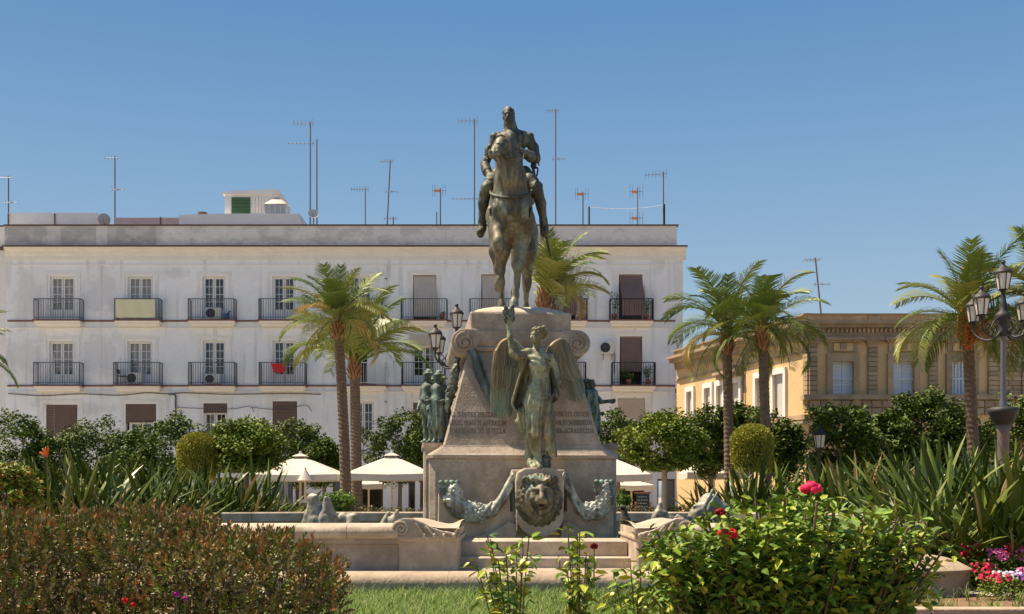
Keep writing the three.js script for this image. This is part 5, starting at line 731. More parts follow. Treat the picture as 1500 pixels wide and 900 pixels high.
// ---- lion mask, shield and garlands
{
  const o = thing('lion_fountain', 'bronze lion head and fruit garlands on a carved stone shield', 'fountain mask', [0.246, 0, -24.01], PT);
  const S = 71, lx = (x) => (x - 768) / S, ly = (y) => EYE + (725 - y) / S;
  const panel = new THREE.Shape(); [[641, 792], [641, 726], [652, 748], [678, 766], [712, 762], [736, 742], [746, 704], [750, 690], [762, 690], [824, 690], [829, 706], [840, 744], [862, 764], [884, 752], [897, 724], [897, 792]].forEach(([x, y], i) => i ? panel.lineTo(lx(x), ly(y)) : panel.moveTo(lx(x), ly(y)));
  mb().add(new THREE.ExtrudeGeometry(panel, { depth: 0.42, bevelEnabled: true, bevelSize: 0.025, bevelThickness: 0.025, bevelSegments: 2 }).translate(0, 0, 0.0)).build('panel', MT.rim, o);
  const sh = new THREE.Shape(); const p0 = [[753, 775], [753, 706], [756, 694], [766, 688.5], [785, 687.5], [806, 688.5], [816, 694], [820, 706], [820, 775]]; p0.forEach(([x, y], i) => i ? sh.lineTo(lx(x), ly(y)) : sh.moveTo(lx(x), ly(y))); sh.absarc(lx(786.5), ly(752), 0.47, 0, -Math.PI, true);
  mb().add(new THREE.ExtrudeGeometry(sh, { depth: 0.46, bevelEnabled: true, bevelSize: 0.03, bevelThickness: 0.03, bevelSegments: 2, curveSegments: 16 }).translate(0, 0, 0.3)).build('shield', MT.rim, o);
  for (const s of [-1, 1]) { const c = lx(786.5); const sc = new THREE.Shape(); sc.moveTo(c + s * 0.48, ly(792)); sc.lineTo(c + s * 1.7, ly(792)); sc.quadraticCurveTo(c + s * 0.95, ly(788), c + s * 0.62, ly(765)); sc.lineTo(c + s * 0.48, ly(770)); sc.closePath(); mb().add(new THREE.ExtrudeGeometry(sc, { depth: 0.12, bevelEnabled: true, bevelSize: 0.02, bevelThickness: 0.02, bevelSegments: 2 }).translate(0, 0, 0.42)).build('scroll_foot', MT.rim, o); }
  const L = new Field(), cx = lx(785), cy = ly(728), z0 = 0.82, q = (x, y, z) => [cx + x * 0.94, cy - 0.02 + y * 0.94, z0 + z * 1.05];
  L.ell(q(0, 0.0, -0.02), [0.42, 0.5, 0.16], 0.05).ell(q(0, 0.06, 0.16), [0.22, 0.28, 0.2], 0.08).ell(q(0, -0.06, 0.34), [0.125, 0.1, 0.13], 0.07).ell(q(0, -0.205, 0.3), [0.085, 0.05, 0.12], 0.05).ell(q(0, -0.3, 0.2), [0.09, 0.1, 0.1], 0.05);
  L.cap(q(0, 0.22, 0.32), q(0, -0.0, 0.46), 0.05, 0.062, 0.04).ell(q(0, -0.02, 0.46), [0.075, 0.04, 0.05], 0.03).ell(q(-0.07, -0.08, 0.41), [0.08, 0.06, 0.07], 0.03).ell(q(0.07, -0.08, 0.41), [0.08, 0.06, 0.07], 0.03);
  L.cut(q(0, -0.155, 0.42), [0.06, 0.016, 0.13], 0.025).cut(q(0.0, -0.105, 0.5), [0.008, 0.04, 0.05], 0.02);
  for (const s of [-1, 1]) { L.cap(q(s * 0.04, 0.17, 0.34), q(s * 0.17, 0.19, 0.26), 0.045, 0.035, 0.03).cut(q(s * 0.1, 0.11, 0.36), [0.055, 0.042, 0.06], 0.025).ell(q(s * 0.095, 0.11, 0.31), [0.032, 0.026, 0.03], 0.01).ell(q(s * 0.31, 0.36, 0.1), [0.09, 0.11, 0.07], 0.03).cut(q(s * 0.31, 0.355, 0.17), [0.05, 0.065, 0.05], 0.02).ell(q(s * 0.15, -0.02, 0.24), [0.09, 0.1, 0.08], 0.05); }
  for (let k = 0; k < 3; k++) for (let i = 0; i < 22; i++) { const a = i / 22 * 6.283 + k * 0.14, r = [0.27, 0.37, 0.44][k], rx = r * 0.98, ry = r * 1.12; L.cap(q(Math.cos(a) * rx, Math.sin(a) * ry - 0.02, [0.16, 0.1, 0.02][k]), q(Math.cos(a + 0.3) * (rx + 0.05), Math.sin(a + 0.3) * (ry + 0.05) - 0.06, [0.1, 0.04, -0.04][k]), 0.06, 0.045, 0.018); }
  for (let i = 0; i < 7; i++) L.cap(q((i - 3) * 0.06, 0.36 + 0.03 * Math.cos(i), 0.22), q((i - 3) * 0.075, 0.47, 0.12), 0.05, 0.03, 0.02);
  for (let i = 0; i < 13; i++) { const t = (i - 6) / 6; L.cap(q(t * 0.3, -0.3, 0.12 - 0.06 * t * t), q(t * 0.24 + 0.03 * Math.sin(i * 3), -0.58 + 0.14 * t * t, 0.0), 0.065, 0.03, 0.02); }
  L.disp = (x, y, z) => (fbm(x * 16, y * 16, z * 16, 2) - 0.5) * 0.022;
  mesh('lion_head', L.geo(0.0145, patLion), MT.bronze, o);
  const gar = (pts, d) => { const f = new Field(); f.chain(pts.map(([x, y, r]) => [lx(x), ly(y), d, r]), 0.05); const xin = lx(pts[7][0]); f.disp = (x, y, z) => { const w = sst(0.35, 0.75, Math.abs(x - xin)); return w * 0.11 * (0.5 - fbm(x * 17, y * 17, z * 17, 2)) + (1 - w) * 0.018 * Math.sin(y * 26 + Math.abs(x - xin) * 46); }; const g = f.geo(0.016, patGarland); mesh('garland', g, MT.bronze, o); const M = mb(), c = new THREE.CatmullRomCurve3(pts.map(([x, y]) => V(lx(x), ly(y), d))); for (let i = 0; i < 90; i++) { const t = rr(0.02, 0.5), p = c.getPoint(t), a = rr(-1.5, 1.5), r = mix(pts[0][2], pts[2][2], Math.min(1, t * 2)) * 0.95, tn = c.getTangent(t), nx = -tn.y, ny = tn.x; M.add(new THREE.SphereGeometry(1, 6, 4).scale(rr(0.03, 0.055), rr(0.025, 0.06), rr(0.02, 0.035)).rotateZ(rnd() * 3).translate(p.x + nx * Math.sin(a) * r, p.y + ny * Math.sin(a) * r, p.z + Math.cos(a) * r)); } mesh('fruit_and_leaves', bronzeMB(M, patGarland), MT.bronze, o).userData.kind = 'stuff'; };
  gar([[662, 718, 0.17], [661, 732, 0.2], [672, 745, 0.2], [694, 752, 0.18], [716, 748, 0.13], [733, 733, 0.105], [742, 714, 0.09], [748, 698, 0.07]], 0.5);
  gar([[885, 716, 0.16], [886, 732, 0.19], [878, 745, 0.18], [862, 750, 0.17], [848, 746, 0.125], [838, 728, 0.1], [830, 708, 0.09], [825, 696, 0.07]], 0.5);
  for (const [a, b, y] of [[640, 671, 709], [868, 898, 708]]) { const M = mb(); for (let i = 0; i < 4; i++) M.add(new THREE.SphereGeometry(0.065, 10, 8).translate(mix(lx(a), lx(b), (i + 0.5) / 4), ly(y - 1), 0.56)); M.rbox((lx(a) + lx(b)) / 2, ly(y + 4), 0.5, lx(b) - lx(a), 0.09, 0.2); for (let i = 0; i < 4; i++) M.rbox(mix(lx(a), lx(b), (i + 0.5) / 4), ly(y + 10), 0.5, 0.08, 0.12, 0.16); mesh('fringe', bronzeMB(M, patGreen), MT.bronze, o); }
  for (const x of [748, 826]) { const M = mb(); M.add(loft([{ y: ly(752), p: crect(lx(x) - 0.03, lx(x) + 0.03, 0.3, 0.44, 0.01) }, { y: ly(725), p: crect(lx(x) - 0.055, lx(x) + 0.05, 0.3, 0.47, 0.02) }, { y: ly(700), p: crect(lx(x) - 0.06, lx(x) + 0.05, 0.3, 0.48, 0.02) }, { y: ly(694), p: crect(lx(x) - 0.03, lx(x) + 0.03, 0.3, 0.42, 0.01) }])); for (let i = 0; i < 3; i++) M.bar(V(lx(x) + (i - 1) * 0.03, ly(750), 0.44), V(lx(x) + (i - 1) * 0.035, ly(697), 0.48), 0.016, 0.02); mesh('ribbon', bronzeMB(M, patGreen), MT.bronze, o); }
  const jet = mb(); for (const x of [754, 757, 818]) jet.tube([V(lx(x), ly(778), 0.5), V(lx(x) + 0.01, ly(782), 0.56), V(lx(x) + 0.012, ly(790), 0.57)], 0.008, 8, 5); jet.build('water_jet', MT.glass, o);
}
// ---- soldiers and mourners on the side ledges
function soldier(parent, x, z, h, turn, o = {}) {
  const f = new Field(), k = h / 1.78;
  for (const s of [-1, 1]) f.chain([[s * 0.09, 0.03, 0.14, 0.035], [s * 0.09, 0.06, 0, 0.055], [s * 0.1, 0.28, -0.01, 0.07], [s * 0.1, 0.5, 0.02, 0.072], [s * 0.1, 0.9, 0, 0.11]], 0.04);
  f.chain([[0, 0.9, 0, 0.19], [0, 1.15, 0, 0.17], [0, 1.38, 0, 0.19]], 0.08).cap([-0.16, 1.42, 0], [0.16, 1.42, 0], 0.085, 0.085, 0.08).cap([0, 1.45, 0], [0, 1.56, 0.01], 0.06, 0.055, 0.03);
  if (o.coat) { f.cap([-0.05, 1.1, 0], [-0.08, 0.52, -0.02], 0.19, 0.2, 0.05).cap([0.05, 1.1, 0], [0.08, 0.52, -0.02], 0.19, 0.2, 0.05); for (let i = 0; i < 10; i++) { const a = i * 0.63; f.cap([Math.cos(a) * 0.19, 1.1, Math.sin(a) * 0.17], [Math.cos(a) * 0.27, 0.42, Math.sin(a) * 0.22], 0.03, 0.04, 0.04); } }
  f.cap([-0.12, 1.12, 0.12], [0.12, 1.12, 0.12], 0.05, 0.05, 0.04);
  headOn(f, [0, 1.67, 0.02], 1, o.look ?? 0, { cap: o.hat, hair: !o.hat });
  if (o.hat) f.ell([0, 1.77, 0], [0.155, 0.045, 0.16], 0.02);
  f.chain([[-0.2, 1.4, 0, 0.075], [-0.27, 1.14, -0.02, 0.062], [-0.25, 0.94, 0.1, 0.045]], 0.03); hand(f, [-0.25, 0.94, 0.1], [0.1, -0.8, 0.4], [0.3, 0, 0.9], 0.9, 0.6);
  const r = o.reach ? [[0.2, 1.4, 0, 0.075], [0.34, 1.2, 0.12, 0.062], [0.42, 1.22, 0.36, 0.045]] : [[0.2, 1.4, 0, 0.075], [0.28, 1.15, 0, 0.062], [0.2, 1.05, 0.2, 0.045]]; f.chain(r, 0.03); hand(f, r[2].slice(0, 3), o.reach ? [0.4, 0.1, 0.8] : [-0.7, 0, 0.5], [0, 1, 0], 0.9, 0.6);
  f.disp = (x, y, z) => (fbm(x * 9, y * 7, z * 9, 2) - 0.5) * 0.03;
  const m = mesh('soldier', f.geo(0.018, patGreen, 0), MT.bronze, parent); m.position.set(x, 0, z); m.rotation.y = turn; m.scale.setScalar(k); return m;
}
{
  const w = toWorld(-1.78, 2.838, -1.55), o = thing('soldier_group', 'green bronze soldiers in long coats and peaked caps beside the pedestal', 'statue', w, PT);
  soldier(o, 0.02, 0.18, 1.52, -0.5, { coat: true, hat: true, look: -0.3 }); soldier(o, -0.2, 0.0, 1.56, -0.8, { coat: false, hat: true }); soldier(o, 0.12, -0.4, 1.5, -1.1, { coat: true, hat: true, reach: true }); soldier(o, -0.12, -0.75, 1.5, -1.3, { coat: false, hat: true });
  const fl = new Field(); fl.chain([[0.42, 1.9, 0.4, 0.05], [0.36, 1.55, 0.42, 0.09], [0.28, 1.2, 0.42, 0.1], [0.22, 0.9, 0.42, 0.09], [0.18, 0.72, 0.42, 0.05]].map(([x, y, z, r]) => [x + 0.02, y, z - 0.05, r]), 0.05); fl.disp = (x, y, z) => 0.05 * (0.5 - fbm(x * 18, y * 16, z * 18, 2)) * 2; mesh('laurel_festoon', fl.geo(0.018, patGreen), MT.bronze, o);
  const w2 = toWorld(1.82, 2.838, -1.75), g = thing('mourner_group', 'dark bronze figures half hidden behind the shaded pedestal edge', 'statue', w2, PT);
  soldier(g, -0.12, 0.1, 1.45, 0.9, { reach: true }); soldier(g, 0.02, -0.4, 1.25, 1.2, { coat: true }); soldier(g, -0.08, -0.85, 1.5, 1.3, { coat: false, hat: true });
}
// ---- creatures in the basin
function creature(px, d, label, fill, cell = 0.025, col = patStone, turn = 0) { const o = thing('fountain_creature', label, 'sculpture', [(px - 750) * d / F, 0.5, -d], turn, 'sea creatures in the fountain basin'); const f = new Field(); fill(f); f.disp = (x, y, z) => (fbm(x * 8, y * 8, z * 8, 3) - 0.5) * 0.04; mesh('body', f.geo(cell, col, -0.05), MT.bronze, o); return o; }
creature(466, 28, 'hunched grey green creature beside a tall pointed fin in the basin', (f) => f.chain([[-0.05, 0, 0, 0.34], [0, 0.5, 0, 0.3], [-0.06, 0.85, 0.02, 0.2], [-0.12, 1.08, 0.06, 0.13], [-0.02, 1.14, 0.2, 0.07]], 0.1).chain([[-0.25, 0.1, 0.1, 0.12], [-0.3, 0.5, 0.12, 0.08], [-0.24, 0.75, 0.1, 0.08]], 0.05));
creature(480, 27.8, 'pair of tall pointed stone fins standing in the basin', (f) => f.chain([[-0.05, 0, 0, 0.22], [-0.06, 0.6, 0, 0.17], [-0.05, 1.12, 0, 0.05]], 0.05).chain([[0.1, 0, -0.05, 0.2], [0.12, 0.55, -0.05, 0.15], [0.02, 1.1, -0.05, 0.04]], 0.05));
creature(506, 28, 'low curved stone back just above the basin wall', (f) => f.chain([[-0.25, 0.2, 0, 0.2], [-0.05, 0.62, 0, 0.14], [0.08, 0.6, 0, 0.14], [0.28, 0.2, 0, 0.16]], 0.05).chain([[0.12, 0.3, 0.1, 0.18], [0.2, 0.62, 0.1, 0.13], [0.3, 0.3, 0.1, 0.14]], 0.05));
creature(570, 28, 'forked stone tail fin rising beside the pedestal', (f) => f.chain([[-0.12, 0, 0, 0.16], [-0.14, 0.45, 0, 0.1], [-0.02, 0.74, 0, 0.05]], 0.05).chain([[0.06, 0.2, 0.05, 0.14], [0.12, 0.55, 0.05, 0.13], [0.2, 0.8, 0.05, 0.05]], 0.05));
creature(916, 28.5, 'small dark upright fin near the pedestal corner', (f) => f.chain([[0, 0, 0, 0.22], [0, 0.5, 0, 0.13], [-0.04, 0.86, 0, 0.06], [-0.08, 0.9, 0, 0.06]], 0.05), 0.02, patRider);
creature(968, 28, 'dark triangular fin with a pale curling tail', (f) => f.chain([[-0.3, 0.3, 0, 0.1], [-0.05, 0.7, 0, 0.12], [-0.02, 0.98, 0, 0.05]], 0.12).chain([[0, 0.2, 0, 0.25], [0.2, 0.55, 0, 0.14], [0.1, 0.75, 0.05, 0.07]], 0.08).chain([[0.25, 0.3, 0, 0.16], [0.5, 0.55, 0, 0.1], [0.42, 0.66, 0, 0.05]], 0.06));
creature(1022, 26.5, 'grey stone dolphin head with long upturned snout', (f) => { f.chain([[0.45, 0.2, -0.2, 0.3], [0.5, 0.75, -0.15, 0.3], [0.28, 1.0, 0, 0.22], [0.02, 0.75, 0.1, 0.2], [-0.2, 0.55, 0.14, 0.13], [-0.5, 0.52, 0.16, 0.08], [-0.75, 0.6, 0.16, 0.05]], 0.1).chain([[-0.15, 0.42, 0.14, 0.1], [-0.45, 0.38, 0.16, 0.06], [-0.6, 0.3, 0.16, 0.04]], 0.04); f.cap([0.08, 0.85, 0.24], [0.32, 1.3, 0.18], 0.07, 0.035, 0.03).cap([0.16, 0.8, 0.26], [0.42, 1.24, 0.2], 0.07, 0.035, 0.03).ell([-0.02, 0.82, 0.26], [0.06, 0.05, 0.05], 0.02).cap([-0.1, 0.92, 0.2], [0.06, 0.95, 0.22], 0.05, 0.04, 0.03); });

// ------------------------------------------------------------------ palms
const frondMats = [leafMat([0.2, 0.255, 0.05], 0.42, 0.22), leafMat([0.155, 0.215, 0.05], 0.42, 0.22), leafMat([0.27, 0.28, 0.065], 0.42, 0.22), leafMat([0.46, 0.33, 0.13], 0.6, 0.2)];
function frondGeo(droop, twist, sd) {
  const pos = [], N = 44, pts = [], tan = []; let p = V(0, 0, 0); const n = 60;
  for (let i = 0; i <= n; i++) { const s = i / n, a = -droop * Math.pow(s, 1.6); const t = V(Math.sin(twist * s), Math.sin(a), Math.cos(a)).normalize(); pts.push(p.clone()); tan.push(t); p = p.clone().addScaledVector(t, 1 / n); }
  const tri = (a, b, c) => pos.push(a.x, a.y, a.z, b.x, b.y, b.z, c.x, c.y, c.z);
  const strip = (i, r) => { const t = tan[i], sx = V(1, 0, 0), up = V().crossVectors(t, sx).negate(); return [pts[i].clone().addScaledVector(sx, r), pts[i].clone().addScaledVector(up, r * 0.9), pts[i].clone().addScaledVector(sx, -r), pts[i].clone().addScaledVector(up, -r * 0.5)]; };
  for (let i = 0; i < n; i += 6) { const A = strip(i, 0.016 * (1 - i / n) + 0.003), B = strip(i + 6, 0.016 * (1 - (i + 6) / n) + 0.003); for (let k = 0; k < 4; k++) { tri(A[k], A[(k + 1) % 4], B[(k + 1) % 4]); tri(A[k], B[(k + 1) % 4], B[k]); } }
  for (let j = 0; j < N; j++) for (const sd2 of [-1, 1]) {
    const s = 0.13 + 0.87 * Math.pow(j / (N - 1), 0.95), i = Math.min(n, Math.round(s * n)), c = pts[i], t = tan[i], h = hash3(j, sd2 + 3, sd);
    const len = (0.1 + 0.2 * Math.sin(Math.PI * clamp(0.18 + s * 0.78))) * (0.85 + 0.3 * h), fw = 0.55 + 0.35 * s + (h - 0.5) * 0.25, up = V(0, 1, 0), side = V(sd2, 0, 0);
    const dir = V().addScaledVector(side, 1).addScaledVector(t, fw).addScaledVector(up, 0.28 * (1 - s) + (h - 0.5) * 0.3).normalize(), mid = c.clone().addScaledVector(dir, len * 0.55), dir2 = dir.clone().addScaledVector(up, -0.45).normalize(), tip = mid.clone().addScaledVector(dir2, len * 0.5);
    const w = V().crossVectors(dir, up).normalize().multiplyScalar(0.0066), vv = V(0, 0.006, 0);
    const a = c.clone().add(w), b = c.clone().sub(w), a2 = mid.clone().add(w).add(vv), b2 = mid.clone().sub(w).add(vv);
    tri(a, a2, b); tri(b, a2, b2); tri(a2, tip, b2);
  }
  const g = new THREE.BufferGeometry(); g.setAttribute('position', new THREE.Float32BufferAttribute(pos, 3)); g.computeVertexNormals(); return g;
}
const FR = [[0.5, 0.1], [0.9, -0.15], [1.3, 0.2], [1.8, -0.2], [2.3, 0.15]].map(([d, t], i) => frondGeo(d, t, i * 7));
function trunkGeo(curve, r0, r1, H) {                       // leaf scars as rows of staggered lozenges
  const rows = Math.round(H / 0.075), cols = 30, pos = [], at2 = (i, j) => { const t = i / rows, c = curve.getPoint(t), a = (j / cols) * 6.283, k = i * 0.5, cell = Math.abs(((j / 3 + (Math.floor(i / 2) % 2) * 0.5) % 1) - 0.5) * 2, rr0 = mix(r0, r1, t) * (1 + 0.09 * (i % 2 ? 1 : -0.6) * (0.35 + 0.65 * cell) + 0.05 * (hash3(i, j, 5) - 0.5)); return [c.x + Math.cos(a) * rr0, c.y + (hash3(i, j, 9) - 0.5) * 0.02, c.z + Math.sin(a) * rr0]; };
  for (let i = 0; i < rows; i++) for (let j = 0; j < cols; j++) { const a = at2(i, j), b = at2(i, (j + 1) % cols), c = at2(i + 1, (j + 1) % cols), d = at2(i + 1, j); pos.push(...a, ...c, ...b, ...a, ...d, ...c); }
  const g = new THREE.BufferGeometry(); g.setAttribute('position', new THREE.Float32BufferAttribute(pos, 3)); g.computeVertexNormals(); return g;
}
const trunkMat = std(0xffffff, 0.97, { map: mottle([0.17, 0.115, 0.075], 0.45, 16, 256, { m: 0.9 }) }), bootMat = std(0xffffff, 0.97, { map: mottle([0.32, 0.16, 0.07], 0.4, 16, 256, { m: 0.7 }) });
function palm(px, py, pxBase, d, L, r, n, label, o = {}) {
  const top = at(px, py, d), bx = (pxBase - 750) * d / F, p = thing('palm_tree', label, 'palm tree', [bx, 0, -d], 0, 'date palms in the square');
  const tx = top.x - bx, H = top.y, cv = new THREE.CatmullRomCurve3([V(0, 0, 0), V(tx * 0.2, H * 0.35, 0.03), V(tx * 0.6, H * 0.7, 0), V(tx, H, 0)]);
  mb().add(trunkGeo(cv, r * 1.12, r * 0.92, H)).build('trunk', trunkMat, p);
  const boots = mb(); for (let i = 0; i < 60; i++) { const t = i / 60, a = i * 2.4, y = H - 0.75 + t * 0.85, q = new THREE.CylinderGeometry(0.02, 0.075, 0.36, 5).scale(1, 1, 0.45).translate(0, 0.16, 0).rotateX(0.55 - 0.35 * t).translate(0, 0, r * (1.02 - 0.35 * t)).rotateY(a); q.translate(tx, y, 0); boots.add(q); }
  boots.cyl(tx, H - 0.4, 0, r * 0.95, r * 0.6, 0.75, 12); boots.build('leaf_bases', bootMat, p);
  for (let i = 0; i < n; i++) {
    const t = (i + 0.5) / n, el = mix(o.up ?? 1.5, o.low ?? -0.25, Math.pow(t, o.pw ?? 0.9)) + rr(-0.12, 0.12), az = i * 2.39996 + rr(-0.3, 0.3), k = t < 0.25 ? 0 : t < 0.55 ? 1 : t < 0.82 ? 2 : 3;
    if (o.oneSide && Math.sin(az) < -0.25 && el < 1.25) continue;
    const f = mesh('frond', FR[Math.min(4, k + (rnd() < 0.3 ? 1 : 0) + (o.droop ?? 0))], frondMats[rnd() < 0.04 ? 3 : Math.floor(rnd() * 3)], p);
    f.position.set(tx + Math.sin(az) * r * 0.3, H + 0.15 - 0.25 * t, Math.cos(az) * r * 0.3); f.rotation.order = 'YXZ'; f.rotation.y = az; f.rotation.x = -el; f.rotation.z = rr(-0.5, 0.5); const s = L * rr(0.85, 1.08) * (t < 0.12 ? 0.8 : 1); f.scale.set(s, s, s);
  }
  return p;
}
palm(495, 468, 508, 42, 2.3, 0.185, 30, 'front palm of the pair rising over the parasols, with dark trunk', { low: -0.15 });
palm(519, 530, 523, 50, 3.7, 0.22, 20, 'rear palm of the pair by the parasols, with long upright fronds', { low: 0.5, up: 1.5 });
palm(797, 436, 797, 39, 2.45, 0.22, 30, 'palm whose crown shows behind the horse legs', { low: 0.45, oneSide: true });
palm(1065, 488, 1069, 40, 2.55, 0.165, 26, 'palm next to the white corner with an arching crown', { low: -0.05, droop: 1 });
palm(1117, 482, 1124, 38.5, 2.4, 0.165, 26, 'palm in front of the sunlit yellow wall', { low: -0.05, droop: 1 });
const datePalm = palm(1417, 468, 1429, 34, 2.45, 0.165, 28, 'palm with orange date clusters behind the five branched lamp', { low: -0.2 });
palm(1535, 445, 1540, 33, 2.6, 0.18, 26, 'palm at the edge of the yellow building beyond the lamp', { low: -0.2 });
palm(-82, 520, -80, 40, 2.5, 0.18, 26, 'palm standing in front of the plain grey house front', { low: -0.2 });
for (const [dx, dy] of [[-0.32, -0.1], [-0.12, -0.45], [0.3, -0.2]]) { const b = mb(), H = at(1417, 468, 34).y, tx = at(1417, 468, 34).x - (1429 - 750) * 34 / F; b.bar(V(tx, H + 0.1, 0.2), V(tx + dx, H + 0.2 + dy * 0.2, 0.35), 0.02); for (let i = 0; i < 150; i++) b.add(new THREE.SphereGeometry(0.03, 5, 4).translate(tx + dx + rr(-0.16, 0.16), H + 0.25 + dy - Math.pow(rnd(), 0.8) * 0.75, 0.36 + rr(-0.15, 0.15))); b.build('date_cluster', std([0.62, 0.19, 0.03], 0.6), datePalm); }

// ------------------------------------------------------------------ broadleaf trees, clipped trees, hedges
const G1 = [[0.065, 0.11, 0.014], [0.09, 0.145, 0.017], [0.05, 0.085, 0.012], [0.14, 0.19, 0.022]];
const G2 = [[0.17, 0.23, 0.022], [0.13, 0.19, 0.02], [0.25, 0.3, 0.03], [0.1, 0.15, 0.017]];
const G3 = [[0.34, 0.33, 0.035], [0.27, 0.29, 0.03], [0.42, 0.37, 0.045]];
function crownPoints(rx, ry, rz, n, clumps, cr, flat = 0) {
  const pts = [], cs = []; for (let i = 0; i < clumps; i++) { const u = rnd() * 2 - 1, a = rnd() * 6.283, q = Math.sqrt(1 - u * u), k = Math.cbrt(rr(0.25, 1)) * (0.8 + 0.28 * rnd()); cs.push(V(Math.cos(a) * q * rx * k, u * ry * k, Math.sin(a) * q * rz * k)); }
  for (let i = 0; i < n; i++) { const c = cs[Math.floor(rnd() * clumps)], u = rnd() * 2 - 1, a = rnd() * 6.283, q = Math.sqrt(1 - u * u), k = cr * Math.cbrt(rnd()); const p = V(c.x + Math.cos(a) * q * k, c.y + u * k * 0.8, c.z + Math.sin(a) * q * k); if (flat && p.y < -ry * flat) p.y = -ry * flat + rnd() * 0.1; pts.push(p); }
  return [pts, cs];
}
function tree(px, py, rxp, ryp, d, label, o = {}) {
  const s = F / d, rx = rxp / s, ry = ryp / s, cy = EYE + (725 - py) / s, x = (px - 750) / s, t = thing(o.name ?? 'orange_tree', label, 'tree', [x, 0, -d], 0, o.group ?? 'orange trees round the square');
  const [pts, cs] = crownPoints(rx, ry, rx * (o.deep ?? 0.9), o.n ?? 3200, o.clumps ?? 46, o.cr ?? Math.max(0.3, rx * 0.24), o.flat);
  const tr = mb(); tr.bar(V(0, 0, 0), V(0.04, cy - ry * 0.6, 0), 0.11, 0.085, 9); for (let i = 0; i < 9; i++) tr.bar(V(0.04, cy - ry * 0.65, 0), cs[i].clone().multiplyScalar(0.85).add(V(0, cy, 0)), 0.05, 0.015, 6); tr.build('trunk', o.bark ?? MT.bark, t);
  leafCloud('crown', t, whiteLeaf, pts.map((p) => p.add(V(0, cy, 0))), o.leaf ?? 0.17, o.colors ?? G1);
  return t;
}
const OT = [[20, 650, 52, 50, 50, 'orange tree in front of the plain grey house'], [75, 668, 40, 34, 50, 'low orange tree below the first brown shutter'], [138, 650, 52, 44, 52, 'orange tree between the two wide brown shutters'], [205, 662, 46, 38, 50, 'low orange tree below the second brown shutter'], [255, 648, 46, 46, 52, 'orange tree beneath the dark hanging cable'], [440, 652, 40, 42, 52, 'orange tree behind the parasol with the shaded side'], [474, 665, 26, 26, 51, 'small orange tree touching the dark palm trunk'], [585, 645, 48, 46, 52, 'orange tree behind the white parasol near the soldiers'], [632, 640, 38, 46, 53, 'orange tree half hidden by the bronze soldiers'], [905, 640, 34, 42, 52, 'orange tree half hidden behind the pedestal edge'], [1040, 632, 30, 44, 44, 'dark orange tree beneath the letter sign'], [1092, 622, 44, 42, 44, 'orange tree between the two slender palm trunks'], [1148, 648, 30, 38, 43, 'orange tree before the sunlit street wall'], [1235, 632, 50, 52, 40, 'orange tree below the first white shuttered window'], [1292, 640, 44, 44, 41, 'orange tree below the second white shuttered window'], [1355, 618, 52, 50, 41, 'tallest orange tree of the row before the pilasters'], [1400, 640, 44, 44, 41, 'orange tree beside the date palm trunk'], [1492, 622, 40, 50, 42, 'orange tree behind the tall lamp post']];
for (const [x, y, rx, ry, d, l] of OT) tree(x, y + 14, rx * 1.12, ry * 1.25, d, l, { n: 6500, clumps: 75, leaf: 0.16 });
tree(360, 658, 55, 43, 38, 'clipped dome shaped tree beside the round yellow topiary', { name: 'clipped_tree', group: 'clipped shade trees', n: 15000, clumps: 110, cr: 0.33, leaf: 0.13, colors: G2, flat: 0.75 });
tree(972, 651, 63, 47, 36, 'clipped mushroom shaped tree with pale forked trunk', { name: 'clipped_tree', group: 'clipped shade trees', n: 16000, clumps: 120, cr: 0.34, leaf: 0.12, colors: G2, flat: 0.8, bark: std(0xffffff, 0.95, { map: mottle([0.5, 0.39, 0.28], 0.25, 8, 256, { m: 1 }) }) });
function topiary(px, py, r, ry, d, label) {
  const s = F / d, R = r / s, Ry = ry / s, y = EYE + (725 - py) / s, t = thing('topiary_bush', label, 'topiary', [(px - 750) / s, 0, -d], 0, 'clipped topiary domes'), pts = [];
  for (let i = 0; i < 15000; i++) { const u = rnd() * 2 - 1, a = rnd() * 6.283, q = u > 0 ? Math.sqrt(1 - u * u) : 1 - 0.16 * u * u, k = 1 - 0.1 * Math.pow(rnd(), 2) + 0.03 * fbm(Math.cos(a) * 5, u * 5, Math.sin(a) * 5, 2); pts.push(V(Math.cos(a) * q * R * k, y + (u > 0 ? u * Ry : u * Ry * 1.7) * k, Math.sin(a) * q * R * k)); }
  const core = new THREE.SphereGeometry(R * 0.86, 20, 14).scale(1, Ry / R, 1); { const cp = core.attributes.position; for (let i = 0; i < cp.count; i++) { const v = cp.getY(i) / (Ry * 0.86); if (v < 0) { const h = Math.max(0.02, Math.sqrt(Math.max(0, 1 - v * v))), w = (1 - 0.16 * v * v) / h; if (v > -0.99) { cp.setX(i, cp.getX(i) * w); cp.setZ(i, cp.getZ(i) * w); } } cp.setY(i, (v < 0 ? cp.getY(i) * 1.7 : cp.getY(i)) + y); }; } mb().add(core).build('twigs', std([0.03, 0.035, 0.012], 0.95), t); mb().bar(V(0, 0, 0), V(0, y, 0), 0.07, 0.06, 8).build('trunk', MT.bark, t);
  leafCloud('foliage', t, whiteLeaf, pts, 0.06, G3, plantLeaf, 1.6);
}
topiary(289, 660, 29, 25, 37.5, 'round yellow green topiary beside the dome shaped tree'); topiary(1102, 648, 31, 26, 37, 'round yellow green topiary before the slender palm trunks');
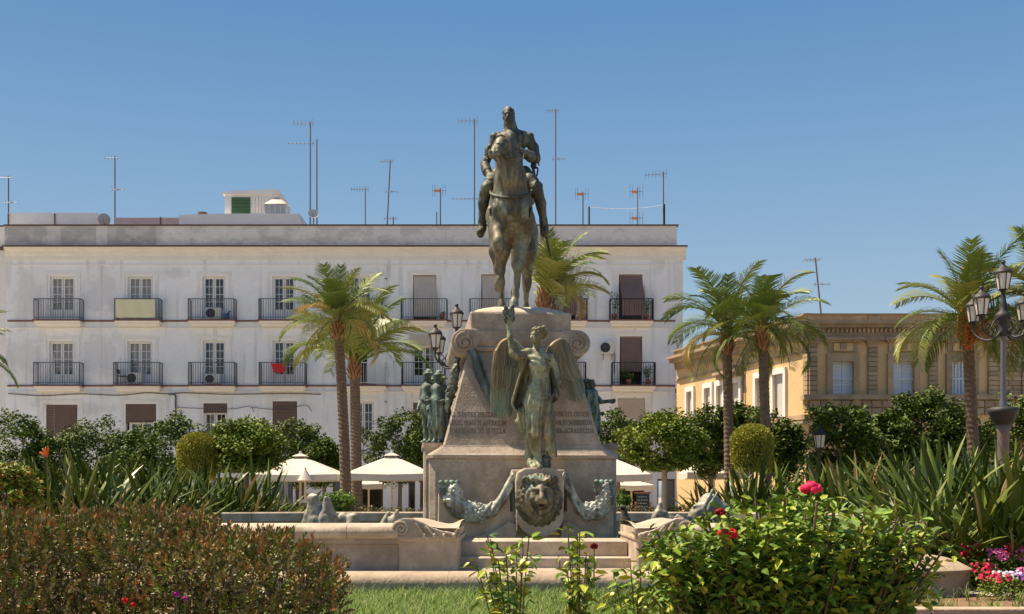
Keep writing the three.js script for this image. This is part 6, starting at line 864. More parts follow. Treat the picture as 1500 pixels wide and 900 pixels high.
function bush(px, py, rxp, ryp, d, label, o = {}) { const s = F / d, t = thing(o.name ?? 'shrub', label, 'shrub', [(px - 750) / s, 0, -d]), rx = rxp / s, ry = ryp / s, cy = EYE + (725 - py) / s; const [pts, cs] = crownPoints(rx, ry, rx * (o.deep ?? 1), o.n ?? 2200, o.clumps ?? 40, o.cr ?? rx * 0.3); const st = mb(); for (let i = 0; i < 10; i++) st.bar(V(rr(-0.1, 0.1), 0, rr(-0.1, 0.1)), cs[i].clone().add(V(0, cy, 0)), 0.022, 0.008, 5); st.build('stems', MT.bark, t); leafCloud('foliage', t, whiteLeaf, pts.map((p) => p.add(V(0, Math.max(cy, 0), 0))).filter((p) => p.y > 0.02), o.leaf ?? 0.11, o.colors ?? G2); return t; }
bush(495, 737, 26, 15, 37, 'bright green rounded shrub behind the basin near the palms', { colors: [[0.14, 0.26, 0.03], [0.1, 0.2, 0.025], [0.18, 0.3, 0.04]], leaf: 0.1 });
bush(913, 736, 12, 18, 40, 'bright green shrub beside the chalkboard', { colors: [[0.1, 0.2, 0.025], [0.14, 0.25, 0.03]], leaf: 0.1, n: 1200 });
bush(10, 722, 42, 46, 17, 'yellow green shrub with orange tips beside the strelitzia', { colors: [[0.26, 0.32, 0.04], [0.18, 0.26, 0.03], [0.22, 0.3, 0.04], [0.36, 0.2, 0.04]], leaf: 0.08, n: 5000, clumps: 70 });
function lowHedge(x0, x1, d, h, label, seedc) { const s = F / d, a = (x0 - 750) / s, b = (x1 - 750) / s, t = thing('low_hedge', label, 'hedge', [(a + b) / 2, 0, -d]), pts = [], W = b - a; for (let i = 0; i < W * 900; i++) { const X = rr(-W / 2, W / 2); pts.push(V(X, Math.sqrt(rnd()) * h * (0.86 + 0.3 * fbm(X * 1.6, 3, seedc, 3)), rr(-0.45, 0.45))); } const st = mb(); for (let i = 0; i < W * 3; i++) { const X = rr(-W / 2, W / 2); st.bar(V(X, 0, 0), V(X + rr(-0.2, 0.2), h * 0.9, rr(-0.3, 0.3)), 0.014, 0.006, 4); } st.build('stems', MT.bark, t); leafCloud('foliage', t, whiteLeaf, pts, 0.09, [[0.1, 0.11, 0.03], [0.15, 0.12, 0.04], [0.07, 0.09, 0.025], [0.2, 0.13, 0.05]]); }
lowHedge(385, 632, 37, 1.28, 'low brownish hedge in front of the parasols', 3); lowHedge(900, 1065, 38, 1.3, 'low brownish hedge in front of the clipped forked tree', 9);

// ------------------------------------------------------------------ strelitzia clumps, leaf by leaf
function strelLeaf(bend, fold, w) {
  const pos = [], n = 12, P = []; let p = V(0, 0, 0), a = 0.0; for (let i = 0; i <= n; i++) { P.push([p.clone(), a]); const s = i / n; a = bend * Math.pow(s, 1.7); p = p.clone().add(V(0, Math.cos(a), Math.sin(a)).multiplyScalar(1 / n)); }
  const half = (s) => s < 0.5 ? 0.007 : w * Math.pow(Math.sin(Math.PI * Math.pow((s - 0.5) / 0.5, 0.8)), 0.75) + 0.003;
  const tri = (...v) => v.forEach((q) => pos.push(q.x, q.y, q.z));
  for (let i = 0; i < n; i++) { const [A, aa] = P[i], [B, ab] = P[i + 1], ha = half(i / n), hb = i === n - 1 ? 0.002 : half((i + 1) / n); const na = V(0, -Math.sin(aa), Math.cos(aa)).multiplyScalar(fold), nb = V(0, -Math.sin(ab), Math.cos(ab)).multiplyScalar(fold); for (const s of [-1, 1]) { const a2 = A.clone().add(V(s * ha, 0, 0)).addScaledVector(na, ha), b2 = B.clone().add(V(s * hb, 0, 0)).addScaledVector(nb, hb); tri(A, b2, a2); tri(A, B, b2); } }
  const g = new THREE.BufferGeometry(); g.setAttribute('position', new THREE.Float32BufferAttribute(pos, 3)); g.computeVertexNormals(); return g;
}
const SL = [[0.15, 0.5, 0.019], [0.4, 0.6, 0.017], [0.75, 0.7, 0.02], [1.1, 0.55, 0.017], [0.3, 0.9, 0.016]].map((a) => strelLeaf(...a));
const SM = [[0.085, 0.125, 0.02], [0.12, 0.165, 0.026], [0.06, 0.095, 0.017], [0.2, 0.235, 0.05], [0.38, 0.27, 0.12]].map((c, i) => leafMat(c, i === 4 ? 0.8 : 0.36, 0.1));
function strelitzia(px, d, H, spread, n, label, o = {}) {
  const t = thing('strelitzia_plant', label, 'plant', [(px - 750) * d / F, 0, -d], 0, 'strelitzia clumps round the fountain');
  for (let i = 0; i < n; i++) {
    const az = rnd() * 6.283, q = Math.pow(rnd(), 0.7), til = q * (o.fan ?? 0.95) + rr(-0.06, 0.06), L = H * (1.06 - 0.24 * q) * rr(0.5, 1.05), dry = rnd() < 0.04, f = mesh('leaf', SL[Math.floor(rnd() * 5)], SM[dry ? 4 : Math.floor(rnd() * 4)], t);
    f.position.set(rr(-1, 1) * spread * 0.5, 0, rr(-1, 1) * spread * 0.3); f.rotation.order = 'YXZ'; f.rotation.y = az; f.rotation.x = til + (o.lean ?? 0) * Math.cos(az); f.rotateY(rr(-1.4, 1.4)); f.scale.set(L * 1.05, L, L);
  }
  return t;
}
const flowerOrange = leafMat([0.8, 0.2, 0.015], 0.5, 0.2), flowerBlue = leafMat([0.08, 0.06, 0.3], 0.5, 0.2);
function strelFlower(t, x, y, z, s) { const g = part('flower', t); mb().bar(V(x * 0.6, 0, z), V(x, y, z), 0.02, 0.014, 5).build('stalk', SM[1], g); const b = mb(); b.add(new THREE.ConeGeometry(0.035, 0.26, 6).scale(1, 1, 0.6).rotateZ(1.35).translate(x - 0.1, y + 0.02, z)); b.build('beak', SM[2], g); const pt = mb(); for (let i = 0; i < 6; i++) pt.add(new THREE.SphereGeometry(1, 6, 4).scale(0.03 * s, 0.13 * s, 0.012).translate(0, 0.11 * s, 0).rotateZ(0.5 - i * 0.3).rotateY(i * 0.6).translate(x, y + 0.03, z)); pt.build('petals', flowerOrange, g); mb().add(new THREE.ConeGeometry(0.015, 0.16, 4).rotateZ(1.1).translate(x - 0.08, y + 0.08, z)).build('tongue', flowerBlue, g); }
const sA = strelitzia(95, 29.5, 3.03, 2.2, 298, 'strelitzia clump with orange flowers beside the yellow green shrub');
strelFlower(sA, -0.4, 1.98, 1.2, 1.5); strelFlower(sA, -0.05, 2.6, 1.0, 1.1); strelFlower(sA, -0.25, 1.6, 1.4, 1.1);
strelitzia(185, 31.5, 3.08, 2.4, 298, 'strelitzia clump in front of the low orange trees');
strelitzia(270, 33, 2.75, 2.4, 298, 'strelitzia clump below the round yellow topiary by the basin');
strelitzia(345, 34.5, 2.75, 2.4, 298, 'strelitzia clump below the dome shaped tree', { fan: 1.1 });
strelitzia(308, 33.8, 2.7, 2.2, 298, 'strelitzia clump between the topiary and the dome shaped tree');
strelitzia(388, 35.5, 2.1, 1.6, 202, 'low strelitzia clump beside the tree shaded parasol', { fan: 1.15 });
strelitzia(1068, 35, 2.53, 2.0, 236, 'strelitzia clump beside the stone dolphin', { fan: 0.9 });
strelitzia(1130, 34, 2.86, 2.4, 298, 'strelitzia clump below the round topiary near the dolphin');
strelitzia(1205, 33, 2.86, 2.4, 298, 'strelitzia clump in front of the small lantern');
strelitzia(1290, 32, 3.08, 2.6, 298, 'strelitzia clump before the orange trees of the yellow building');
strelitzia(1420, 21.7, 2.97, 1.9, 298, 'largest strelitzia clump, fanning over the tongue shaped kerb end', { fan: 1.15 });
strelitzia(1352, 23.8, 2.59, 1.4, 298, 'strelitzia clump crowding against the largest fan of leaves', { fan: 0.9 });
strelitzia(1385, 26, 2.9, 1.8, 280, 'tall strelitzia clump behind the largest fan of leaves');
strelitzia(1462, 24, 2.9, 1.8, 280, 'tall strelitzia clump below the five branched lamp');
strelitzia(1245, 34, 2.9, 2.4, 220, 'strelitzia clump between the small lantern and the orange trees');
strelitzia(1350, 21.1, 2.0, 0.9, 230, 'strelitzia clump leaning against the curved basin end', { fan: 0.9 });
strelitzia(1450, 22.6, 2.3, 1.8, 270, 'dense dark strelitzia clump at the heart of the big mound', { fan: 1.1 });
strelitzia(140, 30.5, 2.3, 2.2, 220, 'low dense strelitzia clump between the flowering one and its neighbour');
strelitzia(228, 32.2, 2.3, 2.2, 220, 'low dense strelitzia clump nearest the round yellow topiary');
strelitzia(1165, 33.6, 2.2, 2.2, 200, 'low dense strelitzia clump behind the rose bush');
strelitzia(1492, 20.9, 2.64, 1.4, 298, 'strelitzia clump sprawling low behind the bedding flowers', { fan: 1.35 });

// ------------------------------------------------------------------ parasols, lamps, street furniture
function parasol(px, yTop, yRim, half, d, label, turn = 0) {
  const s = F / d, t = thing('cafe_parasol', label, 'parasol', [(px - 750) / s, 0, -d], turn, 'parasols of the pavement cafe'), R = half / s, yr = EYE + (725 - yRim) / s, yt = EYE + (725 - yTop) / s, n = 12, pos = [];
  const hgt = (x, z) => { const m = Math.max(Math.abs(x), Math.abs(z)) / R, diag = Math.min(Math.abs(x), Math.abs(z)) / (Math.max(Math.abs(x), Math.abs(z)) + 1e-6); return mix(yt, yr, Math.pow(m, 1.12)) - 0.05 * (1 - diag) * m * 0.8; };
  const g = new THREE.PlaneGeometry(2 * R, 2 * R, 24, 24).rotateX(-Math.PI / 2), p = g.attributes.position; for (let i = 0; i < p.count; i++) p.setY(i, hgt(p.getX(i), p.getZ(i))); g.computeVertexNormals(); mb().add(g).build('canopy', MT.canvas, t);
  const val = mb(); for (const [ax, az, bx, bz] of [[-1, 1, 1, 1], [1, 1, 1, -1], [1, -1, -1, -1], [-1, -1, -1, 1]]) { const q = new THREE.PlaneGeometry(1, 1, 24, 2), pp = q.attributes.position; for (let i = 0; i < pp.count; i++) { const u = pp.getX(i) + 0.5, v = pp.getY(i) + 0.5, x = mix(ax, bx, u) * R, z = mix(az, bz, u) * R; pp.setXYZ(i, x * (1 + 0.004 * (1 - v)), hgt(x, z) - (1 - v) * 0.24, z * (1 + 0.004 * (1 - v)) + 0.01 * Math.sin(u * 40) * (1 - v)); } q.computeVertexNormals(); val.add(q); } val.build('valance', MT.canvas, t);
  mb().add(new THREE.ConeGeometry(0.42, 0.14, 4).rotateY(Math.PI / 4).translate(0, yt + 0.07, 0)).add(new THREE.SphereGeometry(0.06, 8, 6).translate(0, yt + 0.15, 0)).build('vent_cap', MT.canvas, t);
  mb().cyl(0, 0, 0, 0.045, 0.045, yt, 10).build('pole', std([0.62, 0.5, 0.36], 0.6), t); mb().rbox(0, 0.06, 0, 0.8, 0.12, 0.8, 0.03).build('base', MT.kerb, t);
  for (let i = 0; i < 8; i++) { const a = i * Math.PI / 4, k = i % 2 ? 1.38 : 0.98, e = V(Math.sin(a) * R * k, 0, Math.cos(a) * R * k); const hy = hgt(e.x, e.z); mb().bar(V(0, yt - 0.06, 0), V(e.x, hy - 0.03, e.z), 0.018, 0.014, 5).bar(V(0, yr - 0.35, 0), V(e.x * 0.5, hgt(e.x * 0.5, e.z * 0.5) - 0.04, e.z * 0.5), 0.014, 0.014, 5).build('rib', std([0.62, 0.5, 0.36], 0.6), t); }
}
parasol(440, 669, 696, 63, 46, 'cream parasol partly shaded by the dome shaped tree'); parasol(574, 668, 695, 60, 45, 'cream parasol between the palm pair and the pedestal');
parasol(888, 668, 696, 60, 45.5, 'cream parasol half hidden behind the pedestal'); parasol(1046, 668, 693, 46, 47, 'cream parasol beyond the clipped forked tree'); parasol(925, 703, 711, 30, 56, 'small white parasol in the background by the shop doors'); parasol(540, 702, 709, 24, 56, 'small white parasol deep behind the palm trunks');
{ const t = thing('folded_parasol', 'folded beige parasol hanging between the open ones', 'parasol', [at(447, 725, 44.2).x, 0, -44.2]); mb().cyl(0, 0, 0, 0.04, 0.04, 2.75, 8).build('pole', std([0.62, 0.5, 0.36], 0.6), t); const g = new THREE.ConeGeometry(0.3, 0.5, 10, 3, true).translate(0, 2.5, 0); mb().add(g).build('cloth', MT.canvas, t); mb().rbox(0, 0.05, 0, 0.6, 0.1, 0.6).build('base', MT.kerb, t); }
// lantern: tapering six sided glass body under a domed metal roof
const lampGlass = std([0.72, 0.66, 0.56], 0.35), lampIron = std([0.05, 0.048, 0.046], 0.6, { metalness: 0.4 });
function lantern(x, y, z, parent, s = 1) {
  const g = part('lantern', parent); g.position.set(x, y, z); g.scale.setScalar(s);
  mb().add(new THREE.CylinderGeometry(0.205, 0.135, 0.42, 6).translate(0, 0.27, 0)).build('glass', lampGlass, g);
  const f = mb(); for (let i = 0; i < 6; i++) { const a = i * Math.PI / 3, c = Math.sin(a), e = Math.cos(a); f.bar(V(c * 0.138, 0.05, e * 0.138), V(c * 0.21, 0.49, e * 0.21), 0.014, 0.014, 4); } f.cyl(0, 0.0, 0, 0.06, 0.15, 0.06, 6).cyl(0, 0.475, 0, 0.235, 0.235, 0.04, 12).lathe([[0.235, 0.51], [0.22, 0.56], [0.15, 0.62], [0.1, 0.65], [0.09, 0.69], [0.055, 0.7], [0.045, 0.75], [0.07, 0.78], [0.05, 0.82], [0.001, 0.83]], 0, 0, 0, 16); f.build('frame', lampIron, g);
}
function candelabra(px, d, label, ang = 0) {
  const t = thing('street_lamp', label, 'street lamp', [(px - 750) * d / F, 0, -d], ang, 'branched iron street lamps');
  mb().lathe([[0.001, 0], [0.42, 0], [0.42, 0.3], [0.3, 0.4], [0.2, 0.5], [0.13, 1.4], [0.14, 2.6], [0.16, 3.4], [0.2, 3.6], [0.001, 3.6]], 0, 0, 0, 20).build('pedestal', std([0.19, 0.14, 0.11], 0.6, { metalness: 0.2 }), t);
  mb().lathe([[0.2, 3.6], [0.3, 3.72], [0.36, 3.9], [0.4, 3.94], [0.4, 4.04], [0.3, 4.08], [0.12, 4.1], [0.001, 4.1]], 0, 0, 0, 28).build('bowl', lampIron, t);
  mb().lathe([[0.11, 4.05], [0.1, 4.2], [0.075, 4.4], [0.068, 5.9], [0.1, 5.95], [0.1, 6.0]], 0, 0, 0, 16).build('shaft', std([0.15, 0.15, 0.16], 0.5, { metalness: 0.4 }), t);
  mb().lathe([[0.1, 6.0], [0.17, 6.1], [0.12, 6.2], [0.14, 6.35], [0.22, 6.5], [0.2, 6.62], [0.1, 6.72], [0.12, 6.85], [0.08, 6.95], [0.06, 7.1], [0.05, 7.25]], 0, 0, 0, 16).build('finial', lampIron, t);
  lantern(0, 7.22, 0, t, 1.02);
  for (let i = 0; i < 4; i++) { const a = 0.55 + i * Math.PI / 2, c = Math.sin(a), e = Math.cos(a), R = 0.92, q = (r, y) => V(c * r, y, e * r); const b = mb(); b.tube([q(0.1, 6.15), q(0.35, 5.95), q(0.7, 6.02), q(0.92, 6.22), q(R, 6.46)], 0.035, 24, 6).tube([q(0.12, 6.5), q(0.35, 6.42), q(0.5, 6.2), q(0.38, 6.08), q(0.3, 6.2), q(0.36, 6.28)], 0.022, 24, 5).tube([q(0.6, 6.02), q(0.74, 6.2), q(0.64, 6.32), q(0.56, 6.24)], 0.018, 14, 5); b.cyl(c * R, 6.42, e * R, 0.05, 0.09, 0.06, 10); b.build('arm', lampIron, t); lantern(c * R, 6.46, e * R, t); }
}
candelabra(1470, 31, 'five branched iron street lamp in front of the yellow building'); candelabra(669, 38, 'branched street lamp half hidden behind the pedestal shoulder', 0.2);
function postLamp(px, d, H, label) { const t = thing('lamp_post', label, 'street lamp', [(px - 750) * d / F, 0, -d], 0, 'single lantern posts'); mb().lathe([[0.001, 0], [0.16, 0], [0.16, 0.2], [0.09, 0.3], [0.06, 0.8], [0.045, H - 0.1], [0.07, H - 0.05], [0.05, H]], 0, 0, 0, 12).build('post', lampIron, t); lantern(0, H, 0, t); }
postLamp(386, 46, 4.0, 'single lantern post behind the dome shaped tree'); postLamp(1201, 39, 3.25, 'single lantern post beside the yellow building corner');
{ const t = thing('chalkboard', 'orange framed cafe chalkboard standing by the green shrub', 'sign', [at(942, 725, 42).x, 0, -42]), f = mb(); f.box(-0.27, 0.95, 0, 0.06, 1.1, 0.05).box(0.27, 0.95, 0, 0.06, 1.1, 0.05).box(0, 1.77, 0, 0.6, 0.06, 0.05).box(0, 0.42, 0, 0.48, 0.06, 0.05).box(-0.27, 0.7, -0.2, 0.05, 1.5, 0.05, 0, 0.25).box(0.27, 0.7, -0.2, 0.05, 1.5, 0.05, 0, 0.25).box(-0.27, 0.7, 0, 0.06, 1.4, 0.05).box(0.27, 0.7, 0.001, 0.06, 1.4, 0.05).box(0, 1.5, 0, 0.001, 0.001, 0.001); f.l.splice(0, 2); f.build('frame', std([0.42, 0.18, 0.07], 0.7), t); mb().box(0, 1.1, 0, 0.48, 1.28, 0.03).build('board', std([0.05, 0.055, 0.06], 0.9), t); const w = mb(); for (let i = 0; i < 9; i++) { let x = -0.2; while (x < 0.16) { const l = rr(0.03, 0.1); w.box(x + l / 2, 1.62 - i * 0.12, 0.017, l, 0.022, 0.004); x += l + 0.03; } } w.build('chalk_writing', std([0.6, 0.6, 0.58], 0.9), t); }
// cafe chairs and tables under the parasols
function cafeChair(px, d, turn, m, label) { const t = thing('cafe_chair', label, 'chair', [(px - 750) * d / F, 0, -d], turn, 'cafe chairs'); mb().rbox(0, 0.45, 0, 0.44, 0.04, 0.44).build('seat', m, t); mb().rbox(0, 0.72, -0.21, 0.44, 0.36, 0.03, 0.01).build('backrest', m, t); for (const [a, b] of [[-1, -1], [1, -1], [-1, 1], [1, 1]]) mb().bar(V(a * 0.2, 0, b * 0.2), V(a * 0.19, b < 0 ? 0.88 : 0.44, b * 0.2), 0.015).build('leg', MT.metal, t); }
function cafeTable(px, d, label) { const t = thing('cafe_table', label, 'table', [(px - 750) * d / F, 0, -d], 0, 'cafe tables'); mb().cyl(0, 0.71, 0, 0.4, 0.4, 0.03, 20).build('table_top', MT.canvas, t); mb().cyl(0, 0.03, 0, 0.03, 0.03, 0.69).build('column', MT.metal, t); mb().cyl(0, 0, 0, 0.24, 0.2, 0.03, 16).build('foot', MT.iron, t); }
cafeTable(415, 45, 'white round table under the parasol shaded by the tree'); cafeTable(600, 44.5, 'white round table under the parasol near the pedestal'); cafeTable(1000, 45, 'white round table behind the forked tree trunk');
cafeChair(425, 45.3, 2.4, MT.red, 'red chair at the table under the tree shaded parasol'); cafeChair(617, 44.8, -2, MT.red, 'red chair at the table next to the pedestal'); cafeChair(582, 44.6, 1.6, MT.wood, 'wooden chair at the table next to the pedestal'); cafeChair(985, 45.2, 1.4, MT.red, 'red chair behind the forked tree trunk');
{ // a guest standing by the parasol pole
  const f = new Field(); for (const s of [-1, 1]) f.chain([[s * 0.09, 0.03, 0.14, 0.035], [s * 0.09, 0.06, 0, 0.05], [s * 0.1, 0.5, 0.02, 0.07], [s * 0.09, 0.9, 0, 0.1]], 0.04); f.chain([[0, 0.92, 0, 0.16], [0, 1.15, 0, 0.15], [0, 1.38, 0, 0.17]], 0.08).cap([-0.16, 1.42, 0], [0.16, 1.42, 0], 0.07, 0.07, 0.08).cap([0, 1.45, 0], [0, 1.55, 0], 0.055, 0.05, 0.03); headOn(f, [0, 1.64, 0.01], 0.95, 0, { hair: true });
  for (const s of [-1, 1]) { f.chain([[s * 0.2, 1.4, 0, 0.065], [s * 0.25, 1.13, -0.02, 0.05], [s * 0.22, 0.9, 0.08, 0.038]], 0.03); hand(f, [s * 0.22, 0.9, 0.08], [0, -1, 0.3], [s * 0.3, 0, 0.9], 0.85, 0.4); }
  const o = thing('person', 'person in a pale lilac shirt and dark trousers under the parasol', 'person', [at(449, 725, 45.6).x, 0, -45.6], -0.4);
  mesh('body', f.geo(0.02, (x, y, z) => y > 1.66 || (y > 1.56 && z < -0.02) ? [0.03, 0.02, 0.015] : y > 1.5 ? [0.5, 0.3, 0.2] : y > 0.9 && Math.abs(x) < 0.3 && !(y < 1.15 && Math.abs(x) > 0.2) ? [0.55, 0.5, 0.6] : y > 0.75 && Math.abs(x) > 0.17 ? [0.5, 0.3, 0.2] : y > 0.08 ? [0.04, 0.04, 0.05] : [0.02, 0.02, 0.02], 0), std(0xffffff, 0.9, { vertexColors: true }), o);
}

// ------------------------------------------------------------------ foreground planting
const smallLeaf = (() => { const g = new THREE.BufferGeometry(); const o = [[0, 0, 0], [0.24, 0.05, 0.32], [0, 0, 0.36], [-0.24, 0.05, 0.32], [0.17, 0.04, 0.72], [0, -0.03, 0.7], [-0.17, 0.04, 0.72], [0, -0.1, 1]]; const f = [0, 1, 2, 0, 2, 3, 1, 4, 2, 2, 4, 5, 2, 5, 3, 3, 5, 6, 4, 7, 5, 5, 7, 6]; g.setAttribute('position', new THREE.Float32BufferAttribute(f.flatMap((i) => o[i]), 3)); g.computeVertexNormals(); return g; })();
const grass = (name, parent, pts, h, cols) => { const b = new THREE.BufferGeometry(), pos = []; for (let k = 0; k < 5; k++) { const a = k * 1.3, c = Math.cos(a), s = Math.sin(a), w = 0.022, l = 0.25 + 0.12 * k, hh = 0.7 + 0.3 * ((k * 7) % 5) / 4; const P = (t, e) => [c * l * t * t + s * e, hh * (t - 0.25 * t * t * t), s * l * t * t - c * e]; for (let i = 0; i < 3; i++) { const t0 = i / 3, t1 = (i + 1) / 3, e0 = w * (1 - t0), e1 = w * (1 - t1); pos.push(...P(t0, e0), ...P(t1, e1), ...P(t0, -e0), ...P(t0, -e0), ...P(t1, e1), ...P(t1, -e1)); } } b.setAttribute('position', new THREE.Float32BufferAttribute(pos, 3)); b.computeVertexNormals(); const im = leafCloud(name, parent, whiteLeaf, pts, h, cols, b, 0.25); return im; };
{
  const pts = []; for (let i = 0; i < 9000; i++) { const x = rr(-3.2, 2.6), z = -rr(13.2, 17.9); if (x > 1.0 && fbm(x * 1.2, z * 1.2, 4, 3) > 0.5) continue; pts.push(V(x, 0, z)); }
  for (let i = 0; i < 900; i++) { const x = rr(2.4, 9), z = -rr(15.9, 18.4); if (fbm(x * 1.5, z * 1.5, 8, 3) < 0.52) continue; const p = V(x, 0, z); pts.push(p); }
  const g = grass(numbered('lawn_grass'), scene, pts, 0.34, [[0.16, 0.27, 0.035], [0.12, 0.22, 0.03], [0.22, 0.31, 0.05], [0.3, 0.3, 0.1]]); tag(g, 'tufty green grass in front of the rounded kerb', 'grass', null, 'stuff');
}
// brownish hedge that fills the near corner: small leaves on many twigs
{
  const t = thing('hedge', 'brownish green hedge with reddish young tips in front of the basin', 'hedge', [-2.7, 0, -9.3]), pts = [], st = mb();
  const top = (x) => 1.62 + 0.05 * Math.sin(x * 2.1) + 0.26 * (fbm(x * 2.6 + 9, 2, 5, 3) - 0.5) - 0.2 * sst(-0.1, 0.3, x) - 0.4 * sst(0.8, 1.4, x) + 0.06 * sst(-0.6, -1.6, x);
  const cols = [[0.2, 0.19, 0.045], [0.15, 0.18, 0.035], [0.27, 0.2, 0.07], [0.38, 0.33, 0.15], [0.1, 0.12, 0.025], [0.18, 0.23, 0.035]], tip = [[0.42, 0.17, 0.05], [0.34, 0.2, 0.06], [0.28, 0.19, 0.06]];
  const mounds = []; for (let i = 0; i < 14; i++) { const x = -1.75 + i * 0.215 + rr(-0.06, 0.06); mounds.push([x, rr(-0.35, 0.35), top(x) + rr(-0.1, 0.06), rr(0.34, 0.5)]); }
  const ht = (x, z) => { let h = 0.25; for (const [mx, mz, mh, mr] of mounds) { const q = ((x - mx) ** 2 / 1 + ((z - mz) * 0.6) ** 2) / (mr * mr); if (q < 1) h = Math.max(h, mh * 0.875 * Math.pow(1 - q * q, 0.35)); } return h; };
  const up = V(0, 0, 1), ax = V(), dv = V(), qq = new THREE.Quaternion(), q2 = new THREE.Quaternion();
  for (let k = 0; k < 3400; k++) {
    const x = rr(-2.05, 1.75), z = rr(-0.55, 0.85), h = ht(x, z); if (h < 0.3) continue;
    const nx = (ht(x - 0.06, z) - ht(x + 0.06, z)) / 0.12, nz = (ht(x, z - 0.06) - ht(x, z + 0.06)) / 0.12, side = rnd() < 0.55;
    const y = side ? h * rr(0.25, 0.98) : h, dir = V(clamp(nx, -1.5, 1.5) * 0.5 + rr(-0.5, 0.5), side ? rr(0.2, 0.9) : 1.1, clamp(nz, -1.5, 1.5) * 0.5 + (side ? rr(-0.2, 0.7) : rr(-0.4, 0.4))).normalize(), L = rr(0.1, 0.24), b = V(x, y - 0.06, z);
    if (k % 3 === 0) st.bar(b.clone().addScaledVector(dir, -0.1), b.clone().addScaledVector(dir, L), 0.0035, 0.0016, 4);
    const n = 15, red = rnd() < (side ? 0.14 : 0.5), tone = cols[Math.floor(rnd() * 6)]; ax.set(rr(-1, 1), rr(-1, 1), rr(-1, 1)).cross(dir).normalize();
    for (let i = 0; i < n; i++) { const u = i / (n - 1), p = b.clone().addScaledVector(dir, L * u); dv.copy(dir).multiplyScalar(0.55 + 0.8 * u).add(ax.clone().applyAxisAngle(dir, i * 1.571 + (i % 2 ? 3.14 : 0)).multiplyScalar(1 - 0.5 * u)).normalize(); qq.setFromUnitVectors(up, dv); q2.setFromAxisAngle(up, rr(-1.2, 1.2)); p.q = qq.clone().multiply(q2); p.col = red && u > 0.6 ? tip[Math.floor(rnd() * 3)] : rnd() < 0.7 ? tone : cols[Math.floor(rnd() * 6)]; pts.push(p); }
  }
  for (let k = 0; k < 130; k++) { const x = rr(-1.8, 1.4), z = rr(-0.5, 0.5); st.bar(V(x * 0.95, 0, z), V(x + rr(-0.15, 0.15), ht(x, z) * 0.92, z + rr(-0.1, 0.1)), 0.009, 0.003, 4); }
  for (let i = 0; i < 22000; i++) { const x = rr(-1.9, 1.65), z = rr(-0.6, 0.7), h = ht(x, z); if (h < 0.3) continue; const p = V(x, rr(0.1, 0.97) * h, z); p.col = cols[Math.floor(rnd() * 6)]; pts.push(p); }
  st.build('twigs', MT.bark, t); leafCloud('foliage', t, leafMat([1, 1, 1], 0.42, 0.14), pts, 0.042, cols, smallLeaf, 1.2);
}
// the rose bush: the leaves that show largest are single meshes, the rest fill in
const roseMats = [[0.16, 0.26, 0.03], [0.22, 0.33, 0.035], [0.11, 0.19, 0.025], [0.4, 0.45, 0.05], [0.5, 0.4, 0.05]].map((c) => leafMat(c, 0.34, 0.2));
const petalRed = leafMat([0.75, 0.012, 0.02], 0.6, 0.15), petalDark = leafMat([0.25, 0.004, 0.01], 0.6, 0.1), petalPink = leafMat([0.78, 0.02, 0.09], 0.6, 0.15);
function rose(parent, x, y, z, r, m) { const g = part('flower', parent), b = mb(); for (let k = 0; k < 26; k++) { const a = k * 2.4, q = Math.sqrt(k / 26), R = r * q; b.add(new THREE.SphereGeometry(1, 7, 5, 0, 6.283, 0, 1.7).scale(r * 0.36, r * 0.2, r * 0.36).rotateX(0.5 + q * 0.9).rotateY(a).translate(x + Math.sin(a) * R * 0.85, y + r * 0.5 * (1 - q * q) + 0.01 * Math.sin(k * 5), z + Math.cos(a) * R * 0.85)); } b.build('petals', m, g); mb().bar(V(x, y - 0.32, z - 0.02), V(x, y, z), 0.006, 0.005, 5).build('stalk', roseMats[0], g); }
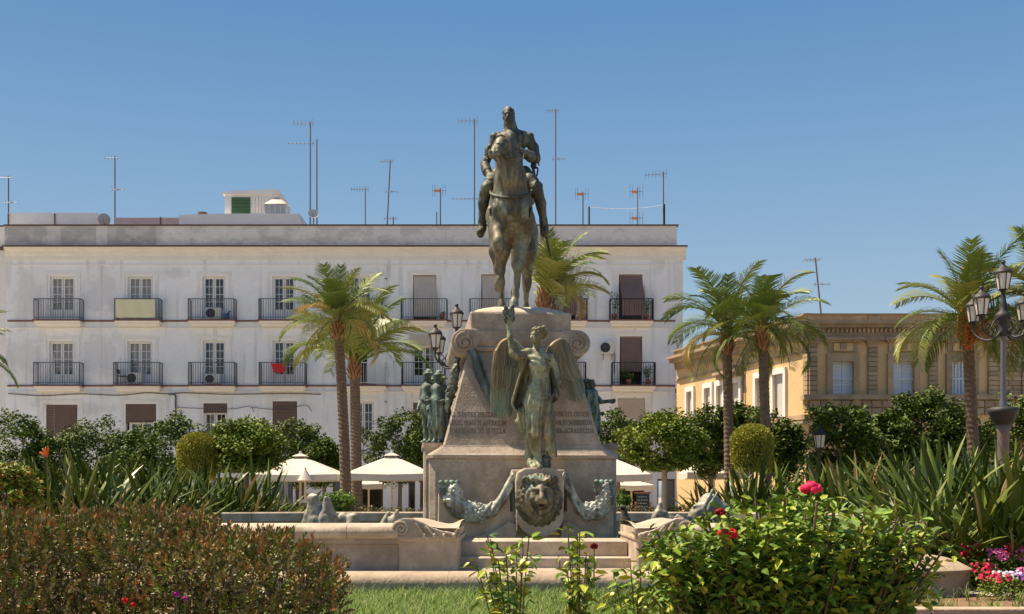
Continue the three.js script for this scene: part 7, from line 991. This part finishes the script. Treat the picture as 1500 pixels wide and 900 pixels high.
{
  const t = thing('rose_bush', 'glossy green rose bush with red blooms in front of the basin', 'rose bush', [2.02, 0, -8.6]), pts = [], st = mb(), near = [];
  const shape = (x) => 1.65 - 0.16 * Math.pow(Math.abs(x - 0.1) / 1.0, 4) + 0.06 * Math.sin(x * 5 + 1) - (x < -0.75 ? 0.12 : 0);
  for (let k = 0; k < 420; k++) { const x = rr(-1, 1) * 1.02, z = rr(-0.6, 0.6), h = shape(x) * (0.62 + 0.42 * Math.sqrt(rnd())) * (1 - 0.1 * Math.abs(z)), bx = x * 0.5, bz = z * 0.4; const c = new THREE.QuadraticBezierCurve3(V(bx, 0, bz), V(mix(bx, x, 0.4), h * 0.6, mix(bz, z, 0.5)), V(x, h, z)); if (k % 3 === 0) st.add(new THREE.TubeGeometry(c, 8, rr(0.005, 0.011), 5)); const n = 34; for (let i = 0; i < n; i++) { const u = 1 - 0.72 * (i / n), p = c.getPoint(u); p.add(V(rr(-0.075, 0.075), rr(-0.04, 0.04), rr(-0.075, 0.075))); (p.z > 0.05 && p.y > 0.6 && near.length < 5000 ? near : pts).push(p); } }
  near.sort((a, b) => b.z - a.z); const single = near.slice(0, 300); pts.push(...near.slice(300));
  for (const p of single) { const f = mesh('leaf', smallLeaf, roseMats[rnd() < 0.22 ? 3 : rnd() < 0.05 ? 4 : Math.floor(rnd() * 3)], t), s = rr(0.075, 0.13); f.position.copy(p); f.rotation.set(rr(-0.6, 0.7), rnd() * 6.283, rr(-0.7, 0.7), 'YXZ'); f.scale.setScalar(s); }
  st.build('stems', std([0.13, 0.1, 0.05], 0.85), t);
  leafCloud('foliage', t, whiteLeaf, pts, 0.098, [[0.16, 0.26, 0.03], [0.22, 0.33, 0.035], [0.11, 0.19, 0.025], [0.34, 0.4, 0.045], [0.13, 0.21, 0.025]], smallLeaf, 0.8);
  const S = F / 8.2, fx = (x) => (x - 750) / S - 2.02, fy = (y) => EYE + (725 - y) / S; rose(t, fx(1188), fy(718), 0.4, 0.08, petalPink); rose(t, fx(1065), fy(784), 0.42, 0.075, petalRed); rose(t, fx(1059), fy(752), 0.3, 0.042, petalDark);
}
// thin open rose canes in front of the steps
function canes(px, d, H, n, label, spread) {
  const t = thing('rose_canes', label, 'rose bush', [(px - 750) * d / F, 0, -d]), st = mb(), L = [];
  for (let k = 0; k < n; k++) { const h = H * rr(0.7, 1.02), x = rr(-1, 1) * spread, c = new THREE.QuadraticBezierCurve3(V(x * 0.2, 0, rr(-0.1, 0.1)), V(x * 0.5, h * 0.6, rr(-0.15, 0.15)), V(x, h, rr(-0.2, 0.2))); st.add(new THREE.TubeGeometry(c, 10, 0.0055, 5)); for (let i = 0; i < 30; i++) { const p = c.getPoint(1 - 0.68 * Math.pow(i / 30, 1.2)); L.push(p.add(V(rr(-0.06, 0.06), rr(-0.03, 0.03), rr(-0.06, 0.06)))); } }
  st.build('stems', std([0.12, 0.11, 0.045], 0.85), t); for (const p of L.slice(0, 300)) { const f = mesh('leaf', smallLeaf, roseMats[rnd() < 0.3 ? 3 : rnd() < 0.06 ? 4 : Math.floor(rnd() * 3)], t); f.position.copy(p); f.rotation.set(rr(-0.5, 0.8), rnd() * 6.283, rr(-0.7, 0.7), 'YXZ'); f.scale.setScalar(rr(0.07, 0.13)); } return t;
}
canes(755, 9.2, 1.38, 10, 'thin leafy rose canes leaning in front of the middle of the steps', 0.36); const cn = canes(850, 8.8, 1.45, 8, 'tall thin rose canes with one dark bud before the steps', 0.16); canes(935, 9, 1.15, 6, 'short rose canes beside the big rose bush', 0.2);
rose(cn, 0.1, 1.3, 0.1, 0.032, petalDark);
// red and purple blooms low in the hedge
for (const [x, y, m, l] of [[183, 881, petalRed, 'small red flowering plant under the hedge twigs'], [258, 872, leafMat([0.5, 0.03, 0.3], 0.6, 0.1), 'small purple flowering plant under the hedge twigs']]) { const d = 8.5, p = at(x, y, d), t = thing('bedding_plant', l, 'flower', [p.x, 0, -d], 0, 'bedding flowers'); rose(t, 0, p.y, 0, 0.026, m); rose(t, 0.07, p.y - 0.03, 0.02, 0.02, m); mb().bar(V(0, 0, 0), V(0, p.y - 0.3, 0), 0.008).bar(V(0, p.y - 0.4, 0), V(0.07, p.y - 0.3, 0.02), 0.006).build('stems', roseMats[0], t); }
// bedding petunias beyond the bare soil
const PC = [['pink', [0.75, 0.16, 0.42]], ['crimson', [0.6, 0.01, 0.07]], ['white', [0.8, 0.78, 0.76]], ['purple', [0.28, 0.03, 0.4]]];
[[1442, 832, 1, 'below the tongue shaped kerb end'], [1464, 812, 0, 'nearest the strelitzia leaves'], [1481, 806, 1, 'behind the pale ones'], [1496, 812, 0, 'beside the crimson ones behind'], [1476, 842, 2, 'between the purple and the crimson flowers'], [1489, 843, 3, 'beside the white one'], [1456, 846, 1, 'in front of the white flowers'], [1503, 838, 0, 'beside the purple flowers'], [1420, 805, 1, 'behind the tip of the kerb stone']].forEach(([x, y, c, where]) => {
  const d = 18.4 + (845 - y) * 0.05, p = at(x, y, d), t = thing('petunia_plant', `${PC[c][0]} petunias in bloom ${where}`, 'flower', [p.x, 0, -d], 0, 'bedding flowers'), m = leafMat(PC[c][1], 0.7, 0.2), pts = [], h = Math.max(0.15, p.y);
  for (let i = 0; i < 160; i++) pts.push(V(rr(-0.2, 0.2), rr(0.02, h), rr(-0.2, 0.2))); leafCloud('foliage', t, whiteLeaf, pts, 0.07, G2, smallLeaf, 0.9);
  const b = mb(); for (let i = 0; i < 14; i++) { const a = rnd() * 6.283, r = Math.sqrt(rnd()) * 0.22; for (let k = 0; k < 5; k++) b.add(new THREE.CircleGeometry(0.026, 6).rotateX(-1.0).translate(0, 0, 0.022).rotateY(k * 1.257).rotateX(0.7).translate(Math.cos(a) * r, h * rr(0.85, 1.15), Math.sin(a) * r + 0.05)); } b.build('blooms', m, t);
});
renderer.render(scene, camera);
